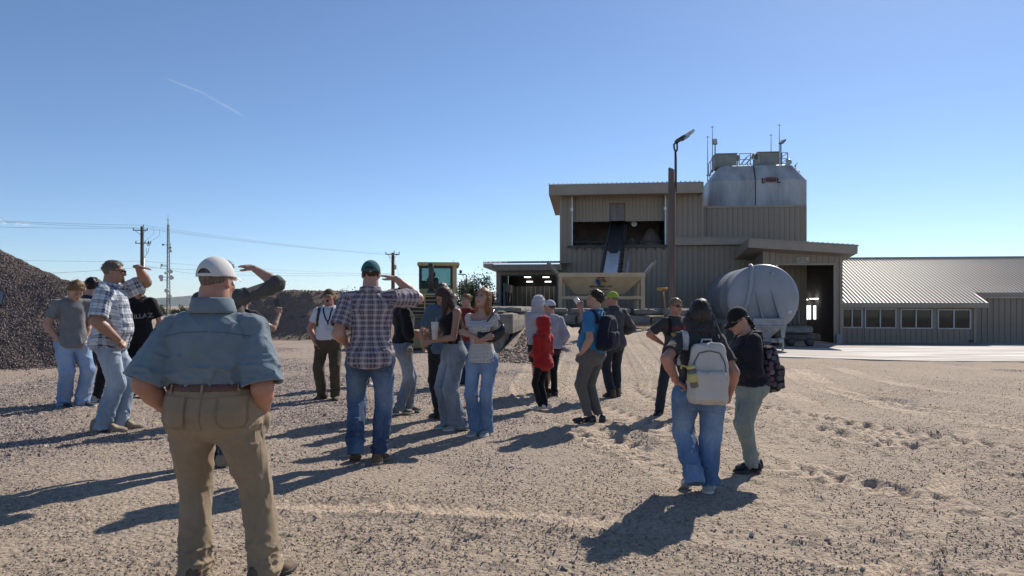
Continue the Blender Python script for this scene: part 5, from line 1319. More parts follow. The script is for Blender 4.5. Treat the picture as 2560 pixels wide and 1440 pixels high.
# radio mast
YR = 95.0; kr = YR / F
xr0, _, ztop_r = P(420, 560, YR); zg_r = -1.2
mast = thing('radio_mast', 'tall lattice radio mast hung with small dishes', 'radio mast', (xr0, YR, zg_r), rad(20))
hm = ztop_r - zg_r
MET = mat('mast steel', (0.16, 0.17, 0.17), 0.6, 0.3)
n_b = 26
legs = [[], [], []]
for k in range(n_b + 1):
    f_ = k / n_b; r_ = (5.6 + (2.2 - 5.6) * f_) * kr
    for j in range(3):
        a = 2 * math.pi * j / 3; legs[j].append(Vector((r_ * math.cos(a), r_ * math.sin(a), hm * f_)))
for j in range(3): MB().tube(legs[j], 0.055, 6).build('mast_leg', MET, mast)
q = MB()
for k in range(n_b):
    for j in range(3):
        a, b_ = legs[j][k], legs[(j + 1) % 3][k + 1]
        q.tube([a, b_], 0.026, 4, False).tube([legs[j][k], legs[(j + 1) % 3][k]], 0.026, 4, False)
q.build('lattice', MET, mast)
MB().tube([(0, 0, hm), (0, 0, hm + 26 * kr)], [0.05, 0.02], 6).lathe([(0.02, 0), (0.22, 0.05), (0.02, 0.1)], 10, 'z', (0, 0, hm + 9 * kr)).build('top_rod', MET, mast)
DISH = mat('dish white', (0.55, 0.55, 0.55), 0.5, var=0.05)
def dish(px, py, r, dr=1):
    zz = CH - (py - HZ) * kr - zg_r; xx_2 = (px - 420) * kr
    inv = Matrix.Rotation(-rad(20), 3, 'Z') @ Vector((xx_2, -0.5, 0))
    MB().lathe([(0.02, -0.1 * r), (r * 0.7, -0.05 * r), (r, 0.12 * r), (r * 0.95, 0.45 * r), (0.1 * r, 0.6 * r)], 18, 'y', (inv.x, inv.y, zz)).build('dish', DISH if r > 0.15 else MET, mast)
    MB().tube([(inv.x, inv.y + 0.3, zz), (0, 0, zz)], 0.035, 5).build('dish_arm', MET, mast)
for d_ in ((431, 679, 0.30), (433, 694, 0.32), (407, 693, 0.32), (408, 700, 0.22), (421, 727, 0.30), (429, 740, 0.26), (418, 683, 0.16), (431, 628, 0.2), (431, 620, 0.13), (412, 612.5, 0.14), (409, 663, 0.16)): dish(*d_)
for px, p0_, p1_ in ((429, 608, 632), (426, 730, 760), (405, 660, 672)):
    zz0, zz1 = CH - (p1_ - HZ) * kr - zg_r, CH - (p0_ - HZ) * kr - zg_r; v = Matrix.Rotation(-rad(20), 3, 'Z') @ Vector(((px - 420) * kr, -0.3, 0))
    MB().tube([(v.x, v.y, zz0), (v.x, v.y, zz1)], 0.04, 5).tube([(v.x, v.y, (zz0 + zz1) / 2), (0, 0, (zz0 + zz1) / 2)], 0.03, 5).build('whip_antenna', MET, mast)

# ---------------------------------------------------------------- trees and weeds
BARK = mat('bark', (0.12, 0.09, 0.065), 0.9, var=0.2, vs=6)
def leaf_mat(name, rgb):
    m, N, L, b = nodes_of(name)
    tc = N.new('ShaderNodeTexCoord'); nz = N.new('ShaderNodeTexNoise'); nz.inputs['Scale'].default_value = 2.5; L.new(tc.outputs['Object'], nz.inputs['Vector'])
    r = N.new('ShaderNodeValToRGB'); r.color_ramp.elements[0].position = .35; r.color_ramp.elements[1].position = .65
    r.color_ramp.elements[0].color = (*[c * .6 for c in rgb], 1); r.color_ramp.elements[1].color = (*[c * 1.3 for c in rgb], 1)
    L.new(nz.outputs['Fac'], r.inputs[0]); L.new(r.outputs[0], b.inputs['Base Color']); b.inputs['Roughness'].default_value = .6
    t = N.new('ShaderNodeBsdfTranslucent'); L.new(r.outputs[0], t.inputs[0]); mx = N.new('ShaderNodeMixShader'); mx.inputs[0].default_value = .35
    L.new(b.outputs[0], mx.inputs[1]); L.new(t.outputs[0], mx.inputs[2]); L.new(mx.outputs[0], N['Material Output'].inputs[0])
    return m
LEAF = leaf_mat('tree leaves', (0.075, 0.095, 0.035))
def tree(name, label, cat, x_, y_, z_, h, rx, n_leaf, ls, seed, m=None, group=None):
    r = random.Random(seed); t = thing(name, label, cat, (x_, y_, z_), 0, group)
    q = MB(); ends = []
    th = h * 0.3
    q.tube([(0, 0, 0), (0.03 * h, 0, th * 0.6), (0, 0.02 * h, th)], [0.045 * h, 0.035 * h, 0.03 * h], 8)
    for k in range(9):
        a = 2 * math.pi * k / 9 + r.uniform(-.3, .3); el = r.uniform(0.3, 1.3); l = r.uniform(.45, .8) * h * 0.62
        e = Vector((math.cos(a) * math.cos(el) * rx * 1.0, math.sin(a) * math.cos(el) * rx, th + math.sin(el) * l)); mid = e * .5 + Vector((r.uniform(-.1, .1), r.uniform(-.1, .1), .25 * th)) * h * .3
        q.tube([(0, 0, th * .8), mid, e], [.022 * h, .013 * h, .004 * h], 6); ends += [e, mid * .3 + e * .7]
        for s in range(3):
            e2 = e + Vector((r.gauss(0, .22) * rx, r.gauss(0, .22) * rx, r.gauss(0.06, .1) * h)); q.tube([mid * .4 + e * .6, e2], [.006 * h, .002 * h], 4, False); ends.append(e2)
    q.build('trunk', BARK, t)
    vs, fs = [], []
    for k in range(n_leaf):
        e = r.choice(ends); p = e + Vector((r.gauss(0, .14) * rx, r.gauss(0, .14) * rx, r.gauss(0, .075) * h))
        if p.z < th * 0.5: continue
        a = Vector((r.gauss(0, 1), r.gauss(0, 1), r.gauss(0, 1))).normalized(); b_ = a.orthogonal().normalized(); s = ls * r.uniform(.6, 1.5)
        i = len(vs); vs += [p - a * s, p + b_ * s * .45, p + a * s, p - b_ * s * .45]; fs.append((i, i + 1, i + 2, i + 3))
    link('crown', np_mesh('crown', np.array([tuple(v) for v in vs]), np.array(fs), False), m or LEAF, t)
    return t
x_, y_, z_ = P(1185, 762, 34)
tree('small_tree', 'small green leafy tree just right of the loader cab', 'tree', x_, y_, -0.2, 3.0, 1.2, 11000, 0.06, 3)
for k, (px, Y_, h_, lab) in enumerate(((850, 75, 3.3, 'leftmost far bush beyond the right end of the berm'), (874, 70, 3.9, 'green bush behind the shoulder of the plaid shirted man'), (1236, 70, 1.6, 'low bush right behind the blonde woman with the handbag'), (1226, 60, 1.7, 'dry bush at the left foot of the garage'), (448, 120, 2.2, 'tiny bush on the plain right of the radio mast'), (396, 110, 2.2, 'tiny bush on the plain left of the radio mast'))):
    x_ = P(px, 0, Y_)[0]; tree('far_bush', lab, 'bush', x_, Y_, -0.7, h_, h_ * 0.55, 1500, 0.12, 20 + k, group='bushes on the plain')
x_, y_, z_ = on_ground(1264, 872)
def tuft(name, label, x_, y_, z_, n_, h_, rr, seed):
    r = random.Random(seed); vs, fs = [], []
    for k in range(n_):
        a = r.uniform(0, 6.28); b_ = Vector((math.cos(a), math.sin(a), 0)) * r.uniform(0, rr) ; ln = Vector((r.gauss(0, .4), r.gauss(0, .4), 1)).normalized() * h_ * r.uniform(.5, 1.1); s = Vector((-math.sin(a), math.cos(a), 0)) * 0.008
        i = len(vs); vs += [b_ - s, b_ + s, b_ + ln * .6 + s * .7, b_ + ln, b_ + ln * .6 - s * .7]; fs.append((i, i + 1, i + 2, i + 3, i + 4))
    o = MB().add(vs, fs).build(name, leaf_mat('weed leaves', (0.12, 0.16, 0.04)) if 'weed leaves' not in bpy.data.materials else bpy.data.materials['weed leaves'], None, (x_, y_, z_)); tag(o, label, 'weed')
tuft('weed', 'green weed tuft growing at the foot of the near wall blocks', -0.18, 20.6, 0.28, 150, 0.22, 0.2, 4)

# ---------------------------------------------------------------- contrail and small clouds far away
def cloud_mat(name, dens, sc, st):
    m, N, L, b = nodes_of(name)
    N.remove(b); e = N.new('ShaderNodeBsdfTranslucent'); e.inputs[0].default_value = (1, 1, 1, 1)
    df = N.new('ShaderNodeBsdfDiffuse'); df.inputs[0].default_value = (1, 1, 1, 1)
    ad = N.new('ShaderNodeMixShader'); L.new(e.outputs[0], ad.inputs[1]); L.new(df.outputs[0], ad.inputs[2])
    tc = N.new('ShaderNodeTexCoord'); sp = N.new('ShaderNodeSeparateXYZ'); L.new(tc.outputs['Generated'], sp.inputs[0])
    mp = N.new('ShaderNodeMapping'); mp.inputs['Scale'].default_value = st; L.new(tc.outputs['Generated'], mp.inputs[0])
    nz = N.new('ShaderNodeTexNoise'); nz.inputs['Scale'].default_value = sc; nz.inputs['Detail'].default_value = 6; L.new(mp.outputs[0], nz.inputs['Vector'])
    at = N.new('ShaderNodeAttribute'); at.attribute_name = 'fade'
    f = mathn(N, L, 'MULTIPLY', at.outputs['Fac'], mathn(N, L, 'MULTIPLY', nz.outputs['Fac'], dens)); c = N.new('ShaderNodeClamp'); L.new(f, c.inputs[0])
    tr = N.new('ShaderNodeBsdfTransparent'); mx = N.new('ShaderNodeMixShader'); L.new(c.outputs[0], mx.inputs[0]); L.new(tr.outputs[0], mx.inputs[1]); L.new(ad.outputs[0], mx.inputs[2])
    L.new(mx.outputs[0], N['Material Output'].inputs[0]); return m
def streak(name, pts, wpx, Y, m, label, cat, pk=2.0):
    n_ = 60; V_, fd, Q_ = [], [], []
    pts = np.array(pts, float); ts = np.linspace(0, len(pts) - 1, n_)
    xsx, ysy = np.interp(ts, range(len(pts)), pts[:, 0]), np.interp(ts, range(len(pts)), pts[:, 1])
    for i in range(n_):
        t = i / (n_ - 1); j = min(i, n_ - 2); dx, dy = xsx[j + 1] - xsx[j], ysy[j + 1] - ysy[j]; l = math.hypot(dx, dy); nx_, ny_ = -dy / l, dx / l
        for k, s in enumerate((-1, -.4, 0, .4, 1)):
            V_.append(P(xsx[i] + nx_ * wpx * s, ysy[i] + ny_ * wpx * s, Y + 40 * abs(s))); fd.append((1 - abs(s)) ** 1.3 * math.sin(math.pi * t) ** pk * (0.75 + .35 * math.sin(9 * t + 2 * s)))
    for i in range(n_ - 1):
        for k in range(4): Q_.append((i * 5 + k, i * 5 + k + 1, i * 5 + 6 + k, i * 5 + 5 + k))
    me = np_mesh(name, V_, Q_); a = me.attributes.new('fade', 'FLOAT', 'POINT'); a.data.foreach_set('value', np.array(fd, np.float32))
    o = link(name, me, m); o.visible_shadow = True
    return tag(o, label, cat, kind='stuff')
streak('contrail', [(400, 188), (450, 209), (500, 228), (545, 252), (585, 275), (625, 300)], 5.5, 21000, cloud_mat('contrail vapour', 0.5, 5, (3, 3, 3)), 'short white aircraft contrail high in the blue sky', 'contrail', 1.0)
streak('cloud', [(-12, 546), (0, 549), (10, 554), (17, 560)], 7, 22000, cloud_mat('cloud vapour', 1.5, 4, (3, 3, 3)), 'scrap of white cloud cut by the left edge', 'cloud', 0.6)
streak('cloud', [(34, 561), (48, 557), (62, 560), (80, 558)], 5.5, 22000, cloud_mat('cloud vapour2', 1.4, 4, (3, 3, 3)), 'small white cloud just above the horizon at the left', 'cloud', 0.7)
streak('cloud', [(240, 508), (300, 506.5), (360, 508)], 2.5, 23000, cloud_mat('cirrus vapour', 0.35, 3, (2, 2, 2)), 'very faint streak of cirrus above the tall utility pole', 'cloud', 1.0)

# ---------------------------------------------------------------- the air: one box of thin haze round everything but the sky and clouds
hm_, N, L, b = nodes_of('thin haze')
N.remove(b)
pv = N.new('ShaderNodeVolumePrincipled'); pv.inputs['Color'].default_value = (0.80, 0.88, 1.0, 1); pv.inputs['Density'].default_value = 2.4e-5; pv.inputs['Anisotropy'].default_value = 0.25
L.new(pv.outputs[0], N['Material Output'].inputs['Volume'])
hz_o = MB().box(-12500, 12500, -80, 13500, -8.5, 330).build('haze', hm_)
tag(hz_o, 'thin blue haze over the yard and the plain', kind='stuff')
# ---------------------------------------------------------------- distance fields and their surfaces
def surface(f, lo, hi, h):
    """surface nets of the field f(N,3)->N over the box lo..hi"""
    lo, hi = np.array(lo, float), np.array(hi, float)
    n = np.ceil((hi - lo) / h).astype(int) + 2
    gx, gy, gz_ = [lo[i] + h * np.arange(n[i]) for i in range(3)]
    pts = np.stack(np.meshgrid(gx, gy, gz_, indexing='ij'), -1).reshape(-1, 3)
    Fv = np.concatenate([f(c) for c in np.array_split(pts, max(1, len(pts) // 250000))]).reshape(n).astype(np.float32)
    s = Fv < 0
    c8 = [(i, j, k) for i in (0, 1) for j in (0, 1) for k in (0, 1)]
    sl = lambda A, o: A[o[0]:o[0] + n[0] - 1, o[1]:o[1] + n[1] - 1, o[2]:o[2] + n[2] - 1]
    cnt = sum(sl(s, o).astype(np.int8) for o in c8)
    act = (cnt > 0) & (cnt < 8)
    I = np.argwhere(act)
    if not len(I): return np.zeros((0, 3)), np.zeros((0, 4), int)
    acc = np.zeros((len(I), 3)); m = np.zeros(len(I))
    for o in c8:
        for ax in range(3):
            if o[ax]: continue
            p = list(o); p[ax] = 1
            a = Fv[I[:, 0] + o[0], I[:, 1] + o[1], I[:, 2] + o[2]]; b = Fv[I[:, 0] + p[0], I[:, 1] + p[1], I[:, 2] + p[2]]
            x = (a < 0) != (b < 0)
            t = np.where(x, a / np.where(x, a - b, 1), 0)
            q = np.tile(np.array(o, float), (len(I), 1)); q[:, ax] = t
            acc += q * x[:, None]; m += x
    V = lo + h * (I + acc / m[:, None])
    idx = np.full(act.shape, -1, np.int64); idx[tuple(I.T)] = np.arange(len(I))
    Q = []
    for ax in range(3):
        u, v = (ax + 1) % 3, (ax + 2) % 3
        a = s; b = np.roll(s, -1, ax)
        E = np.argwhere(a != b); ok = (E[:, u] > 0) & (E[:, v] > 0) & (E[:, u] < n[u] - 1) & (E[:, v] < n[v] - 1) & (E[:, ax] < n[ax] - 1)
        E = E[ok]
        if not len(E): continue
        def c(du, dv):
            e = E.copy(); e[:, u] -= du; e[:, v] -= dv; return idx[tuple(e.T)]
        q = np.stack([c(1, 1), c(0, 1), c(0, 0), c(1, 0)], 1)
        fl = ~a[tuple(E.T)]; q[fl] = q[fl][:, ::-1]
        Q.append(q)
    Q = np.concatenate(Q); Q = Q[(Q >= 0).all(1)]
    return V, Q

def smin(a, b, k):
    h = np.clip(0.5 + 0.5 * (b - a) / k, 0, 1)
    return b * (1 - h) + a * h - k * h * (1 - h)
def smax(a, b, k): return -smin(-a, -b, k)
def cap(p, a, b, ra, rb, flat=None):
    """tapered capsule; flat=(axis, scale) squashes it"""
    a, b = np.asarray(a, float), np.asarray(b, float)
    ab = b - a; pa = p - a
    t = np.clip(pa @ ab / (ab @ ab), 0, 1)
    d = pa - t[:, None] * ab
    if flat is not None:
        ax, sc = flat; ax = np.asarray(ax, float); ax = ax / np.linalg.norm(ax)
        d = d + (d @ ax)[:, None] * ax * (1 / sc - 1)
    return np.linalg.norm(d, axis=1) - (ra + (rb - ra) * t)
def ell(p, c, r):
    r = np.asarray(r, float); q = (p - np.asarray(c, float)) / r
    k0 = np.linalg.norm(q, axis=1); k1 = np.linalg.norm(q / r, axis=1) + 1e-9
    return k0 * (k0 - 1) / k1
def rbox(p, c, hs, r):
    q = np.abs(p - np.asarray(c, float)) - (np.asarray(hs, float) - r)
    return np.linalg.norm(np.maximum(q, 0), axis=1) + np.minimum(q.max(1), 0) - r
def rotm(rx=0, ry=0, rz=0): return np.array(Matrix.Rotation(rad(rz), 3, 'Z') @ Matrix.Rotation(rad(ry), 3, 'Y') @ Matrix.Rotation(rad(rx), 3, 'X'))
def unit(v): v = np.asarray(v, float); return v / (np.linalg.norm(v) + 1e-9)
def ik(a, b, l1, l2, pole):
    a, b = np.asarray(a, float), np.asarray(b, float)
    d = b - a; L = np.linalg.norm(d)
    if L > (l1 + l2) * 0.999: b = a + d / L * (l1 + l2) * 0.999; d = b - a; L = np.linalg.norm(d)
    u = d / L; pole = np.asarray(pole, float); pole = unit(pole - u * (pole @ u))
    x = (l1 * l1 - l2 * l2 + L * L) / (2 * L); h = math.sqrt(max(l1 * l1 - x * x, 0))
    return a + u * x + pole * h, b

# ---------------------------------------------------------------- cloth, skin and hair materials
def skin_mat(name, rgb): 
    m = mat('skin ' + name, rgb, 0.5, var=0.07, vs=9, spec=0.35, bump=0.05, bs=150)
    b = m.node_tree.nodes['Principled BSDF']; b.inputs['Subsurface Weight'].default_value = 0.12; b.inputs['Subsurface Radius'].default_value = (0.012, 0.005, 0.003)
    return m
SK = {'fair': skin_mat('fair', (0.44, 0.255, 0.185)), 'pink': skin_mat('pink', (0.43, 0.215, 0.15)), 'tan': skin_mat('tan', (0.36, 0.20, 0.135))}
def cloth(name, rgb, bump=0.25, bs=420, var=0.09, rough=0.9): return mat('cloth ' + name, rgb, rough, var=var, vs=7, bump=bump, bs=bs, spec=0.15, sheen=0.15)
def denim(name, rgb, fade):
    if 'denim ' + name in MATS: return MATS['denim ' + name]
    m, N, L, b = nodes_of('denim ' + name); MATS['denim ' + name] = m
    tc = N.new('ShaderNodeTexCoord')
    def nz(s, st=(1, 1, 1)):
        mp = N.new('ShaderNodeMapping'); mp.inputs['Scale'].default_value = st; L.new(tc.outputs['Object'], mp.inputs[0])
        n = N.new('ShaderNodeTexNoise'); n.inputs['Scale'].default_value = s; n.inputs['Detail'].default_value = 5; L.new(mp.outputs[0], n.inputs['Vector']); return n.outputs['Fac']
    r = N.new('ShaderNodeValToRGB'); r.color_ramp.elements[0].position = .36; r.color_ramp.elements[1].position = .66
    r.color_ramp.elements[0].color = (*rgb, 1); r.color_ramp.elements[1].color = (*fade, 1)
    at = N.new('ShaderNodeAttribute'); at.attribute_name = 'wear'
    f = mathn(N, L, 'ADD', mathn(N, L, 'MULTIPLY', nz(4.5, (1, 1, .55)), 0.55), mathn(N, L, 'ADD', mathn(N, L, 'MULTIPLY', at.outputs['Fac'], 0.3), mathn(N, L, 'MULTIPLY', nz(90, (1, 1, .12)), 0.28)))
    L.new(f, r.inputs[0]); L.new(r.outputs[0], b.inputs['Base Color']); b.inputs['Roughness'].default_value = .9; b.inputs['Specular IOR Level'].default_value = .15
    bp = N.new('ShaderNodeBump'); bp.inputs['Strength'].default_value = .25; bp.inputs['Distance'].default_value = .01; L.new(nz(350), bp.inputs['Height']); L.new(bp.outputs[0], b.inputs['Normal'])
    return m
def plaid(name, base, c1, c2, size, w1=0.42, w2=0.12):
    """woven check in the cloth's own coordinates (attributes fu, fv in metres)"""
    m, N, L, b = nodes_of('plaid ' + name)
    out = []
    for ax in ('fu', 'fv'):
        at = N.new('ShaderNodeAttribute'); at.attribute_name = ax
        t = mathn(N, L, 'FRACT', mathn(N, L, 'DIVIDE', at.outputs['Fac'], size))
        broad = mathn(N, L, 'LESS_THAN', t, w1)
        thin = mathn(N, L, 'LESS_THAN', mathn(N, L, 'ABSOLUTE', mathn(N, L, 'SUBTRACT', t, w1 + (1 - w1) / 2)), w2 / 2)
        thin2 = mathn(N, L, 'LESS_THAN', mathn(N, L, 'ABSOLUTE', mathn(N, L, 'SUBTRACT', t, w1 / 2)), w2 / 2)
        out.append((broad, thin, thin2))
    f1 = mathn(N, L, 'MULTIPLY', mathn(N, L, 'ADD', out[0][0], out[1][0]), 0.5)
    c = mixc(N, L, f1, base, c1)
    f2 = mathn(N, L, 'MULTIPLY', mathn(N, L, 'ADD', out[0][1], out[1][1]), 0.45); c = mixc(N, L, f2, c, c2)
    f3 = mathn(N, L, 'MULTIPLY', mathn(N, L, 'ADD', out[0][2], out[1][2]), 0.4); c = mixc(N, L, f3, c, base)
    L.new(c, b.inputs['Base Color']); b.inputs['Roughness'].default_value = .85; b.inputs['Specular IOR Level'].default_value = .2
    tc = N.new('ShaderNodeTexCoord'); n = N.new('ShaderNodeTexNoise'); n.inputs['Scale'].default_value = 300; L.new(tc.outputs['Object'], n.inputs['Vector'])
    bp = N.new('ShaderNodeBump'); bp.inputs['Strength'].default_value = .2; bp.inputs['Distance'].default_value = .01; L.new(n.outputs['Fac'], bp.inputs['Height']); L.new(bp.outputs[0], b.inputs['Normal'])
    return m
def spotted(name, base, spot, size, thr, flower=False):
    m, N, L, b = nodes_of('print ' + name)
    at1, at2 = N.new('ShaderNodeAttribute'), N.new('ShaderNodeAttribute'); at1.attribute_name = 'fu'; at2.attribute_name = 'fv'
    cb = N.new('ShaderNodeCombineXYZ'); L.new(at1.outputs['Fac'], cb.inputs[0]); L.new(at2.outputs['Fac'], cb.inputs[1])
    v = N.new('ShaderNodeTexVoronoi'); v.voronoi_dimensions = '2D'; v.inputs['Scale'].default_value = 1 / size; v.inputs['Randomness'].default_value = .85 if flower else .4; L.new(cb.outputs[0], v.inputs['Vector'])
    f = mathn(N, L, 'LESS_THAN', v.outputs['Distance'], thr)
    if flower:
        r = N.new('ShaderNodeValToRGB'); r.color_ramp.interpolation = 'CONSTANT'
        for p, c in ((.3, (.24, .10, .12)), (.45, (.12, .11, .13)), (.6, (.28, .24, .27)), (.75, (.09, .12, .09))): e = r.color_ramp.elements.new(p); e.color = (*c, 1)
        r.color_ramp.elements[0].color = (.17, .14, .19, 1); L.new(v.outputs['Color'], r.inputs[0])
        inner = mathn(N, L, 'LESS_THAN', mathn(N, L, 'FRACT', mathn(N, L, 'MULTIPLY', v.outputs['Distance'], 6.0)), .62)
        c = mixc(N, L, mathn(N, L, 'MULTIPLY', f, inner), base, r.outputs[0])
    else: c = mixc(N, L, f, base, spot)
    L.new(c, b.inputs['Base Color']); b.inputs['Roughness'].default_value = .85; b.inputs['Specular IOR Level'].default_value = .2
    return m
def hair_mat(name, rgb, tl=0.3):
    key = 'hair ' + name
    if key in MATS: return MATS[key]
    m, N, L, b = nodes_of(key); MATS[key] = m
    tc = N.new('ShaderNodeTexCoord'); mp = N.new('ShaderNodeMapping'); mp.inputs['Scale'].default_value = (1, 1, .12); L.new(tc.outputs['Object'], mp.inputs[0])
    n = N.new('ShaderNodeTexNoise'); n.inputs['Scale'].default_value = 110; n.inputs['Detail'].default_value = 3; L.new(mp.outputs[0], n.inputs['Vector'])
    r = N.new('ShaderNodeValToRGB'); r.color_ramp.elements[0].position = .35; r.color_ramp.elements[1].position = .68
    r.color_ramp.elements[0].color = (*[c * .55 for c in rgb], 1); r.color_ramp.elements[1].color = (*[c * 1.45 for c in rgb], 1)
    L.new(n.outputs['Fac'], r.inputs[0]); L.new(r.outputs[0], b.inputs['Base Color']); b.inputs['Roughness'].default_value = .42; b.inputs['Specular IOR Level'].default_value = .5
    bp = N.new('ShaderNodeBump'); bp.inputs['Strength'].default_value = .6; bp.inputs['Distance'].default_value = .01; L.new(n.outputs['Fac'], bp.inputs['Height']); L.new(bp.outputs[0], b.inputs['Normal'])
    t = N.new('ShaderNodeBsdfTranslucent'); L.new(r.outputs[0], t.inputs[0]); mx = N.new('ShaderNodeMixShader'); mx.inputs[0].default_value = tl
    L.new(b.outputs[0], mx.inputs[1]); L.new(t.outputs[0], mx.inputs[2]); L.new(mx.outputs[0], N['Material Output'].inputs[0])
    return m
EYEW = mat('eye white', (0.30, 0.26, 0.24), 0.3, var=0.02); EYED = mat('eye dark', (0.03, 0.022, 0.018), 0.25, var=0.02)
LIPS = mat('lips', (0.30, 0.12, 0.10), 0.45, var=0.05); MOUTH = mat('mouth dark', (0.03, 0.01, 0.01), 0.7, var=0.02)
BLKP = mat('black plastic', (0.012, 0.012, 0.013), 0.25, var=0.02); RUBB = mat('shoe rubber white', (0.62, 0.60, 0.56), 0.6, var=0.1, vs=20)
RUBD = mat('shoe rubber dark', (0.05, 0.045, 0.04), 0.7, var=0.1, vs=20); RUBT = mat('shoe rubber tan', (0.24, 0.18, 0.12), 0.7, var=0.1, vs=20)
LEATHER = mat('brown leather', (0.11, 0.045, 0.03), 0.45, var=0.15, vs=8)

TORSO = np.array([  # z, half width, half depth, centre y   (fractions of the stature; front is -y)
    (.435, .030, .040, .006), (.455, .066, .062, .008), (.475, .090, .076, .010), (.50, .0985, .080, .012), (.53, .0985, .077, .010), (.57, .092, .068, .002), (.62, .084, .060, -.004),
    (.66, .086, .061, -.006), (.70, .093, .065, -.004), (.74, .098, .068, .000), (.77, .096, .063, .004), (.793, .083, .054, .008), (.812, .062, .045, .010), (.835, .040, .037, .009), (.87, .034, .034, .002)])
TORSO_F = np.array([
    (.435, .030, .040, .008), (.455, .070, .064, .010), (.475, .097, .078, .012), (.50, .104, .082, .013), (.53, .101, .076, .010), (.57, .090, .064, .002), (.62, .074, .053, -.002),
    (.66, .076, .055, -.006), (.70, .084, .066, -.014), (.735, .086, .070, -.016), (.77, .083, .058, -.002), (.793, .069, .049, .007), (.812, .050, .040, .010), (.835, .034, .032, .009), (.87, .029, .029, .002)])

class Fig: pass

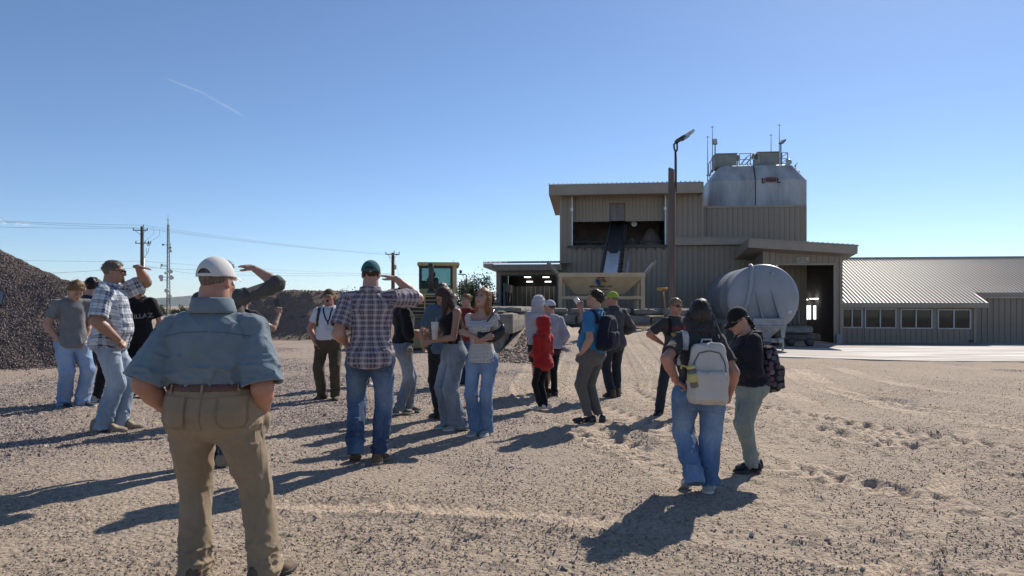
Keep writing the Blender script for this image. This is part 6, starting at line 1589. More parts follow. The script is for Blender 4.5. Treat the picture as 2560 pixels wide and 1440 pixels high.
def make_person(label, foot, top, rz, d=None, **S):
    """S: pose and clothing. foot and top are photo pixels that fix the distance and the stature."""
    f = Fig()
    X0, Y0, Z0 = on_ground(*foot) if d is None else (*P(foot[0], foot[1], d)[:2], None)
    if Z0 is None: Z0 = float(gz(X0, Y0)) 
    Z0 += float(ramp_z(np.array([X0]), np.array([Y0]))[0]) * (1 if d is not None else 0)
    H = S.get('H') or (foot[1] - top) * Y0 / F / S.get('hf', 1.0)
    fem = S.get('fem', False); vox = S.get('vox') or min(0.0155, max(0.0075, Y0 * 0.00155))
    G, belly, leg_g = S.get('girth', 1.0), S.get('belly', 0.0), S.get('legs', 1.0)
    arm_g = S.get('arm', 1.0); seed = S.get('seed', 1); sm_ = np.random.RandomState(seed).rand(3) * 20
    prof = (TORSO_F if fem else TORSO).copy(); prof = prof * H; prof[:, 1] *= .925; prof[:, 2] *= .96
    zf = prof[:, 0] / H
    prof[:, 1] *= 1 + (G - 1) * np.interp(zf, [.44, .48, .57, .7, .8, .84], [.3, .7, 1.1, .9, .6, .3])
    prof[:, 2] *= 1 + (G - 1) * np.interp(zf, [.44, .48, .55, .7, .8, .84], [.1, .22, .8, .9, .6, .3])
    bl = belly * np.exp(-((zf - .60) / .075) ** 2)
    prof[:, 2] += bl * 0.5; prof[:, 3] -= bl * 0.5; prof[:, 1] += bl * 0.25
    bust = S.get('bust', 0) * np.exp(-((zf - .725) / .03) ** 2); prof[:, 2] += bust * .5; prof[:, 3] -= bust * .5
    # torso bend
    lean, roll, twist = S.get('lean', 0), S.get('roll', 0), S.get('twist', 0)
    footL, footR = np.array(S.get('fl', (.065 * H, 0, 0)), float), np.array(S.get('fr', (-.065 * H, 0, 0)), float)
    pelv = np.array(S.get('pelvis', (0, 0, 0)), float)
    hipw = (.052 if not fem else .056) * H * (1 + (leg_g - 1) * .6)
    l_th, l_sh = .245 * H, .243 * H
    # drop the pelvis until both feet are reached
    drop = 0.0
    for _ in range(60):
        ok = True
        for sx, ft in ((1, footL), (-1, footR)):
            a = np.array([sx * hipw, 0, .518 * H - drop]) + pelv; an = ft + [0, 0, .045 * H]
            if np.linalg.norm(an - a) > (l_th + l_sh) * .998: ok = False
        if ok: break
        drop += .004 * H
    dz = np.array([0, 0, -drop]) + pelv
    pv = np.array([0, 0, .50 * H])
    def ang(z): return np.interp(z, [.47 * H, .66 * H], [0, 1])
    Rf = rotm(lean, roll, twist)
    curl = S.get('slouch', 0)        # extra forward bend of the upper back
    def fwd(p):                      # rest pose -> posed torso (rigid, above the waist)
        p = np.asarray(p, float) - pv; p = Rf @ p + pv
        return p + dz
    def inv(p):                      # posed points -> rest pose
        q = p - dz - pv
        full = q @ Rf                # = R^T q
        w = ang(full[:, 2] + pv[2])[:, None]
        if lean == 0 and roll == 0 and twist == 0: return q + pv
        w2 = np.clip(w, 0, 1)
        r = q * (1 - w2) + full * w2
        return r + pv
    expo = S.get('expo', 2.3)
    def torso(p, off=0.0, prf=prof, zlo=.437 * H, zhi=.865 * H):
        q = inv(p); z = np.clip(q[:, 2], zlo, zhi)
        a, b, c = (np.interp(z, prf[:, 0], prf[:, k]) for k in (1, 2, 3)); o_ = off(z) if callable(off) else off
        a, b = a + o_, b + o_
        x, y = np.abs(q[:, 0]) / a, np.abs(q[:, 1] - c) / b
        k = (x ** expo + y ** expo) ** (1 / expo)
        s2 = (k - 1) * np.minimum(a, b) * .92
        return np.maximum(s2, np.abs(q[:, 2] - (zlo + zhi) / 2) - (zhi - zlo) / 2)
    # arms
    sw = (S.get('sw') or (.098 if not fem else .086)) * H
    l_u, l_f = .170 * H * S.get('al', 1), .150 * H * S.get('al', 1)
    arms = {}
    for side, sx in (('l', 1), ('r', -1)):
        A = S.get('arm_' + side, 'hang'); A = dict(kind=A) if isinstance(A, str) else dict(A)
        k = A.get('kind', 'hang'); lift = A.get('lift', 0)
        sh = fwd((sx * sw, (.006 * H), .788 * H + lift)); wd = (.090 * (1 + (G - 1) * .9) + .034) * H
        if k == 'hang': tgt, pole = fwd((sx * (wd + .012 * H), -.03 * H, .492 * H)), (sx * .25, 1, 0)
        elif k == 'pocket': tgt, pole = fwd((sx * (.094 * H * G + .008 * H), -.035 * H, .508 * H)), (sx * .45, 1, 0)
        elif k == 'fold': tgt, pole = fwd((-sx * .055 * H, -.100 * H * G - .01 * H, .668 * H + sx * .012 * H)), (sx * .3, .3, -1)
        elif k == 'front': tgt, pole = fwd((sx * .02 * H, -.13 * H, .60 * H)), (sx * .35, .6, -1)
        elif k == 'back': tgt, pole = fwd((sx * .03 * H, .12 * H * G, .56 * H)), (sx * 1, .4, 0)
        else: tgt, pole = None, (sx, 0.6, -.4)
        if 'at' in A: tgt = np.array(A['at'], float) * H + dz
        pole = A.get('pole', pole)
        el, wr = ik(sh, tgt, l_u, l_f, pole)
        arms[side] = dict(sx=sx, sh=sh, el=el, wr=wr, A=A)
    legs = {}
    for side, sx, ft in (('l', 1, footL), ('r', -1, footR)):
        hip = np.array([sx * hipw, 0, .518 * H]) + dz; toe = S.get('toe_' + side, sx * 8); heel = S.get('heel_' + side, 0)
        fd = np.array([math.sin(rad(toe)), -math.cos(rad(toe)), 0])
        an = ft + np.array([0, 0, .045 * H]) + [0, 0, .11 * H * math.sin(rad(heel))] - fd * .04 * H * math.sin(rad(heel))
        kn, an = ik(hip, an, l_th, l_sh, fd + np.array([sx * S.get('knee_out', .0), 0, 0]))
        legs[side] = dict(sx=sx, hip=hip, kn=kn, an=an, fd=fd, heel=heel, ft=ft)
    # head frame
    hs = S.get('hs') or (0.5 * 1.0 + 0.5 * H / 1.75)
    nb = fwd((0, .006 * H, .842 * H)); Rh = Rf @ rotm(0, 0, S.get('hyaw', 0)) @ rotm(S.get('hpitch', 0), S.get('hroll', 0), 0)
    hc = nb + Rh @ np.array([0, -.028, .137]) * hs * (1.0)
    # stature check: crown of an upright head lands near H
    def to_head(p): return (p - hc) @ Rh / hs
    def from_head(v): return hc + (np.asarray(v) * hs) @ Rh.T

    rot = rad(rz)
    skin = SK[S.get('skin', 'fair')]
    # ------------------------------------------------ fields
    lg_bare = S.get('shorts', False)
    rth, rkn, ran = .056 * H * leg_g, .036 * H * leg_g, .022 * H
    def legs_f(p, o=0):
        out = None
        for L_ in legs.values():
            d_ = smin(cap(p, L_['hip'], L_['kn'], rth + o, rkn + o), smin(cap(p, L_['kn'], L_['kn'] * .62 + L_['an'] * .38, rkn + o, rkn * 1.06 + o), cap(p, L_['kn'] * .62 + L_['an'] * .38, L_['an'], rkn * 1.04 + o, ran + o), .02), .03)
            out = d_ if out is None else np.minimum(out, d_)
        return out
    def arm_f(p, A, o=0.0, t1=1.0, extra=0.0, r0=None):
        g_ = arm_g
        ru, re, rw = .0295 * H * g_, .0245 * H * g_, .0155 * H * (1 + (g_ - 1) * .5)
        if fem: ru, re, rw = ru * .86, re * .86, rw * .9
        u = cap(p, A['sh'], A['el'], ru + o, re + o + extra * .6)
        fo = smin(cap(p, A['el'], A['el'] * .68 + A['wr'] * .32, re * 1.0 + o + extra * .6, re * 1.02 + o + extra * .8), cap(p, A['el'] * .68 + A['wr'] * .32, A['wr'], re * 1.02 + o + extra * .8, rw + o + extra), .015)
        return smin(u, fo, .02)
    def delt(p, A, o=0.0): return cap(p, fwd((A['sx'] * .028 * H, .010 * H, .806 * H)), A['sh'] + np.array([0, 0, .0 * H]), .026 * H + o, .029 * H * (1 + (arm_g - 1) * .6) + o)
    def body_f(p):
        d_ = torso(p, -.022, zlo=.462 * H)
        d_ = smin(d_, legs_f(p, -.020 if not lg_bare else 0), .03)
        for A in arms.values(): d_ = smin(d_, smin(delt(p, A, -.006), arm_f(p, A), .03), .025)
        nk = cap(p, fwd((0, .010 * H, .80 * H)), from_head((0, .022, -.055)), .036 * H * (1.12 if not fem else .9) * (1 + (G - 1) * .5), .033 * H * (1.1 if not fem else .88) * (1 + (G - 1) * .45))
        return smin(d_, nk, .03)
    allp = np.array([v for A in arms.values() for v in (A['sh'], A['el'], A['wr'])] + [v for L_ in legs.values() for v in (L_['hip'], L_['kn'], L_['an'])] + [hc, nb])
    lo, hi = allp.min(0) - .16, allp.max(0) + .16
    gx = max(abs(prof[:, 1]).max(), .1) + .06; gy = prof[:, 2].max() + .1 + belly
    lo[:2] = np.minimum(lo[:2], [-gx, -gy]); hi[:2] = np.maximum(hi[:2], [gx, gy])
    lo[2] = -.02; lo_b = lo.copy()
    V, Q = surface(body_f, lo, [hi[0], hi[1], max(from_head((0, 0, -.03))[2] + .02, *[max(A['el'][2], A['wr'][2]) + .07 for A in arms.values()])], min(.02, vox * 1.25))
    # ------------------------------------------------ head (finer)
    mo = S.get('mouth_open', 0)
    def head_f(q):
        d_ = ell(q, (0, .014, .028), (.074, .095, .086))
        d_ = smin(d_, ell(q, (0, -.022, -.03), (.061, .073, .075)), .03)
        jw = -.006 - .018 * mo
        d_ = smin(d_, ell(q, (0, -.040, -.075 + jw), (.042, .045, .036)), .025)
        d_ = smin(d_, ell(q, (0, -.076, -.092 + jw), (.020, .017, .016)), .018)
        d_ = smin(d_, cap(q, (0, .022, -.04), (0, .03, -.13), .053 if not fem else .045, .052 if not fem else .044), .03)
        for s in (-1, 1):
            d_ = smax(d_, -ell(q, (s * .031, -.099, .006), (.019, .016, .012)), .014)
            d_ = smin(d_, ell(q, (s * .030, -.076, .024), (.024, .016, .007)), .012)
            d_ = smin(d_, ell(q, (s * .042, -.064, -.026), (.018, .018, .016)), .02)
            e = ell(q, (s * .074, .014, -.006), (.010, .019, .031)); e = smax(e, -ell(q, (s * .084, .008, -.004), (.006, .010, .018)), .004)
            d_ = smin(d_, e, .007)
        d_ = smin(d_, cap(q, (0, -.090, .008), (0, -.110, -.028), .008, .0125), .010)
        for s in (-1, 1): d_ = smin(d_, ell(q, (s * .012, -.100, -.034), (.009, .010, .008)), .006)
        if mo: d_ = smax(d_, -ell(q, (0, -.098, -.070), (.020, .022, .008 + .016 * mo)), .006)
        else:
            d_ = smin(d_, ell(q, (0, -.091, -.057), (.021, .009, .006)), .007); d_ = smin(d_, ell(q, (0, -.090, -.070), (.018, .009, .007)), .007)
        return d_
    hv = max(.0048, min(.010, Y0 * .0009))
    Vh, Qh = surface(head_f, (-.10, -.14, -.135), (.10, .13, .13), hv)
    # drop the bottom cap so that the head joins the neck
    Vh = from_head(Vh)
    parts = [(V, Q), (Vh, Qh)]
    # ------------------------------------------------ hands
    def hand(A):
        sx = A['sx']; pose = A['A'].get('hand', 'relaxed'); sc_ = H / 1.76 * (1.0 if not fem else .92) * A['A'].get('hsc', 1)
        dd = unit(A['A'].get('dir', A['wr'] - A['el'])); nn = A['A'].get('palm', (-sx, 0, 0) if pose == 'relaxed' else (0, 1, 0)); nn = np.asarray(nn, float); nn = unit(nn - dd * (nn @ dd)); ss = np.cross(nn, dd) * sx
        # thumb side: for a hanging hand (d down, palm inward) the thumb points forward
        B = np.stack([ss, nn, dd], 1)           # columns: thumb side, palm normal, finger direction
        cur = {'relaxed': (22, 30, 20), 'flat': (4, 6, 5), 'grip': (55, 60, 40), 'fist': (80, 85, 60)}[pose]
        chains = []
        for k, (s, l) in enumerate(((.030, .070), (.011, .078), (-.010, .073), (-.029, .058))):
            p = np.array([s, 0, .086 - .004 * abs(k - 1)]); a = 0.0; ch = [p]
            for j, fr in enumerate((.46, .31, .23)):
                a += rad(cur[j] * (1 + .07 * k)); sp = s * .8 * (0.25 if pose != 'flat' else 4.5)
                p = p + l * fr * np.array([sp, math.sin(a), math.cos(a)]); ch.append(p)
            chains.append(ch)
        th = [np.array([.026, .004, .022]), np.array([.047, .014, .048]), np.array([.056, .022, .074]), np.array([.052, .034, .096]) if pose in ('grip', 'fist') else np.array([.060, .026, .098])]
        def hf(q):
            d_ = smin(rbox(q, (0, 0, .052), (.040, .0135, .042), .013), cap(q, (0, 0, -.035), (0, 0, .02), .026, .027, ((0, 1, 0), .72)), .02)
            d_ = smin(d_, ell(q, (.026, .008, .034), (.015, .014, .028)), .012)
            for ch in chains:
                for j in range(3): d_ = smin(d_, cap(q, ch[j], ch[j + 1], .0092 - .001 * j, .0085 - .001 * j), .004)
            for j in range(3): d_ = smin(d_, cap(q, th[j], th[j + 1], .0125 - .0018 * j, .0115 - .0018 * j), .006)
            return d_
        v, q_ = surface(hf, (-.06, -.04, -.065), (.085, .10, .19), max(.0042, min(.0075, Y0 * .0008)))
        return A["wr"] + (v * sc_) @ B.T, (q_ if sx > 0 else q_[:, ::-1])
    for A in arms.values():
        if A['A'].get('nohand'): continue
        parts.append(hand(A))
    Va, Qa, o_ = [], [], 0
    for v, q in parts: Va.append(v); Qa.append(q + o_); o_ += len(v)
    body = link('person', np_mesh('person', np.concatenate(Va), np.concatenate(Qa)), skin, None, (X0, Y0, Z0), (0, 0, rot))
    tag(body, label, 'person', S.get('group'))
    f.o, f.H, f.dz, f.fwd, f.inv, f.arms, f.legs, f.from_head, f.to_head, f.prof, f.vox = body, H, dz, fwd, inv, arms, legs, from_head, to_head, prof, vox
    f.pos, f.rot, f.G, f.hs, f.Y0 = np.array([X0, Y0, Z0]), rot, G, hs, Y0

    def add(name, V, Q, m, parent=body, smooth=True):
        return link(name, np_mesh(name, V, Q, smooth), m, parent)
    f.add = add
    def fold(p, fr, amp, seed_=0.0):
        n_ = n3(p * np.array(fr) + sm_ + seed_); n2_ = n3(p * np.array(fr) * 2.1 + sm_ + 7 + seed_)
        r_ = np.clip(1 - 2.6 * np.abs(n_), 0, 1); r2_ = np.clip(1 - 2.6 * np.abs(n2_), 0, 1)
        return -1.9 * amp * (1.15 * r_ * r_ + .6 * r2_ * r2_ - .45)

    # ------------------------------------------------ shirt / jacket
    sh_ = S.get('shirt')
    if sh_:
        off, hem, slv = sh_.get('off', .014), sh_.get('hem', .50) * H, sh_.get('sleeve', .6)
        sloose = sh_.get('sl', .016); tucked = sh_.get('tuck', False); blouse = sh_.get('blouse', 0)
        fl = sh_.get('flare', 0.0); fa = sh_.get('fold', 1.0)
        def offf(z):
            o = off + np.clip((.72 * H - z) / (.22 * H), 0, 1) * fl
            o = o * np.interp(z, [.80 * H, .845 * H], [1, .5])
            if blouse: o = o + blouse * np.exp(-((z - hem - .05 * H) / (.045 * H)) ** 2) - blouse * .5 * np.exp(-((z - hem) / (.012 * H)) ** 2)
            return o
        nck = sh_.get('neck', .835) * H
        def shirt_f(p):
            d_ = torso(p, offf, zlo=hem - .06, zhi=.87 * H)
            cuts = []
            for A in arms.values():
                if slv <= 0: continue
                ex = sloose
                dl = delt(p, A, off * .8)
                if slv < 1.0:
                    end = A['sh'] + (A['el'] - A['sh']) * slv; ax = unit(A['el'] - A['sh'])
                    r1 = .0265 * H * arm_g * (.86 if fem else 1)
                    a_ = cap(p, A['sh'], A['sh'] + ax * l_u * (slv + .2), .0295 * H * (1 + (arm_g - 1) * .7) * (.86 if fem else 1) + off * .8, r1 + ex + .2 * ex)
                    cut = (p - end) @ ax; thk = max(.016, 2.0 * vox) * (1 + .25 * (fa - 1))
                    rel = p - A['sh']; tt = rel @ ax; rd = np.linalg.norm(rel - tt[:, None] * ax, axis=1)
                    near = (rd < r1 + ex + .035) & (tt > .35 * l_u) & (tt < (slv + .2) * l_u + r1 + ex * 1.2 + .06) & (a_ < d_ + .012)
                    hol = np.maximum(rd - (r1 + ex - thk + .004), -(cut + .035))
                    cuts.append((near, cut, hol))
                elif slv < 2.0:
                    end = A['el'] + (A['wr'] - A['el']) * (slv - 1.0); ax = unit(A['wr'] - A['el'])
                    a_ = arm_f(p, A, off * .9 + .002, extra=ex)
                    cut = (p - end) @ ax; near = np.linalg.norm(p - A['wr'], axis=1) < l_f * (2.0 - slv) + .13
                    a_ = np.where(near, np.maximum(a_, cut), a_)
                else:
                    a_ = arm_f(p, A, off * .9, extra=ex); ax = unit(A['wr'] - A['el']); cut = (p - A['wr']) @ ax
                    a_ = np.maximum(a_, np.where(np.linalg.norm(p - A['wr'], axis=1) < .14, cut, -1))
                d_ = smin(d_, smin(dl, a_, .03), .028 if slv > 1 or not sh_.get('crisp') else .010)
            q = inv(p)
            nf = q[:, 2] - (nck + .35 * (q[:, 1] - .01 * H) * (1 if sh_.get('low') is None else sh_['low']))
            if slv <= 0: d_ = smin(d_, np.minimum(*[cap(p, fwd((s * .062 * H, -.035 * H, .775 * H)), fwd((s * .062 * H, .04 * H, .785 * H)), .016, .016) for s in (-1, 1)]), .02); nf = np.where(np.abs(q[:, 0]) < .05 * H, nf, nf - 1)
            msk = np.abs(d_) < .045
            if msk.any():
                qq = q[msk]; d2 = fold(qq, (9, 9, 5.5), .0042 * fa)
                lowr = np.exp(-((qq[:, 2] - (hem + .05 * H)) / (.06 * H)) ** 2)
                d2 = d2 + fold(qq, (7, 7, 15), .006 * fa, 3.0) * lowr * (1 if (tucked or blouse) else .35)
                arm_z = np.zeros(len(qq)); pm = p[msk]
                for A in arms.values(): arm_z = np.maximum(arm_z, np.exp(-(np.linalg.norm(pm - A['el'], axis=1) / .10) ** 2) + .7 * np.exp(-(np.linalg.norm(pm - A['sh'], axis=1) / .12) ** 2))
                d2 = d2 + fold(pm, (13, 13, 13), .006 * fa, 5.0) * arm_z
                if 0 < slv < 1:
                    for A in arms.values(): d2 = d2 * (1 - .8 * np.exp(-(np.linalg.norm(pm - (A['sh'] + (A['el'] - A['sh']) * slv), axis=1) / (.07 + sloose)) ** 4))
                d_ = d_.copy(); d_[msk] += d2
            for near, cut, hol in cuts: d_ = np.where(near, np.maximum(np.maximum(d_, cut), -hol), d_)
            nc_ = np.where(np.hypot(q[:, 0] * .75, q[:, 1] - .006 * H) < .062 * H, nf, -1.0)
            d_ = smax(d_, nc_, .006)
            qh = hem + sh_.get('curve', 0) * H * np.cos(np.clip(q[:, 0] / (.1 * H * G), -1.4, 1.4) * 2) * -1
            own = np.hypot(q[:, 0] / (.125 * H * G + .02), q[:, 1] / (.11 * H * G + .02 + belly)) < 1
            d_ = np.where(own & (q[:, 2] < hem + .1 * H), np.maximum(d_, qh - q[:, 2]), d_)
            return d_
        l2, h2 = lo.copy(), hi.copy(); l2[2] = hem + dz[2] - .06; h2[2] = nb[2] + .05
        for A in arms.values(): h2[2] = max(h2[2], A['el'][2] + .1 if slv < 1.2 else max(A['wr'][2], A['el'][2]) + .1); l2[2] = min(l2[2], min(A['el'][2], A['wr'][2] if slv > 1.2 else 9) - .08)
        Vs, Qs = surface(shirt_f, l2, h2, vox)
        so = add(sh_.get('name', 'shirt'), Vs, Qs, sh_['m'])
        f.shirt_f, f.shirt = shirt_f, so
        # cloth coordinates
        qv = inv(Vs); fu = np.arctan2(qv[:, 0], -(qv[:, 1])) * .135 * H / 1.75 * G + qv[:, 0] * .35; fv = qv[:, 2].copy()
        best = np.abs(torso(Vs, off))
        for A in arms.values():
            ax = unit(A['el'] - A['sh']); rel = Vs - A['sh']; t = rel @ ax; outw = (qv[:, 0] * A['sx'] > .085 * H) & (t > -.02)
            da = np.abs(arm_f(Vs, A, off))
            use = outw & ((da < best) | (t > .05)); s1 = unit(np.cross(ax, (0, 1, 0.2))); s2 = np.cross(ax, s1)
            fu = np.where(use, np.arctan2(rel @ s2, rel @ s1) * .055, fu); fv = np.where(use, t, fv)
        for nm_, dat in (('fu', fu), ('fv', fv)):
            a = so.data.attributes.new(nm_, 'FLOAT', 'POINT'); a.data.foreach_set('value', dat.astype(np.float32))
        col = sh_.get('collar')
        if col:
            c0, ch_ = fwd((0, .010 * H, .838 * H)), sh_.get('ch', .030)
            rx_, ry_ = .044 * H * (1 + (G - 1) * .5) * (.88 if fem else 1), .043 * H * (1 + (G - 1) * .5) * (.9 if fem else 1)
            M_, K_ = 40, 6; vv = []
            pr_ = [(1.0, ch_), (1.03, ch_ * 1.15), (1.10, ch_ * 1.05), (1.28, -.012), (1.24, -.022), (1.02, -.01)] if col == 'fold' else [(1.08, .004), (1.16, .010), (1.24, .004), (1.26, -.008), (1.2, -.018), (1.06, -.012)]
            for i in range(M_):
                a = 2 * math.pi * i / M_; fr = -math.cos(a)
                for r_, h_ in pr_:
                    drop_ = (-.016 * max(0, fr) ** 1.5 if col == 'fold' else -.013 * fr)
                    hh = h_ * (1 - .35 * max(0, fr) if col == 'fold' else 1)
                    vv.append(c0 + Rf @ np.array([math.sin(a) * rx_ * r_, -(-math.cos(a)) * 0 + math.cos(a) * -1 * ry_ * r_ * -1 * (1), hh + drop_ * (1 if col == 'fold' else 1)]))
            qq = [(i * K_ + k, ((i + 1) % M_) * K_ + k, ((i + 1) % M_) * K_ + (k + 1) % K_, i * K_ + (k + 1) % K_) for i in range(M_) for k in range(K_)]
            co = add('collar', vv, qq, sh_['m'], so)
            vv = np.array(vv); q2 = inv(vv)
            for nm_, dat in (('fu', np.arctan2(q2[:, 0], -q2[:, 1]) * .06), ('fv', q2[:, 2])):
                a = co.data.attributes.new(nm_, 'FLOAT', 'POINT'); a.data.foreach_set('value', dat.astype(np.float32))
        hd = sh_.get('hood')
        if hd == 'down':
            def hood_f(p):
                q = inv(p); d_ = ell(q, (0, .052 * H, .822 * H), (.082 * H, .036 * H, .034 * H)); d_ = smin(d_, cap(q, (.052 * H, .03 * H, .832 * H), (.040 * H, -.03 * H, .812 * H), .018 * H, .012 * H), .03); d_ = smin(d_, cap(q, (-.052 * H, .03 * H, .832 * H), (-.040 * H, -.03 * H, .812 * H), .018 * H, .012 * H), .03)
                d_ = smax(d_, -ell(q, (0, .025 * H, .86 * H), (.045 * H, .045 * H, .045 * H)), .01)
                return d_ + fold(q, (9, 9, 9), .005)
            v, q = surface(hood_f, nb - [.2, .2, .12], nb + [.2, .22, .1], vox); add('hood', v, q, sh_['m'], so)
    # ------------------------------------------------ trousers
    tr = S.get('pants')
    if tr:
        wst = tr.get('waist', .595) * H; r_k, r_h = tr.get('knee', .047) * .86 * H * (1 + (leg_g - 1) * .5), tr.get('hem', .047) * .80 * H; r_t = (tr.get('thigh', .064)) * .90 * H * leg_g; po = tr.get('off', .008); fa = tr.get('fold', 1.0); hz = tr.get('cut', .022) * H
        bulges = tr.get('bulge', [])
        def pants_f(p):
            q0 = inv(p)
            d_ = torso(p, po, zlo=.432 * H, zhi=wst)
            lf = None
            for L_ in legs.values():
                hem_p = L_['an'] + (L_['an'] - L_['kn']) / np.linalg.norm(L_['an'] - L_['kn']) * (L_['an'][2] - L_['ft'][2] - hz)
                if tr.get('short'): hem_p = L_['hip'] + (L_['kn'] - L_['hip']) * tr['short']
                ax = unit(L_['an'] - L_['kn']) if not tr.get('short') else unit(L_['kn'] - L_['hip'])
                up_ = cap(p, L_['hip'] + np.array([L_['sx'] * .004 * H, .004 * H, -.02 * H]), L_['kn'], r_t, r_k)
                if tr.get('short'): dl = np.maximum(up_, (p - hem_p) @ ax)
                else:
                    ext = L_['an'] + ax * .06 * H
                    dn = cap(p, L_['kn'], ext, r_k, r_h)
                    dl = smin(up_, dn, .02)
                    zc_ = hem_p[2] - p[:, 2]
                    hl = rad(L_['heel']) * .6
                    zc_ = zc_ + ((p - hem_p) @ L_['fd']) * -math.tan(hl)
                    dl = np.maximum(dl, zc_)
                msk = np.abs(dl) < .035
                if msk.any():
                    pm = p[msk]; t = (pm - L_['kn']) @ ax / l_sh
                    w_k = np.exp(-((pm - L_['kn']) ** 2).sum(1) / .085 ** 2); w_h = np.exp(-((t - .92) / .25) ** 2)
                    w_c = np.exp(-((pm[:, 2] - (L_['hip'][2] - .06 * H)) / (.05 * H)) ** 2)
                    dd_ = fold(pm, (9, 9, 5), .0036 * fa, L_['sx']) + fold(pm, (8, 8, 19), .0062 * fa, 2 + L_['sx']) * np.maximum(w_k * .9, np.maximum(w_h * 1.25, w_c * .7))
                    dl = dl.copy(); dl[msk] += dd_
                lf = dl if lf is None else smin(lf, dl, .012)
            d_ = smin(d_, lf, .055)
            for (bx, by, bz, br) in bulges: d_ = smin(d_, ell(p, np.array([bx, by, bz]) * H + dz, (br * .8, br * .7, br * 1.2)), .03)
            for A in arms.values():
                if A['A'].get('kind') == 'pocket':
                    ht = A['wr'] + unit(A['wr'] - A['el']) * .09; d_ = smin(d_, cap(p, A['wr'] + (ht - A['wr']) * .45, ht, .03, .042), .035)
            return np.maximum(d_, q0[:, 2] - wst)
        l2 = lo.copy(); l2[2] = -.01; h2 = hi.copy(); h2[2] = wst + dz[2] + .04
        Vp, Qp = surface(pants_f, l2, h2, vox)
        po_ = add(tr.get('name', 'trousers'), Vp, Qp, tr['m'])
        f.pants_f, f.pants = pants_f, po_
        wear = np.zeros(len(Vp))
        for L_ in legs.values():
            wear = np.maximum(wear, np.exp(-(((Vp - (L_['hip'] * .4 + L_['kn'] * .6)) / [.05 * H, .09 * H, .12 * H]) ** 2).sum(1)) + .5 * np.exp(-(((Vp - L_['kn']) / .09) ** 2).sum(1)))
        a = po_.data.attributes.new('wear', 'FLOAT', 'POINT'); a.data.foreach_set('value', wear.astype(np.float32))
        bl_ = tr.get('belt')
        if bl_:
            zb0 = wst - .012 * H
            def belt_f(p):
                q0 = inv(p); d_ = torso(p, po + .008, zlo=.455 * H, zhi=wst + .1); return np.maximum(d_, np.abs(q0[:, 2] - zb0) - .019)
            v, q = surface(belt_f, [lo[0], lo[1], wst + dz[2] - .16], [hi[0], hi[1], wst + dz[2] + .12], max(.0075, vox * .8)); add('belt', v, q, bl_)
    # ------------------------------------------------ shoes
    so_ = S.get('shoe')
    if so_:
        for L_ in legs.values():
            Ls, Ws = .158 * H * so_.get('l', 1), .056 * H * so_.get('w', 1); hl = rad(L_['heel']); fd = L_['fd']; sd_ = np.array([-fd[1], fd[0], 0]) * -1
            ux = np.array([0, 0, 1.0])
            ball = L_['ft'] + fd * .07 * H * 0 + fd * .095 * H
            cR, sR = math.cos(hl), math.sin(hl)
            fy_, fz_ = fd * cR - ux * sR, ux * cR + fd * sR
            base = ball - fy_ * (.095 * H)
            Bm = np.stack([sd_, fy_, fz_], 1); st = so_.get('sole', .022)
            def outline(q, w):
                x = q[:, 0]; y = q[:, 1]
                return np.minimum(np.hypot(np.maximum(np.abs(x) - (w * .30), 0), y - (-Ls * .16)) - w * .22, smin(np.hypot(x, y - (-Ls * .22)) - w * .44, smin(np.hypot(x * .98, y - Ls * .38) - w * .54, np.hypot(x, (y - Ls * .54) * .85) - w * .44, .03), .12 * Ls / .27))
            def sole_f(q): return np.maximum(outline(q, Ws * 1.06), np.abs(q[:, 2] - st / 2) - st / 2)
            hi_ = so_.get('high', .055) * H
            def up_f(q):
                z = q[:, 2]; top_ = np.interp(q[:, 1], [-Ls * .45, -Ls * .1, Ls * .15, Ls * .45, Ls * .8], [hi_, hi_, hi_ * .82, .030 * H, .018 * H])
                tp = outline(q, Ws * 1.0) + np.clip((z - st) / np.maximum(top_ - st, .01), 0, 1.2) ** 2 * Ws * .16
                return smax(smax(tp, z - top_, .016), st * .6 - z, .004)
            hh = max(.006, min(.011, Y0 * .0011))
            v, q = surface(up_f, (-.08, -.17 * H * .6, -.01), (.08, .17 * H, hi_ + .02), hh)
            up_o = add('shoe', base + v @ Bm.T, q, so_['m'])
            v, q = surface(sole_f, (-.08, -.17 * H * .6, -.01), (.08, .17 * H, st + .02), max(.006, hh * .9)); add('sole', base + v @ Bm.T, q, so_.get('sm', RUBB), up_o)
            if so_.get('band'): v, q = surface(lambda q_: np.maximum(up_f(q_) - .003, np.maximum(np.abs(q_[:, 1] - Ls * .20) - Ls * .10, np.abs(q_[:, 2] - .03 * H) - .018)), (-.08, -.17 * H * .6, -.01), (.08, .17 * H, hi_ + .02), hh); add('shoe_panel', base + v @ Bm.T, q, so_['band'], up_o)
    # ------------------------------------------------ sock / bare ankle ring left to the body
    # ------------------------------------------------ hair
    hr = S.get('hair')
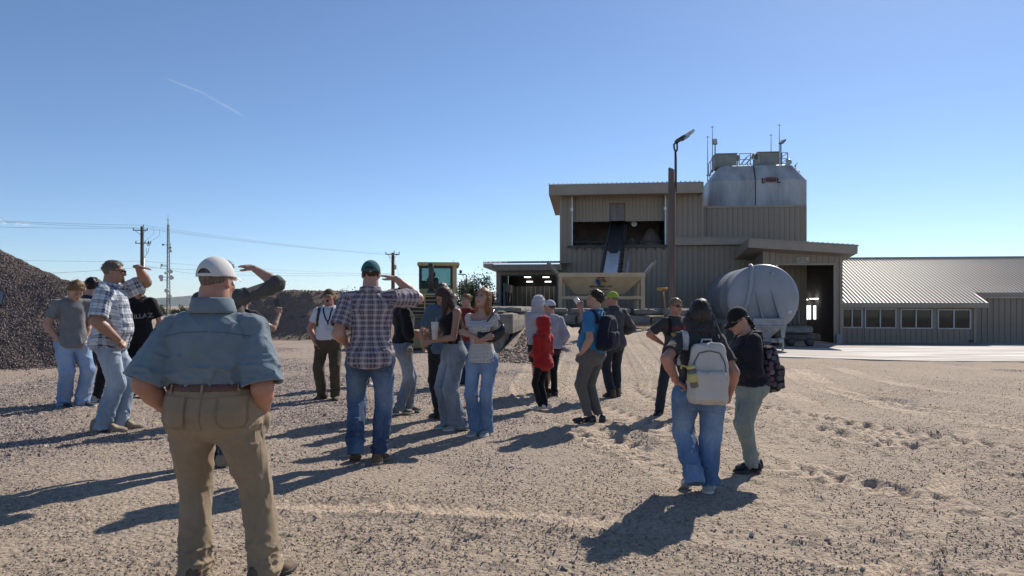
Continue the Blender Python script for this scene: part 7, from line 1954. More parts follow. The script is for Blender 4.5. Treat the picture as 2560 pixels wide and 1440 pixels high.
    if hr:
        st_ = hr['style']; hm_ = hr['m']; hv2 = max(.0052, hv); rs2 = random.Random(seed + 5)
        curl_a = {'buzz': .001, 'short': .007, 'curly': .009, 'bob': .004, 'long': .004, 'braid': .003}[st_]
        thick = {'buzz': .004, 'short': .012, 'curly': .020, 'bob': .018, 'long': .014, 'braid': .008}[st_] * hr.get('k', 1) * (.25 if S.get('cap') else 1)
        def hair_f(q):
            d_ = ell(q, (0, .016, .030), (.075 + thick * .8, .095 + thick * .8, .086 + thick))
            hl_ = q[:, 2] - (.034 - .86 * (q[:, 1] + .040)) + .006 * n3(q * 45 + sm_) if st_ in ('short', 'curly', 'buzz', 'braid') else q[:, 2] - (.040 - 1.1 * (q[:, 1] + .045))
            d_ = smax(d_, -hl_, .010)
            if st_ in ('bob', 'long'):
                side = ell(q, (0, .030, -.02), (.088 + thick * .5, .088, .10)); side = smax(side, -(q[:, 1] + .012 + hr.get('front', 0) * 1.0), .012)
                d_ = smin(d_, side, .02)
                if st_ == 'bob':
                    fringe = ell(q, (hr.get('fx', 0), -.062, .030), (.060, .040, .05)); d_ = smin(d_, fringe, .02); d_ = smin(d_, ell(q, (hr.get('fx', 0) * 1.6, -.085, -.01), (.034, .022, .05)), .02)
            n_ = n3(q * np.array((26, 26, 10 if st_ in ('long', 'bob') else 24)) + sm_); n2_ = n3(q * np.array((60, 60, 18 if st_ in ('long', 'bob') else 55)) + sm_)
            return d_ + curl_a * (n_ + .6 * n2_)
        v, q = surface(hair_f, (-.13, -.14, -.15), (.13, .16, .16), hv2)
        ho = add('hair', from_head(v), q, hm_)
        locks = []       # loose strands and long falls in posed space
        dn = np.array([0, 0, -1.0])
        if st_ == 'long':
            L0 = hr.get('len', .38); LR = hr.get('rad', .032); spread = hr.get('spread', 1.0); fall = np.array(hr.get('fall', (0, .10, -1)), float)
            cs = []
            for s in np.linspace(-1, 1, 7):
                a = from_head((s * .066 * spread, .055 - .03 * s * s, -.02)); b = a + unit(fall + np.array([s * .10 * spread, .02, 0])) * L0 * (.62 + .1 * (1 - s * s)); c = b + unit(fall + np.array([s * .06, -.02, 0])) * L0 * .42
                cs.append((a, b, c, s))
            if hr.get('side'):
                for (sx2, yy2, ln) in hr['side']:
                    a = from_head((sx2, yy2, .0)); b = a + np.array([sx2 * .1, -.01, -1]) * ln * .55; cs.append((a, b, b + np.array([0, .0, -1]) * ln * .45, sx2))
            def long_f(p):
                d_ = None
                for a, b, c, s in cs:
                    e = smin(cap(p, a, b, LR, LR * 1.05), cap(p, b, c, LR, LR * .3), .02); d_ = e if d_ is None else smin(d_, e, .025)
                return d_ + .006 * n3(p * np.array((34, 34, 6)) + sm_) + .004 * n3(p * np.array((80, 80, 9)) + sm_)
            ap = np.array([x for c_ in cs for x in c_[:3]])
            v, q = surface(long_f, ap.min(0) - .08, ap.max(0) + .08, max(.0075, vox * .8)); add('long_hair', v, q, hm_, ho)
            for k in range(hr.get('n', 130)):
                a, b, c, s = rs2.choice(cs); j = lambda r_: np.array([rs2.gauss(0, r_), rs2.gauss(0, r_), rs2.gauss(0, r_)])
                locks.append([a + j(.020), b + j(.026), c + j(.03), c + j(.035) + unit(fall) * rs2.uniform(.02, .09)])
        if st_ == 'braid':
            a = from_head((0, .095, -.03)); pts = [a, a + [hr.get('bx', 0), .05, -.06], a + [hr.get('bx', 0) * 1.5, .07, -.16], a + [hr.get('bx', 0) * 1.6, .08, -.28], a + [hr.get('bx', 0) * 1.4, .07, -.38]]
            pts = np.array(pts); ts = np.linspace(0, 4, 22); cen = np.stack([np.interp(ts, range(5), pts[:, i]) for i in range(3)], 1)
            q_ = MB()
            for k, c in enumerate(cen):
                s = (-1) ** k; q_.ball((c[0] + s * .010, c[1] + .006 * s, c[2]), (.017 * (1 - .4 * k / 22), .015 * (1 - .4 * k / 22), .020), 8, 6)
            q_.build('braid', hm_, ho)
        nst = hr.get('strands', {'buzz': 0, 'short': 170, 'curly': 320, 'bob': 240, 'long': 130, 'braid': 60}[st_])
        for k in range(nst):
            th_, ph_ = rs2.uniform(0, 6.283), math.acos(rs2.uniform(-.1, 1)) ; n_ = np.array([math.cos(th_) * math.sin(ph_), math.sin(th_) * math.sin(ph_), math.cos(ph_)])
            b = np.array([0, .016, .03]) + n_ * np.array([.075 + thick * .7, .095 + thick * .7, .086 + thick * .85])
            if b[2] - (.034 - .86 * (b[1] + .040)) < 0.004 or (S.get('cap') and b[2] > -.0): continue
            tang = unit(np.array([n_[0] * .6, n_[1] * .6 + (-.5 if st_ in ('short', 'curly') else 0), -.75]) + np.array([rs2.gauss(0, .5), rs2.gauss(0, .5), rs2.gauss(0, .35)]))
            ln = {'buzz': 0, 'short': .020, 'curly': .030, 'bob': .06, 'long': .06, 'braid': .04}[st_] * rs2.uniform(.6, 1.3); ou = {'short': .35, 'curly': .55, 'bob': .2, 'long': .12, 'braid': .15}.get(st_, 0)
            p1 = b + (tang * .5 + n_ * ou) * ln; p2 = b + (tang * 1.0 + n_ * ou * (.6 if st_ != 'curly' else .2)) * ln
            locks.append([from_head(b - n_ * .004), from_head(p1), from_head(p2)])
        if locks:
            vs, fs = [], []
            for ch in locks:
                m_ = len(ch); d0 = unit(ch[-1] - ch[0]); s1 = unit(np.cross(d0, (.3, .8, .5))); s2 = np.cross(d0, s1); b0 = len(vs); w0 = hr.get('w', .0016 if st_ in ('long', 'bob') else .0024)
                for i, p in enumerate(ch):
                    w_ = w0 * (1 - .75 * i / (m_ - 1))
                    for a in (0, 2.094, 4.189): vs.append(p + (s1 * math.cos(a) + s2 * math.sin(a)) * w_)
                for i in range(m_ - 1):
                    for a in range(3): fs.append((b0 + i * 3 + a, b0 + i * 3 + (a + 1) % 3, b0 + (i + 1) * 3 + (a + 1) % 3, b0 + (i + 1) * 3 + a))
            o2 = add('strands', vs, fs, hm_, ho); tag(o2, kind='stuff')
    # ------------------------------------------------ cap
    cp = S.get('cap')
    if cp:
        ct = cp.get('tilt', 0); ca = rotm(ct, 0, cp.get('yaw', 0)); bk = cp.get('back_hole', False)
        def tc_(q): return (q - np.array([0, .012, .03])) @ ca
        def cap_f(q):
            l_ = tc_(q); sc2 = cp.get('s', 1.0)
            d_ = np.maximum(ell(l_, (0, .002, -.004), (.086 * sc2, .106 * sc2, .104 * sc2 * cp.get('tall', 1))), -(l_[:, 2] - (-.006 if not cp.get('deep') else -.02)))
            inn = ell(l_, (0, .002, -.006), (.079 * sc2, .099 * sc2, .097 * sc2 * cp.get('tall', 1)))
            d_ = np.maximum(d_, -inn) if bk else d_
            if bk: d_ = smax(d_, -np.maximum(np.hypot(l_[:, 0], (l_[:, 2] + .004) * 1.0) - .040, -(l_[:, 1] - .05)), .004)
            return d_
        v, q = surface(cap_f, (-.13, -.14, -.06), (.13, .16, .17), min(hv, .0055) if bk else hv)
        co = add('cap', from_head(v), q, cp['m'])
        if bk:
            def strap_f(q_):
                l_ = tc_(q_); d_ = np.abs(ell(l_, (0, .002, -.004), (.0855, .1055, .104))) - .0035; return np.maximum(d_, np.maximum(np.abs(l_[:, 2] - .003) - .009, np.maximum(-(l_[:, 1] - .04), np.abs(l_[:, 0]) - .046)))
            v, q = surface(strap_f, (-.13, .0, -.06), (.13, .16, .1), .0042); add('strap', from_head(v), q, cp['m'], co)
        bl2 = cp.get('brim', .068)
        if bl2:
            vs, fs = [], []
            for lay in (0, 1):
                for i in range(15):
                    a = math.pi * (i / 14) ; cx_ = math.cos(a) * .080
                    for j in range(6):
                        t = j / 5; y = -.060 - .045 * math.sin(a) * 1.0 - bl2 * t * math.sin(a) ** .7; x = cx_ * (1 - .06 * t)
                        z = .002 - .010 * (abs(x) / .08) ** 2 - .22 * bl2 * t * t - .003 * lay
                        vs.append(from_head(np.array([x, y, z]) @ ca.T + np.array([0, .012, .03])))
            for i in range(14):
                for j in range(5):
                    b = i * 6 + j; fs.append((b, b + 1, b + 7, b + 6)); c = 90 + b; fs.append((c + 6, c + 7, c + 1, c))
                fs.append((i * 6 + 5, 90 + i * 6 + 5, 90 + i * 6 + 11, i * 6 + 11))
            add('brim', vs, fs, cp.get('bm', cp['m']), co)
    # ------------------------------------------------ hood worn up
    if S.get('hood_up'):
        def hu(q):
            d_ = ell(q, (0, .025, .022), (.104, .125, .122)); d_ = smin(d_, ell(q, (0, .055, -.06), (.098, .085, .10)), .05); d_ = smin(d_, ell(q, (0, .035, -.135), (.125, .105, .065)), .06); d_ = smin(d_, ell(q, (0, .09, .06), (.03, .05, .05)), .04)
            d_ = smax(d_, -ell(q, (0, -.12, -.02), (.066, .085, .098)), .012)
            rr_ = np.clip(1 - 2.6 * np.abs(n3(q * np.array((11, 11, 16)) + sm_)), 0, 1); return d_ - .012 * rr_ * rr_ + .004
        v, q = surface(hu, (-.15, -.15, -.2), (.15, .2, .18), max(hv, .008)); add('hood', from_head(v), q, S['hood_up'], f.shirt)
    # ------------------------------------------------ face
    if S.get('face', True):
        q1, q2 = MB(), MB()
        for s in (-1, 1):
            if not S.get('closed'):
                e = MB().ball((0, 0, 0), .0125 * hs, 10, 7).build('eye', EYEW, body, from_head((s * .031, -.0815, .004)))
                c = Rh @ np.array([-.002 * s + S.get('gaze', 0), -.0088, .001 + S.get('gazez', 0)]) * hs; MB().ball(c, .0058 * hs, 8, 6).build('iris', EYED, e)
            bs_ = [from_head((s * .015, -.093, .023)), from_head((s * .031, -.0955, .029)), from_head((s * .047, -.083, .023))]
            MB().tube(bs_, [.0035 * hs, .0042 * hs, .0022 * hs], 6).build('eyebrow', S.get('brow_m', hr['m'] if hr else EYED), body)
            if S.get('closed') or fem: MB().tube([from_head((s * .018, -.0955, .0045 if S.get('closed') else .010)), from_head((s * .031, -.0985, .002 if S.get('closed') else .013)), from_head((s * .045, -.089, .004 if S.get('closed') else .009))], .0022 * hs, 5).build('eyelash', EYED, body)
        if mo: MB().ball((0, 0, 0), (.019 * hs, .010 * hs, (.010 + .014 * mo) * hs), 12, 8).build('mouth', MOUTH, body, from_head((0, -.079, -.071)), tuple(Matrix(Rh.tolist()).to_euler()))
        else: MB().tube([from_head((-.021, -.0925, -.063)), from_head((-.008, -.0998, -.0615)), from_head((.008, -.0998, -.0615)), from_head((.021, -.0925, -.063))], [.002 * hs, .0052 * hs, .0052 * hs, .002 * hs], 7).build('mouth', LIPS, body)
    if S.get('shades'):
        q = MB()
        for s in (-1, 1):
            pts = [(s * .010, -.112, .012), (s * .030, -.113, .017), (s * .056, -.094, .014), (s * .058, -.090, -.002), (s * .045, -.102, -.014), (s * .022, -.111, -.013)]
            v = [Vector(from_head(p)) for p in pts]; dv = Vector(Rh @ np.array([0, .006, 0]) * hs); q.plate(v if s > 0 else v[::-1], dv)
            q.beam(from_head((s * .057, -.090, .010)), from_head((s * .079, .010, .008)), .004, .006)
        q.tube([from_head((-.010, -.112, .011)), from_head((0, -.116, .013)), from_head((.010, -.112, .011))], .003, 6)
        q.build('sunglasses', BLKP, body)
    if S.get('beard'):
        def bd(q):
            d_ = smin(ell(q, (0, -.045, -.084), (.048, .052, .036)), ell(q, (0, -.078, -.098), (.026, .026, .024)), .02); d_ = smax(d_, -(-.050 - q[:, 2]), .004) if S['beard'] == 'full' else smax(ell(q, (0, -.085, -.095), (.026, .022, .03)), -ell(q, (0, -.098, -.066), (.016, .02, .007)), .004)
            return np.maximum(d_, -(head_f(q) + .0005) - .02) + .003 * n3(q * 60 + sm_)
        v, q = surface(bd, (-.09, -.13, -.15), (.09, .03, -.03), hv); add('beard', from_head(v), q, S.get('beard_m', hr['m'] if hr else EYED))
    f.Rh, f.Rf, f.hc, f.lo, f.hi = Rh, Rf, hc, lo, hi
    def W_(p): 
        c, s = math.cos(rot), math.sin(rot); p = np.asarray(p, float); return (X0 + c * p[0] - s * p[1], Y0 + s * p[0] + c * p[1], Z0 + p[2])
    f.W = W_
    return f

def project(f_fn, pts, direction, far=0.6, near=-0.6):
    """march each point along direction until the field turns negative"""
    pts = np.asarray(pts, float); d_ = unit(direction); t = np.zeros(len(pts)); hit = np.zeros(len(pts), bool)
    for _ in range(60):
        v = f_fn(pts + d_ * t[:, None]); t = t + np.clip(v, -.02, .03) * .8
    global LAST_MISS
    q = pts + d_ * t[:, None]; LAST_MISS = np.abs(f_fn(q)) > .008
    return q

def decal(fig, name, me_pts, faces, m, parent, direction, lift, thick, fn):
    """lay flat geometry (points near the cloth) on the garment and give it a little thickness"""
    p = project(fn, me_pts, direction); d_ = unit(direction); n_ = len(p)
    faces = [q for q in faces if not any(LAST_MISS[i] for i in q)]
    V = np.concatenate([p - d_ * (lift + thick), p - d_ * lift])
    me = bpy.data.meshes.new(name)
    me.from_pydata([tuple(v) for v in V], [], [tuple(q) for q in faces] + [tuple(n_ + i for i in reversed(q)) for q in faces]); me.update()
    me.polygons.foreach_set('use_smooth', [True] * len(me.polygons))
    return link(name, me, m, parent)

def patch(fig, name, m, parent, fn, cx, cz, w, h_, side, rnd=0.0, lift=.002, thick=.004, y0=.45, nx_=10, nz_=12, ring=None):
    """a sewn-on patch (pocket) on the front (side=-1) or back (side=1) of a garment; person-local x, z"""
    xs_, zs_ = np.linspace(-1, 1, nx_), np.linspace(-1, 1, nz_); pts, fs = [], []
    for j, zz in enumerate(zs_):
        k = 1 - rnd * max(0, -zz) ** 3
        for xx in xs_: pts.append((cx + xx * w / 2 * k, side * y0, cz + zz * h_ / 2))
    for j in range(nz_ - 1):
        for i in range(nx_ - 1):
            if ring is not None and ring < i < nx_ - 2 - ring and ring < j: continue
            a = j * nx_ + i; q = (a, a + 1, a + nx_ + 1, a + nx_); fs.append(q if side < 0 else q[::-1])
    return decal(fig, name, pts, fs, m, parent, (0, -side, 0), lift, thick, fn)

def seam(fig, name, m, parent, fn, pts, side, w=.006, lift=.001, y0=.45):
    """a stitched seam along a polyline of person-local (x, z) points"""
    P_ = []; pts = np.array(pts, float); n_ = 22
    ts = np.linspace(0, len(pts) - 1, n_); xs_, zs_ = np.interp(ts, range(len(pts)), pts[:, 0]), np.interp(ts, range(len(pts)), pts[:, 1]); V_, fs = [], []
    for i in range(n_):
        j = min(i, n_ - 2); t = unit((xs_[j + 1] - xs_[j], zs_[j + 1] - zs_[j])); nx_, nz_ = -t[1] * w / 2, t[0] * w / 2
        V_ += [(xs_[i] + nx_, side * y0, zs_[i] + nz_), (xs_[i] - nx_, side * y0, zs_[i] - nz_)]
    for i in range(n_ - 1): q = (2 * i, 2 * i + 1, 2 * i + 3, 2 * i + 2); fs.append(q if side < 0 else q[::-1])
    return decal(fig, name, V_, fs, m, parent, (0, -side, 0), lift, .002, fn)

def chest_text(fig, txt, size, m, cx, cz, ang=0.0, bold=0.0, y0=.45, name='lettering', shear=0):
    me = text_mesh(txt, size, 0.0, 'CENTER', bold); n_ = len(me.vertices); co = np.zeros(n_ * 3); me.vertices.foreach_get('co', co); co = co.reshape(-1, 3)
    c, s = math.cos(ang), math.sin(ang); x, z = co[:, 0] * c - co[:, 1] * s, co[:, 0] * s + co[:, 1] * c
    pts = np.stack([cx + x, np.full(n_, -y0), cz + z], 1); fs = [tuple(p.vertices) for p in me.polygons]
    bpy.data.meshes.remove(me)
    return decal(fig, name, pts, fs, m, fig.shirt, (0, 1, 0), .002, .002, fig.shirt_f)
# ---------------------------------------------------------------- the people
HB = hair_mat('dark brown', (0.045, 0.026, 0.016)); HBL = hair_mat('black', (0.016, 0.012, 0.010)); HG = hair_mat('grey brown', (0.13, 0.105, 0.085), .15)
HC = hair_mat('curly blond', (0.30, 0.17, 0.075)); HW = hair_mat('dirty blond', (0.26, 0.165, 0.085)); HR = hair_mat('strawberry blond', (0.33, 0.155, 0.065)); HM = hair_mat('mid brown', (0.085, 0.05, 0.028))
BLK = cloth('black', (0.013, 0.013, 0.015)); CHAR = cloth('charcoal', (0.045, 0.045, 0.048)); NAVY = cloth('navy', (0.022, 0.034, 0.07))
LTBLUE = denim('light', (0.20, 0.27, 0.36), (0.42, 0.48, 0.55)); MIDBLUE = denim('mid', (0.085, 0.15, 0.27), (0.24, 0.34, 0.48)); DKBLUE = denim('dark', (0.025, 0.045, 0.085), (0.09, 0.14, 0.22)); GRBLUE = denim('greyish', (0.13, 0.16, 0.20), (0.33, 0.37, 0.41)); INDIGO = denim('indigo', (0.03, 0.055, 0.11), (0.13, 0.20, 0.31)); SKY_D = denim('sky', (0.17, 0.26, 0.42), (0.34, 0.44, 0.58))
LEATHB = mat('black leather shoe', (0.012, 0.012, 0.012), 0.35, var=0.1); SUEDE = mat('brown suede', (0.12, 0.08, 0.05), 0.85, var=0.2, vs=12); TANB = mat('tan boot', (0.27, 0.215, 0.155), 0.8, var=0.2, vs=12); SNKW = mat('white sneaker', (0.66, 0.66, 0.64), 0.5, var=0.06, vs=12); SNKG = mat('grey sneaker', (0.34, 0.33, 0.31), 0.7, var=0.15, vs=12); GRYS = mat('grey suede shoe', (0.14, 0.125, 0.11), 0.85, var=0.15, vs=12)
STITCH = mat('khaki seam thread', (0.235, 0.178, 0.118), 0.9, var=0.1); DARKTH = mat('dark thread', (0.085, 0.125, 0.165), 0.9, var=0.1)  # trouser seam thread a little darker than the canvas

def top_obj(name, V, Q, m, fig, label, cat, group=None):
    V = np.asarray(V, float); c = np.array([V[:, 0].mean(), V[:, 1].mean(), V[:, 2].min()])
    o = link(name, np_mesh(name, V - c, Q), m, None, fig.W(c), (0, 0, fig.rot)); tag(o, label, cat, group); o['c0'] = 0
    del o['c0']; o_c[o.name] = c
    return o
o_c = {}
ZIP = mat('zip tape', (0.10, 0.10, 0.10), .6, var=.1)
def sub(name, V, Q, m, par): return link(name, np_mesh(name, np.asarray(V) - o_c[par.name], Q), m, par)

def make_backpack(fig, label, m, ms, w=.15, h_=.20, dep=.075, zc=.665, tilt=0.0, strap_x=.066, front=True, drop=.0, xoff=0.0, round_=.06, coords=False, straps=True):
    H = fig.H; back = np.interp(zc * H, fig.prof[:, 0], fig.prof[:, 2] + fig.prof[:, 3])
    cy = back + dep * .9 + .015
    def f0(q, k=1.0, dy=0.0):
        x = q[:, 0] - xoff; z = q[:, 2] - zc * H
        tz = np.clip((z + h_) / (2 * h_), 0, 1); wd = w * (1 - .22 * tz ** 2) * k; dp = dep * (1.08 - .38 * tz ** 1.5)
        qq = np.stack([x * w / wd, (q[:, 1] - cy - tilt * z - dy) * dep / dp, z], 1)
        return rbox(qq, (0, 0, 0), (w, dep, h_), round_)
    def fb(p):
        q = fig.inv(p); d_ = f0(q); rr_ = np.clip(1 - 2.6 * np.abs(n3(q * np.array((11, 11, 7)) + 4)), 0, 1); r2_ = np.clip(1 - 2.6 * np.abs(n3(q * np.array((22, 22, 14)))), 0, 1); return d_ + .008 * n3(q * 7 + 3) - .012 * rr_ * rr_ - .005 * r2_ * r2_ + .004
    c = fig.fwd((xoff, cy, zc * H)); e = max(w, h_, dep) + .1
    V, Q = surface(fb, c - e, c + e, max(.008, fig.vox))
    o = top_obj('backpack', V, Q, m, fig, label, 'backpack')
    if coords:
        q = fig.inv(V)
        for nm, d in (('fu', q[:, 0] + q[:, 1] * .8), ('fv', q[:, 2])):
            a = o.data.attributes.new(nm, 'FLOAT', 'POINT'); a.data.foreach_set('value', d.astype(np.float32))
    if front:
        def fp(p):
            q = fig.inv(p); z = q[:, 2] - (zc * H - h_ * .38)
            return rbox(np.stack([q[:, 0] - xoff, q[:, 1] - cy - dep * 1.0 - tilt * (q[:, 2] - zc * H), z], 1), (0, 0, 0), (w * .80, .03, h_ * .48), .028) + .006 * n3(q * 10) - .010 * np.clip(1 - 2.6 * np.abs(n3(q * 12 + 9)), 0, 1) ** 2
        V2, Q2 = surface(fp, c - e, c + e, max(.008, fig.vox)); po = sub('front_pocket', V2, Q2, m, o)
        if coords:
            q = fig.inv(V2)
            for nm, d in (('fu', q[:, 0] + q[:, 1] * .8), ('fv', q[:, 2])):
                a = po.data.attributes.new(nm, 'FLOAT', 'POINT'); a.data.foreach_set('value', d.astype(np.float32))
    arch = [(xoff - w * .80, zc * H - h_ * .25), (xoff - w * .76, zc * H + h_ * .35), (xoff - w * .5, zc * H + h_ * .68), (xoff, zc * H + h_ * .76), (xoff + w * .5, zc * H + h_ * .68), (xoff + w * .76, zc * H + h_ * .35), (xoff + w * .80, zc * H - h_ * .25)]
    zo = seam(fig, 'zipper', ZIP, o, fb, arch, 1, .011, .002); zo.location = -o_c[o.name]
    th_ = fig.fwd((xoff, cy - dep * .5, zc * H + h_ - .01))
    q_ = MB().tube([th_ + np.array([-.045, 0, -.02]) - o_c[o.name], th_ + np.array([-.035, 0, .035]) - o_c[o.name], th_ + np.array([.035, 0, .035]) - o_c[o.name], th_ + np.array([.045, 0, -.02]) - o_c[o.name]], .009, 7); q_.build('top_handle', ms, o)
    if straps:
        for s in (-1, 1):
            def fs(p):
                q = fig.inv(p); d_ = fig.shirt_f(p) - .010
                xs_ = s * strap_x * H * (1 + .25 * np.clip((.78 * H - q[:, 2]) / (.15 * H), 0, 1))
                return np.maximum(np.maximum(d_, np.abs(q[:, 0] - xs_) - .026), np.maximum(np.where(q[:, 1] < .02, .655 * H, .74 * H) - q[:, 2], -d_ - .022))
            V3, Q3 = surface(fs, fig.fwd((0, 0, .64 * H)) - [.3, .25, .06], fig.fwd((0, 0, .84 * H)) + [.3, .25, .08], max(.008, fig.vox * .8))
            if len(V3): sub('shoulder_strap', V3, Q3, ms, o)
    return o

# -- person looking on from outside the left edge; only a raised hand with a phone shows
p = make_person('person mostly outside the left edge holding up a dark phone', (-176, 1165), 690, 150, skin='fair', hair=dict(style='short', m=HM), face=False, seed=40,
    arm_r=dict(kind='custom', at=(-.20, -.20, .80), pole=(-.5, .3, -1), hand='grip', dir=(0.1, -.25, .9), palm=(.2, -.8, .2)), arm_l=dict(kind='hang'),
    shirt=dict(m=NAVY, sleeve=.6, collar='crew'), pants=dict(m=DKBLUE), shoe=dict(m=LEATHB, sm=RUBD))
hw = p.arms['r']['wr']; ph = MB().box(-.037, .037, -.005, .005, 0, .15, .003).build('phone', BLKP, None, p.W(hw + np.array([-.0, -.055, .045])), (rad(10), 0, p.rot)); tag(ph, 'dark phone held up at the left edge of the picture', 'phone')

# -- boy in the grey T-shirt
p = make_person('boy with curly blond hair in grey T-shirt and baggy blue jeans looking down', (180, 1018), 703, 44, hf=.965, girth=.85, seed=2, skin='fair',
    hair=dict(style='curly', m=HC, k=1.15), hpitch=36, hyaw=12, lean=4, fl=(.11, -.03, 0), fr=(-.09, .03, 0), toe_l=35, toe_r=10,
    closed=True, arm_l='pocket', arm_r=dict(kind='pocket', pole=(-1, .35, 0)),
    shirt=dict(m=cloth('heather grey', (0.19, 0.195, 0.20)), sleeve=.66, off=.018, sl=.022, hem=.455, flare=.04, collar='crew'),
    pants=dict(m=SKY_D, knee=.060, hem=.062, thigh=.070, off=.014, cut=.012, fold=1.5), shoe=dict(m=mat('navy sneaker', (0.02, 0.028, 0.05), 0.6), sm=RUBB, band=SNKW, l=1.05, w=1.08, high=.06))
A = p.arms['l']; ax = unit(A['wr'] - A['el']); MB().tube([A['wr'] - ax * .045, A['wr'] - ax * .022], .034 * p.H / 1.75, 14).build('wristwatch', BLKP, p.o)

# -- dark haired boy behind him
p = make_person('dark haired boy in navy T-shirt and black trousers half hidden by the plaid shirted man', (226, 1004), 690, 165, girth=.95, seed=3, face=False, skin='fair', hair=dict(style='curly', m=HBL), hpitch=12,
    shirt=dict(m=NAVY, sleeve=.66, off=.022, sl=.022, hem=.47, collar='crew'), pants=dict(m=BLK, knee=.044, hem=.040), shoe=dict(m=SNKG, sm=RUBB))

# -- man in the white and blue plaid shirt
PL1 = plaid('white and blue', (0.58, 0.60, 0.63), (0.045, 0.06, 0.10), (0.20, 0.24, 0.32), 0.105, .40, .10)
p = make_person('big grey haired man in white and navy plaid shirt shading his eyes with a hand', (276, 1076), 642, 104, hf=1.0, girth=1.12, belly=.065, seed=4, skin='tan', arm=1.25, sw=.112,
    hair=dict(style='short', m=HG, k=.75, strands=260), beard='goatee', beard_m=hair_mat('reddish beard', (0.20, 0.11, 0.06)), shades=True, hpitch=2, hyaw=2, lean=1,
    fl=(.10, -.06, 0), fr=(-.09, .05, 0), toe_l=8, toe_r=2,
    arm_r=dict(kind='custom', at=(-.115, -.075, .525), pole=(-.5, .5, 0), hand='fist'), arm_l=dict(kind='custom', at=(.035, -.135, .945), pole=(1, -.25, -.6), hand='flat', dir=(-.5, -.85, -.12), palm=(0, .1, -1)),
    shirt=dict(m=PL1, sleeve=.86, off=.026, sl=.034, hem=.475, flare=.012, collar='fold', curve=.012, fold=1.5), pants=dict(m=LTBLUE, knee=.058, hem=.055, thigh=.066, off=.010, cut=.012, fold=1.4), shoe=dict(m=TANB, sm=RUBT, l=1.12, w=1.1, high=.075))
PLAID_MAN = p

# -- black T-shirt with band lettering
p = make_person('person with blond bob hair over the face in black band T-shirt looking down', (346, 992), 702, 14, hf=.97, girth=1.0, seed=5, fem=False, skin='fair', face=False,
    hair=dict(style='bob', m=HW, k=1.15, fx=.012), hpitch=38, hyaw=10, fl=(.10, 0, 0), fr=(-.12, .02, 0), arm_l=dict(kind='hang', pole=(1, .8, 0)), arm_r='hang',
    shirt=dict(m=BLK, sleeve=.8, off=.028, sl=.03, hem=.45, flare=.02, collar='crew'), pants=dict(m=BLK, knee=.060, hem=.064, thigh=.07, off=.014, cut=.012), shoe=dict(m=LEATHB, sm=RUBD, l=1.1))
chest_text(p, 'GORiLLAZ', .092, cloth('grey print', (0.30, 0.30, 0.30)), .0, .655 * p.H, .10, .0015)

# -- big man in the foreground
TEAL = cloth('teal blue shirt', (0.165, 0.215, 0.252), bump=.3, bs=500, var=.06); KHAKI = cloth('khaki canvas', (0.30, 0.225, 0.145), bump=.35, bs=450, var=.08)
CAPW = mat('white mesh cap', (0.62, 0.60, 0.58), 0.85, var=0.05, bump=.25, bs=1100)
p = make_person('broad man in foreground seen from behind in teal blue shirt, khaki trousers and white cap', (540, 1444), 642, 180, girth=1.50, belly=.04, seed=6, skin='pink', arm=1.30, sw=.122, legs=1.30, hs=1.02, al=1.10,
    vox=.0072, face=False, hair=dict(style='buzz', m=HG, strands=0), beard='full', beard_m=hair_mat('ginger beard', (0.28, 0.14, 0.06)), hyaw=-12, hpitch=2, expo=2.5,
    cap=dict(m=CAPW, back_hole=True, brim=.075, tilt=-2, s=1.04), fl=(.105, .02, 0), fr=(-.275, .03, 0), toe_l=22, toe_r=-24, pelvis=(.01, 0, 0), heel_r=0,
    arm_l=dict(kind='custom', at=(.152, -.050, .50), pole=(.42, .9, .0), lift=-.02, hand='fist'), arm_r=dict(kind='custom', at=(-.124, -.078, .50), pole=(-.42, .9, 0), lift=-.02, hand='fist'),
    shirt=dict(m=TEAL, crisp=True, sleeve=.97, off=.014, sl=.050, hem=.602, tuck=True, blouse=.016, collar='fold', ch=.052, fold=1.2, neck=.85),
    pants=dict(m=KHAKI, waist=.613, knee=.049, hem=.062, thigh=.064, off=.010, cut=.018, belt=LEATHER, fold=1.15, bulge=[(.138, -.03, .49, .06), (-.128, -.05, .48, .065)]),
    shoe=dict(m=SUEDE, sm=RUBD, l=1.1, w=1.15))
H = p.H
seam(p, 'yoke_seam', DARKTH, p.shirt, p.shirt_f, [(-.128 * H, .755 * H), (-.06 * H, .768 * H), (0, .770 * H), (.06 * H, .768 * H), (.128 * H, .755 * H)], 1, .004)
for s in (-1, 1):
    patch(p, 'back_pocket', KHAKI, p.pants, p.pants_f, s * .088 * H, .527 * H, .083 * H, .098 * H, 1, .22, .0015, .004)
    zt, zb_, xx_ = .574 * H, .482 * H, .0385 * H
    seam(p, 'pocket_seam', STITCH, p.pants, lambda q: p.pants_f(q) - .006, [(s * (.088 * H - xx_), zt), (s * (.088 * H - xx_), .50 * H), (s * (.088 * H - xx_ * .7), zb_), (s * (.088 * H + xx_ * .7), zb_), (s * (.088 * H + xx_), .50 * H), (s * (.088 * H + xx_), zt)], 1, .0024)
    seam(p, 'side_seam', STITCH, p.pants, p.pants_f, [(s * .140 * H, .50 * H), (s * .145 * H, .42 * H), (s * .150 * H, .34 * H)], 1, .0035)
seam(p, 'seat_seam', STITCH, p.pants, p.pants_f, [(.0, .598 * H), (.0, .55 * H), (.004, .50 * H), (.0, .475 * H)], 1, .004)
seam(p, 'yoke_seam', STITCH, p.pants, p.pants_f, [(-.13 * H, .580 * H), (0, .570 * H), (.13 * H, .580 * H)], 1, .0035)
for xx_ in (-.10, 0.0, .10): patch(p, 'belt_loop', KHAKI, p.pants, lambda q: np.minimum(p.pants_f(q), p.shirt_f(q)) - .006, xx_ * H, .598 * H, .013, .046, 1, 0, .0, .006, nx_=3, nz_=6)
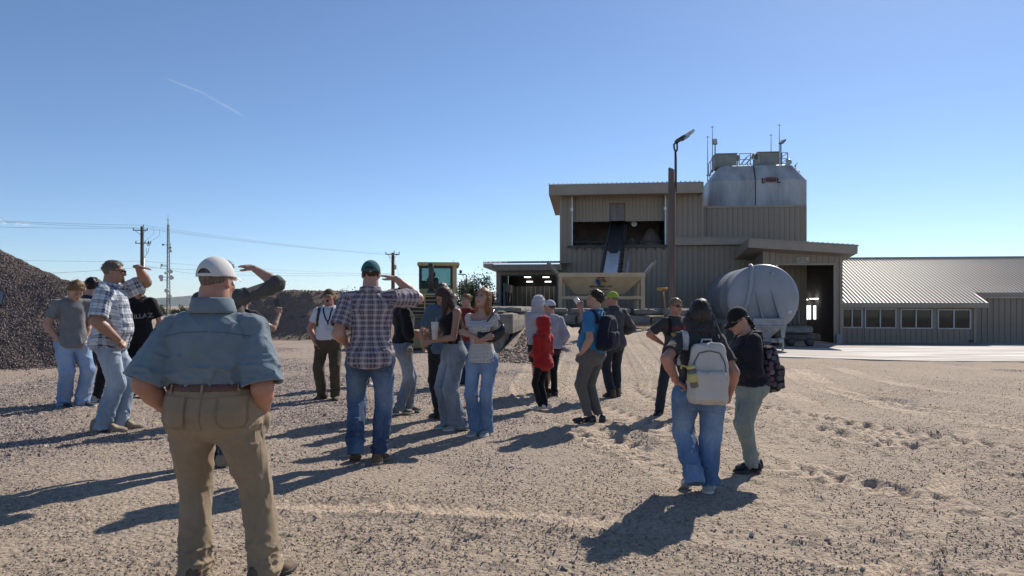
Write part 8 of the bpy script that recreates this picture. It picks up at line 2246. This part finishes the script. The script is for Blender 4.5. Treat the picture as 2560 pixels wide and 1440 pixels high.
0 and patch(p, 'hammer_loop', KHAKI, p.pants, p.pants_f, .147 * H, .475 * H, .03 * H, .05 * H, 1, 0, .004, .006, nx_=6)

# -- grey hoodie behind him, hand at the brow
p = make_person('person in dark grey hoodie hidden behind the white cap raising a bent arm', (556, 1160), 640, 165, girth=1.05, seed=7, skin='fair', face=False, hair=dict(style='short', m=HBL), arm=1.08, sw=.118, fl=(.12, 0, 0), fr=(-.04, 0, 0), twist=0,
    arm_r=dict(kind='custom', at=(-.10, -.10, .945), pole=(-1, .05, -.7), hand='flat', dir=(.92, -.25, .22), palm=(.1, -.3, -1), lift=.03), arm_l=dict(kind='hang'),
    shirt=dict(m=cloth('dark grey fleece', (0.085, 0.085, 0.08)), sleeve=1.2, off=.018, sl=.008, hem=.49, hood='down', fold=1.4, blouse=.01), pants=dict(m=DKBLUE), shoe=dict(m=TANB, sm=RUBT))

# -- person with a phone, all but an arm hidden
p = make_person('person in black hidden behind the foreground man, one bare forearm raised with a phone', (610, 1050), 718, 170, girth=.95, seed=8, fem=True, face=False, hair=dict(style='short', m=HB),
    arm_r=dict(kind='custom', at=(-.20, -.16, .80), pole=(-.3, .4, -1), hand='grip', dir=(.05, -.1, 1), palm=(.6, -.5, 0)), shirt=dict(m=BLK, sleeve=.7, hem=.52), pants=dict(m=DKBLUE, knee=.045, hem=.04), shoe=dict(m=LEATHB, sm=RUBD))
hw = p.arms['r']['wr']; ph = MB().box(-.036, .036, -.005, .005, 0, .15, .003).build('phone', BLKP, None, p.W(hw + np.array([.035, -.03, .035])), (0, rad(8), p.rot)); tag(ph, 'dark phone raised behind the shoulder of the foreground man', 'phone')

# -- man in the white T-shirt, yawning
p = make_person('man in white T-shirt and brown cap with open mouth and lanyard badge', (822, 998), 719, 3, hf=1.005, girth=1.12, belly=.03, seed=9, skin='pink', arm=1.1, closed=True, mouth_open=1.0, hpitch=-4, brow_m=HW,
    hair=dict(style='buzz', m=HW), cap=dict(m=cloth('brown cap', (0.10, 0.068, 0.032)), brim=.055, tilt=4, bm=cloth('tan brim', (0.20, 0.14, 0.08))), fl=(.10, -.01, 0), fr=(-.10, 0, 0), toe_l=12, toe_r=-25,
    arm_r=dict(kind='pocket', pole=(-1, .5, 0)), arm_l=dict(kind='custom', at=(.145, -.125, .665), pole=(1, .4, -.6), hand='fist', dir=(-.9, -.2, .3), palm=(0, .9, 0)),
    shirt=dict(m=cloth('white cotton', (0.62, 0.62, 0.66), var=.04), sleeve=.62, off=.018, sl=.018, hem=.535, collar='crew', fold=1.2), pants=dict(m=cloth('olive brown', (0.085, 0.066, 0.042)), waist=.56, knee=.056, hem=.054, thigh=.066, off=.012, fold=1.4), shoe=dict(m=SUEDE, sm=RUBD))
H = p.H; LAN = cloth('navy lanyard', (0.012, 0.016, 0.035))
bz = .66 * H
for s in (-1, 1): seam(p, 'lanyard', LAN, p.shirt, p.shirt_f, [(s * .042 * H, .835 * H), (s * .034 * H, .79 * H), (s * .018 * H + .012, .73 * H), (.018, .695 * H)], -1, .020, .004)
patch(p, 'badge', FRAME, p.shirt, p.shirt_f, .024, .645 * H, .085, .062, -1, 0, .006, .003, nx_=4, nz_=4)
patch(p, 'badge_clip', BLKP, p.shirt, p.shirt_f, .02, .683 * H, .02, .03, -1, 0, .006, .006, nx_=3, nz_=3)
for s in (-1, 1): patch(p, 'cargo_pocket', p.pants.data.materials[0], p.pants, p.pants_f, s * .092 * H, .40 * H, .055 * H, .085 * H, -1, .1, .002, .012, nx_=6, nz_=7)
OLV = cloth('olive pack', (0.06, 0.062, 0.045))
make_backpack(p, 'olive green backpack slung on one shoulder of the man in white', OLV, OLV, w=.13, h_=.2, dep=.06, zc=.63, strap_x=.080, xoff=.08)

# -- man in the teal cap, plaid shirt
PL2 = plaid('purple check', (0.30, 0.255, 0.27), (0.022, 0.024, 0.058), (0.50, 0.46, 0.47), 0.048, .44, .13)
p = make_person('tall man in purple plaid shirt and teal cap seen from behind', (926, 1158), 640, 186, hf=1.005, girth=1.04, seed=10, skin='fair', face=False, arm=1.1, sw=.106, legs=1.06,
    hair=dict(style='short', m=HB, strands=0), cap=dict(m=cloth('teal cap', (0.03, 0.13, 0.135)), back_hole=True, brim=.065, tilt=0), hyaw=-4,
    fl=(.135, .02, 0), fr=(-.075, -.02, 0), heel_l=34, toe_l=8, toe_r=-14, lean=2,
    arm_l=dict(kind='custom', at=(.118, -.08, .57), pole=(.3, 1, 0), hand='fist'), arm_r=dict(kind='custom', at=(-.115, -.135, .90), pole=(-1, -.1, -.75), hand='flat', dir=(.8, -.5, .25), palm=(.2, -.2, -1), lift=.025),
    shirt=dict(m=PL2, sleeve=.80, off=.022, sl=.034, hem=.475, flare=.016, collar='fold', curve=.012, fold=1.4), pants=dict(m=INDIGO, knee=.050, hem=.050, thigh=.062, off=.008, fold=1.5, cut=.045), shoe=dict(m=SUEDE, sm=RUBT, l=1.05))
H = p.H
seam(p, 'centre_pleat', PL2 if False else DARKTH, p.shirt, p.shirt_f, [(.0, .76 * H), (.0, .62 * H)], 1, .003)
seam(p, 'yoke_seam', DARKTH, p.shirt, p.shirt_f, [(-.11 * H, .762 * H), (0, .775 * H), (.11 * H, .762 * H)], 1, .003)
for s in (-1, 1): patch(p, 'back_pocket', INDIGO, p.pants, p.pants_f, s * .058 * H, .47 * H, .06 * H, .05 * H, 1, .25, .001, .003)

# -- black top behind him
p = make_person('person in black shirt and belted jeans half hidden by the tall plaid man', (1008, 1033), 712, 112, girth=1.05, seed=11, skin='fair', face=False, hair=dict(style='short', m=HB), arm=1.1, fl=(.10, -.10, 0), fr=(-.05, .06, 0), toe_l=10, toe_r=10,
    arm_r=dict(kind='custom', at=(-.08, -.17, .64), pole=(-.3, 1, -.6), hand='relaxed', dir=(.2, -.9, -.1)), arm_l=dict(kind='front'),
    shirt=dict(m=BLK, sleeve=1.15, off=.022, sl=.02, hem=.545, collar='crew', fold=1.3), pants=dict(m=GRBLUE, waist=.585, knee=.052, hem=.052, thigh=.064, belt=LEATHER, fold=1.3), shoe=dict(m=GRYS, sm=RUBB, l=1.05))
H = p.H
c_ = np.array([-.20 * H, -.06 * H, .475 * H])
def glove_f(q): return np.minimum(rbox(q, (0, 0, .04), (.035, .03, .05), .02), np.minimum(*[cap(q, (s * .018, 0, .0), (s * .03, -.02, -.06), .014, .012) for s in (-1, 1)])) + .010 * n3(q * 45)
V, Q = surface(glove_f, (-.09, -.08, -.1), (.09, .08, .12), .009)
wx, wy, wz = P(1022, 884, p.Y0 - .35); o = link('work_glove', np_mesh('work_glove', V, Q), mat('camouflage cloth', (0.33, 0.27, 0.19), .9, var=.3, vs=22), None, (wx, wy, wz), (0, .3, 1)); tag(o, 'crumpled tan camouflage glove at the hip of the person in black', 'glove')

# -- somebody hidden behind the tall man: only a white shoe shows
p = make_person('person hidden behind the tall plaid man, only a white shoe showing', (914, 966), 738, 100, girth=.95, seed=12, face=False, hair=dict(style='short', m=HB), fl=(.05, 0, 0), fr=(-.05, 0, 0), arm_l='pocket', arm_r='pocket', shirt=dict(m=BLK, sleeve=.65, hem=.5), pants=dict(m=BLK, knee=.044, hem=.04), shoe=dict(m=SNKW, sm=RUBB, l=1.1))

# -- grey blue T-shirt and lanyard
p = make_person('man in slate blue T-shirt and neck strap behind the girl in black', (1106, 1044), 705, 212, girth=1.02, seed=13, skin='fair', face=False, hair=dict(style='curly', m=HM, k=.8), hyaw=-35, fl=(.07, .05, 0), fr=(-.07, -.05, 0), arm=1.05,
    arm_l=dict(kind='custom', at=(.10, -.115, .525), pole=(.8, .6, -.3), hand='relaxed'), arm_r=dict(kind='front'),
    shirt=dict(m=cloth('slate blue', (0.085, 0.125, 0.17)), sleeve=.74, off=.020, sl=.022, hem=.475, flare=.01, collar='crew'), pants=dict(m=cloth('black jeans', (0.018, 0.019, 0.023)), knee=.045, hem=.042, fold=1.3), shoe=dict(m=LEATHB, sm=RUBD, l=1.1))
H = p.H; MB().tube([p.fwd((.055 * H * math.cos(a), .052 * H * math.sin(a) + .008 * H, (.838 + .012 * math.sin(a)) * H)) for a in np.linspace(0, 6.283, 25)], .010, 6).build('neck_strap', BLK, p.o)

# -- girl in the black top
p = make_person('girl in black tank top and wide light jeans looking down, long dark hair', (1134, 1072), 712, 296, hf=.975, fem=True, girth=1.0, bust=.02, seed=14, skin='tan', hpitch=34, hyaw=-4, lean=3, hs=.98,
    hair=dict(style='long', m=hair_mat('chestnut', (0.075, 0.036, 0.022)), len=.40, fall=(.05, .42, -1), n=190, side=[(.072, -.01, .24)]),
    fl=(.09, .03, 0), fr=(-.07, -.02, 0), toe_l=6, toe_r=0, closed=True,
    arm_l=dict(kind='custom', at=(.035, -.17, .60), pole=(.7, .8, -.5), hand='relaxed', dir=(-.4, -.8, -.3), palm=(-.7, .2, -.3)), arm_r=dict(kind='custom', at=(-.02, -.18, .64), pole=(-.8, .6, -.5), hand='grip', dir=(.1, -.9, .25), palm=(.8, 0, 0)),
    shirt=dict(m=BLK, sleeve=0, off=.008, hem=.575, fold=.7, neck=.765, low=1.6), pants=dict(m=GRBLUE, waist=.60, knee=.060, hem=.074, thigh=.064, off=.006, cut=.010, fold=1.5), shoe=dict(m=SNKG, sm=RUBB, l=1.02))
H = p.H
GIRL = p
cx_, cy_, cz_ = P(1087, 849, p.Y0 - .22)
cup = thing('plastic_cup', 'clear plastic cup of pale iced drink held by the girl in black', 'cup', (cx_, cy_, cz_))
m_, N, L, b = nodes_of('clear plastic'); b.inputs['Base Color'].default_value = (.85, .85, .85, 1); b.inputs['Roughness'].default_value = .15; tr_ = N.new('ShaderNodeBsdfTransparent'); mx_ = N.new('ShaderNodeMixShader'); mx_.inputs[0].default_value = .45; L.new(tr_.outputs[0], mx_.inputs[1]); L.new(b.outputs[0], mx_.inputs[2]); L.new(mx_.outputs[0], N['Material Output'].inputs[0])
MB().lathe([(.034, 0), (.046, .20), (.049, .205), (.046, .21)], 20).build('cup_wall', m_, cup)
MB().lathe([(.031, .003), (.040, .12)], 18).build('drink', mat('pale drink', (.55, .42, .40), .4, var=.2, vs=30), cup)
MB().lathe([(.040, .122), (.043, .17)], 18).build('ice', mat('ice', (.62, .60, .58), .3, var=.15, vs=60), cup)
MB().tube([(0, 0, .1), (.02, .01, .26)], .004, 6).build('straw', mat('straw', (.5, .5, .5), .4), cup)

# -- red T-shirt boy in the gap
p = make_person('boy with blond hair in dark red T-shirt standing between the two girls', (1167, 962), 733, 340, girth=1.0, seed=15, skin='fair', hyaw=-18, hair=dict(style='curly', m=HC, k=.7), arm_l='hang', arm_r='hang', fl=(.08, 0, 0), fr=(-.06, 0, 0),
    shirt=dict(m=cloth('dark red', (0.20, 0.018, 0.022)), sleeve=.7, off=.02, hem=.48, collar='crew'), pants=dict(m=DKBLUE, knee=.05, hem=.05), shoe=dict(m=LEATHB, sm=RUBD))

# -- blonde girl with the handbag
DOT = spotted('dotted white', (0.60, 0.58, 0.56), (0.035, 0.03, 0.04), 0.0155, .30)
p = make_person('girl with reddish blond hair in white dotted top and jeans with folded arms', (1204, 1086), 723, 345, hf=.985, fem=True, girth=.95, bust=.03, seed=16, skin='fair', hpitch=-12, hyaw=-14, hroll=6, hs=1.0, gaze=-.004, gazez=.004,
    hair=dict(style='long', m=HR, len=.27, fall=(0, .05, -1), n=120, side=[(.070, .0, .20), (-.070, .0, .2)]),
    fl=(.055, .01, 0), fr=(-.055, -.04, 0), toe_l=4, toe_r=-10, arm_l=dict(kind='fold'), arm_r=dict(kind='fold'),
    shirt=dict(m=DOT, sleeve=.34, off=.012, sl=.026, hem=.49, flare=.014, neck=.785, low=1.2, fold=.9), pants=dict(m=MIDBLUE, waist=.57, knee=.050, hem=.060, thigh=.060, off=.006, cut=.012, fold=1.1), shoe=dict(m=SNKG, sm=RUBB))
H = p.H
def bag_f(q):
    x, y, z = q[:, 0], q[:, 1], q[:, 2]
    zz = z - .035 * (np.abs(x) / .14) ** 1.5
    d_ = ell(np.stack([x, y, zz], 1), (0, 0, 0), (.165, .05, .068)); d_ = smin(d_, np.minimum(cap(q, (-.10, 0, .02), (-.14, 0, .085), .03, .018), cap(q, (.10, 0, .02), (.14, 0, .095), .03, .018)), .03)
    return d_ + .004 * n3(q * 18)
V, Q = surface(bag_f, (-.22, -.1, -.11), (.22, .1, .14), .008)
bc = Vector(P(1232, 842, p.Y0 - .13)); bag = link('handbag', np_mesh('handbag', V, Q), mat('black bag leather', (0.010, 0.010, 0.011), .45, var=.1), None, bc, (0, rad(-14), rad(4))); tag(bag, 'black shoulder bag hanging at the side of the girl in the dotted top', 'handbag')
shp = Vector(p.W(p.fwd((.088 * H, -.01, .838 * H)))) - bc; ri = bag.rotation_euler.to_matrix().inverted()
MB().tube([(-.14, 0, .09), ri @ (shp + Vector((-.02, -.05, -.05))), ri @ (shp + Vector((0, 0, .012))), ri @ (shp + Vector((.02, .05, -.06))), (.14, 0, .10)], .008, 6).build('bag_strap', BLKP, bag)
MB().tube([(.145, -.01, .09), (.155, -.02, .02)], .004, 5).ball((.145, -.015, .095), .012).build('strap_ring', STEEL, bag)

# -- pale hoodie, hood up
p = make_person('person in pale grey hoodie with hood up, black shorts and dark slides', (1347, 985), 737, 158, girth=.95, seed=17, skin='fair', face=False, hood_up=cloth('pale grey fleece', (0.40, 0.40, 0.42)), hyaw=-20, shorts=True, fl=(.03, 0, 0), fr=(-.12, 0, 0), fr_=0, toe_r=-40, toe_l=20, arm_l='front', arm_r='front',
    hair=dict(style='short', m=HB, strands=0), shirt=dict(m=cloth('pale grey fleece', (0, 0, 0)), sleeve=2.0, off=.030, sl=.016, hem=.50, blouse=.01, flare=.0), pants=dict(m=BLK, short=.82, knee=.062, thigh=.070, off=.014), shoe=dict(m=BLK, sm=RUBD, high=.1))
# -- lavender hoodie boy with the cap
p = make_person('boy in lavender grey hoodie and white baseball cap, black trousers', (1376, 993), 749, 200, girth=1.0, seed=18, skin='fair', face=True, hyaw=35, hair=dict(style='short', m=HM, strands=20), cap=dict(m=cloth('pale cap', (0.50, 0.49, 0.50)), brim=.06, bm=cloth('grey brim', (.30, .29, .31))), fl=(.08, 0, 0), fr=(-.08, 0, 0), arm_l='front', arm_r=dict(kind='custom', at=(-.13, -.06, .53), pole=(-.4, 1, 0)),
    shirt=dict(m=cloth('lavender fleece', (0.33, 0.33, 0.40)), sleeve=2.0, off=.026, sl=.014, hem=.50, hood='down', blouse=.01), pants=dict(m=BLK, knee=.046, hem=.040), shoe=dict(m=cloth('dark shoe', (.05, .03, .03)), sm=mat('red sole', (.28, .04, .03), .6), l=1.05))
# -- child in the red hoodie
p = make_person('child in bright red hoodie with hood up, black trousers and white sneakers', (1357, 1022), 796, 222, girth=.92, seed=19, skin='fair', face=False, hs=.93, hood_up=cloth('red fleece', (0.36, 0.022, 0.02)), hair=dict(style='short', m=HB, strands=0), hyaw=14, fl=(.03, -.02, 0), fr=(-.035, .03, 0), toe_l=40, toe_r=30, arm_l='front', arm_r='front',
    shirt=dict(m=cloth('red fleece', (0, 0, 0)), sleeve=2.0, off=.026, sl=.012, hem=.42, blouse=.008, flare=.015, fold=1.2), pants=dict(m=BLK, knee=.042, hem=.036, thigh=.056), shoe=dict(m=SNKW, sm=RUBB, l=1.12, w=1.1))

# -- blue T-shirt with the navy pack
p = make_person('man in bright blue T-shirt and grey trousers with a hand in his pocket', (1481, 1054), 721, 234, girth=1.06, belly=.07, seed=20, skin='fair', arm=1.12, hyaw=22, hpitch=-8, hair=dict(style='curly', m=HB, k=.75), lean=-3, fl=(.075, -.02, 0), fr=(-.06, .05, 0), toe_l=12, toe_r=4, brow_m=HB,
    arm_l=dict(kind='pocket', pole=(.5, 1, 0)), arm_r=dict(kind='custom', at=(-.05, -.125, .845), pole=(-.6, -.2, -1), hand='grip', dir=(.3, -.3, .8), palm=(.6, .6, 0)),
    shirt=dict(m=cloth('azure tee', (0.045, 0.19, 0.36)), sleeve=.72, off=.018, sl=.020, hem=.52, collar='crew'), pants=dict(m=cloth('grey slacks', (0.115, 0.11, 0.105)), waist=.575, knee=.050, hem=.042, thigh=.068, off=.010, cut=.05, fold=1.0), shoe=dict(m=LEATHB, sm=RUBD, l=1.12))
make_backpack(p, 'navy backpack worn by the man in the bright blue T-shirt', cloth('navy pack', (0.014, 0.017, 0.032)), cloth('navy pack', (0, 0, 0)), w=.15, h_=.235, dep=.10, zc=.675, strap_x=.062)
hw = p.arms['r']['wr']; o = MB().lathe([(.03, 0), (.037, .10)], 16).build('drink_cup', m_, None, p.W(hw + np.array([.02, -.02, .06])), (rad(35), 0, p.rot)); tag(o, 'clear cup raised to the mouth of the man in bright blue', 'cup')

# -- lime cap
p = make_person('man in lime green cap, dark grey jacket and jeans seen from behind', (1533, 992), 726, 203, girth=1.08, seed=21, skin='pink', arm=1.1, hyaw=34, shades=True, hair=dict(style='buzz', m=HG), cap=dict(m=cloth('lime cap', (0.30, 0.42, 0.05)), brim=.065, bm=cloth('pale brim', (.5, .5, .42))), fl=(.07, .05, 0), fr=(-.10, -.03, 0), toe_r=-18, arm_l='front', arm_r=dict(kind='custom', at=(-.10, -.10, .60), pole=(-.9, .8, -.2)),
    shirt=dict(m=cloth('dark grey jacket', (0.062, 0.06, 0.066)), sleeve=2.0, off=.026, sl=.020, hem=.475, flare=.015, collar='fold'), pants=dict(m=cloth('black denim', (0.026, 0.03, 0.042)), knee=.052, hem=.052, thigh=.064, fold=1.4), shoe=dict(m=SUEDE, sm=RUBD, high=.08))
# -- boy with dark glasses
p = make_person('boy in dark glasses and dark grey T-shirt with red lettering facing the camera', (1688, 1036), 743, 12, girth=1.05, seed=22, skin='pink', arm=1.05, shades=True, hyaw=10, hair=dict(style='short', m=HW, k=1.3), fl=(.12, .0, 0), fr=(-.235, .03, 0), toe_r=-38, toe_l=10,
    arm_r=dict(kind='custom', at=(-.07, .10, .60), pole=(-1, .3, 0)), arm_l=dict(kind='hang'), shirt=dict(m=CHAR, sleeve=.74, off=.020, sl=.022, hem=.49, collar='crew'), pants=dict(m=cloth('black denim', (0, 0, 0)), knee=.050, hem=.046), shoe=dict(m=LEATHB, sm=RUBD, l=1.1))
H = p.H
chest_text(p, 'GUN N R', .085, cloth('red lettering', (0.30, 0.05, 0.05)), .01, .725 * H, 0, .001)
patch(p, 'print_patch', cloth('gold print', (0.36, 0.24, 0.06)), p.shirt, p.shirt_f, -.075, .685 * H, .075, .045, -1, .5, .001, .002, nx_=6, nz_=6)
seam(p, 'strap', BLK, p.shirt, p.shirt_f, [(-.066 * H, .82 * H), (-.072 * H, .75 * H), (-.095 * H, .64 * H)], -1, .045, .004)

# -- woman with the white pack
p = make_person('woman with long brown hair in dark grey T-shirt and blue jeans reaching back', (1748, 1228), 757, 176, hf=.985, fem=True, girth=1.24, seed=23, skin='pink', face=False, arm=1.28, sw=.096, legs=1.30, hs=1.02, al=1.10, hpitch=10, hroll=-4,
    hair=dict(style='long', m=hair_mat('dark chestnut', (0.042, 0.026, 0.018)), len=.36, fall=(-.16, .24, -1), spread=1.2, n=320, rad=.038), fl=(.075, .04, 0), fr=(-.075, .0, 0), heel_l=42, toe_l=4, toe_r=-14,
    arm_l=dict(kind='custom', at=(.125, .06, .575), pole=(.45, .6, 0), hand='grip', dir=(-.85, .25, -.4), palm=(-.2, .3, -.8)), arm_r=dict(kind='custom', at=(-.165, -.03, .505), pole=(-.25, 1, 0)),
    shirt=dict(m=cloth('faded charcoal tee', (0.042, 0.043, 0.045)), sleeve=.70, off=.014, sl=.020, hem=.535, collar='crew', fold=1.2), pants=dict(m=MIDBLUE, waist=.60, knee=.058, hem=.062, thigh=.060, off=.006, cut=.045, fold=1.2), shoe=dict(m=SNKG, sm=RUBB, l=1.02))
WHITEB = mat('off white canvas', (0.50, 0.475, 0.44), .8, var=.05, vs=5, bump=.2, bs=300)
bp_ = make_backpack(p, 'large off white backpack on the back of the woman with long brown hair', WHITEB, WHITEB, w=.162, h_=.245, dep=.085, zc=.628, strap_x=.078, xoff=-.03, round_=.055)
H = p.H; patch(p, 'back_pocket', MIDBLUE, p.pants, p.pants_f, .075 * H, .505 * H, .075 * H, .075 * H, 1, .25, .001, .003)
hw = p.arms['l']['wr']
wx, wy, wz = P(1738, 968, p.Y0 - .27)
bt = thing('water_bottle', 'grey bottle with yellow lid and band in the side pocket of the white backpack', 'bottle', (wx, wy, wz), rad(0)); bt.rotation_euler = (0, rad(-12), 0)
MB().lathe([(.032, 0), (.036, .01), (.036, .13), (.030, .15)], 18).build('bottle_body', mat('grey bottle', (.14, .13, .12), .4, var=.1), bt); MB().lathe([(.037, .045), (.040, .05), (.040, .108), (.037, .112)], 18).build('band', mat('pale yellow plastic', (.50, .45, .16), .5, var=.05), bt); MB().lathe([(.033, .150), (.036, .155), (.036, .172), (.02, .180)], 18).tube([(-.03, 0, .17), (-.07, 0, .19), (-.08, 0, .165)], .008, 6).build('lid', mat('pale yellow plastic', (0, 0, 0)), bt)

# -- woman in the black cap
p = make_person('woman in black cap and black hoodie with a long braid looking down', (1876, 1174), 770, 276, hf=.985, fem=True, girth=1.22, seed=24, skin='fair', hpitch=24, hyaw=6, lean=5, hs=1.0, legs=1.08, shades=True, hair=dict(style='braid', m=HBL, bx=.0), cap=dict(m=cloth('black cap', (.013, .013, .015)), brim=.075, tilt=4), fl=(.07, -.02, 0), fr=(-.06, .06, 0), toe_l=6, toe_r=6, arm_l='front', arm_r='front', arm=1.15,
    shirt=dict(m=cloth('black blue fleece', (0.018, 0.019, 0.026)), sleeve=2.0, off=.026, sl=.014, hem=.515, hood='down', blouse=.008), pants=dict(m=cloth('mint trousers', (0.235, 0.27, 0.245)), waist=.58, knee=.052, hem=.047, thigh=.064, off=.010, fold=1.4), shoe=dict(m=cloth('black runner', (.012, .012, .013)), sm=RUBD, l=1.08))
make_backpack(p, 'black floral print backpack on the woman in the black cap', spotted('floral', (0.014, 0.013, 0.017), (0, 0, 0), .05, .42, True), BLK, w=.145, h_=.21, dep=.085, zc=.61, tilt=.05, strap_x=.060, coords=True)
# what she looks at
ph = MB().box(-.037, .037, -.005, .005, 0, .15, .003).build('phone', BLKP, None, p.W(p.fwd((0, -.19 * p.H, .62 * p.H))), (rad(-50), 0, p.rot)); tag(ph, 'dark phone in the hands of the woman in the black cap', 'phone')
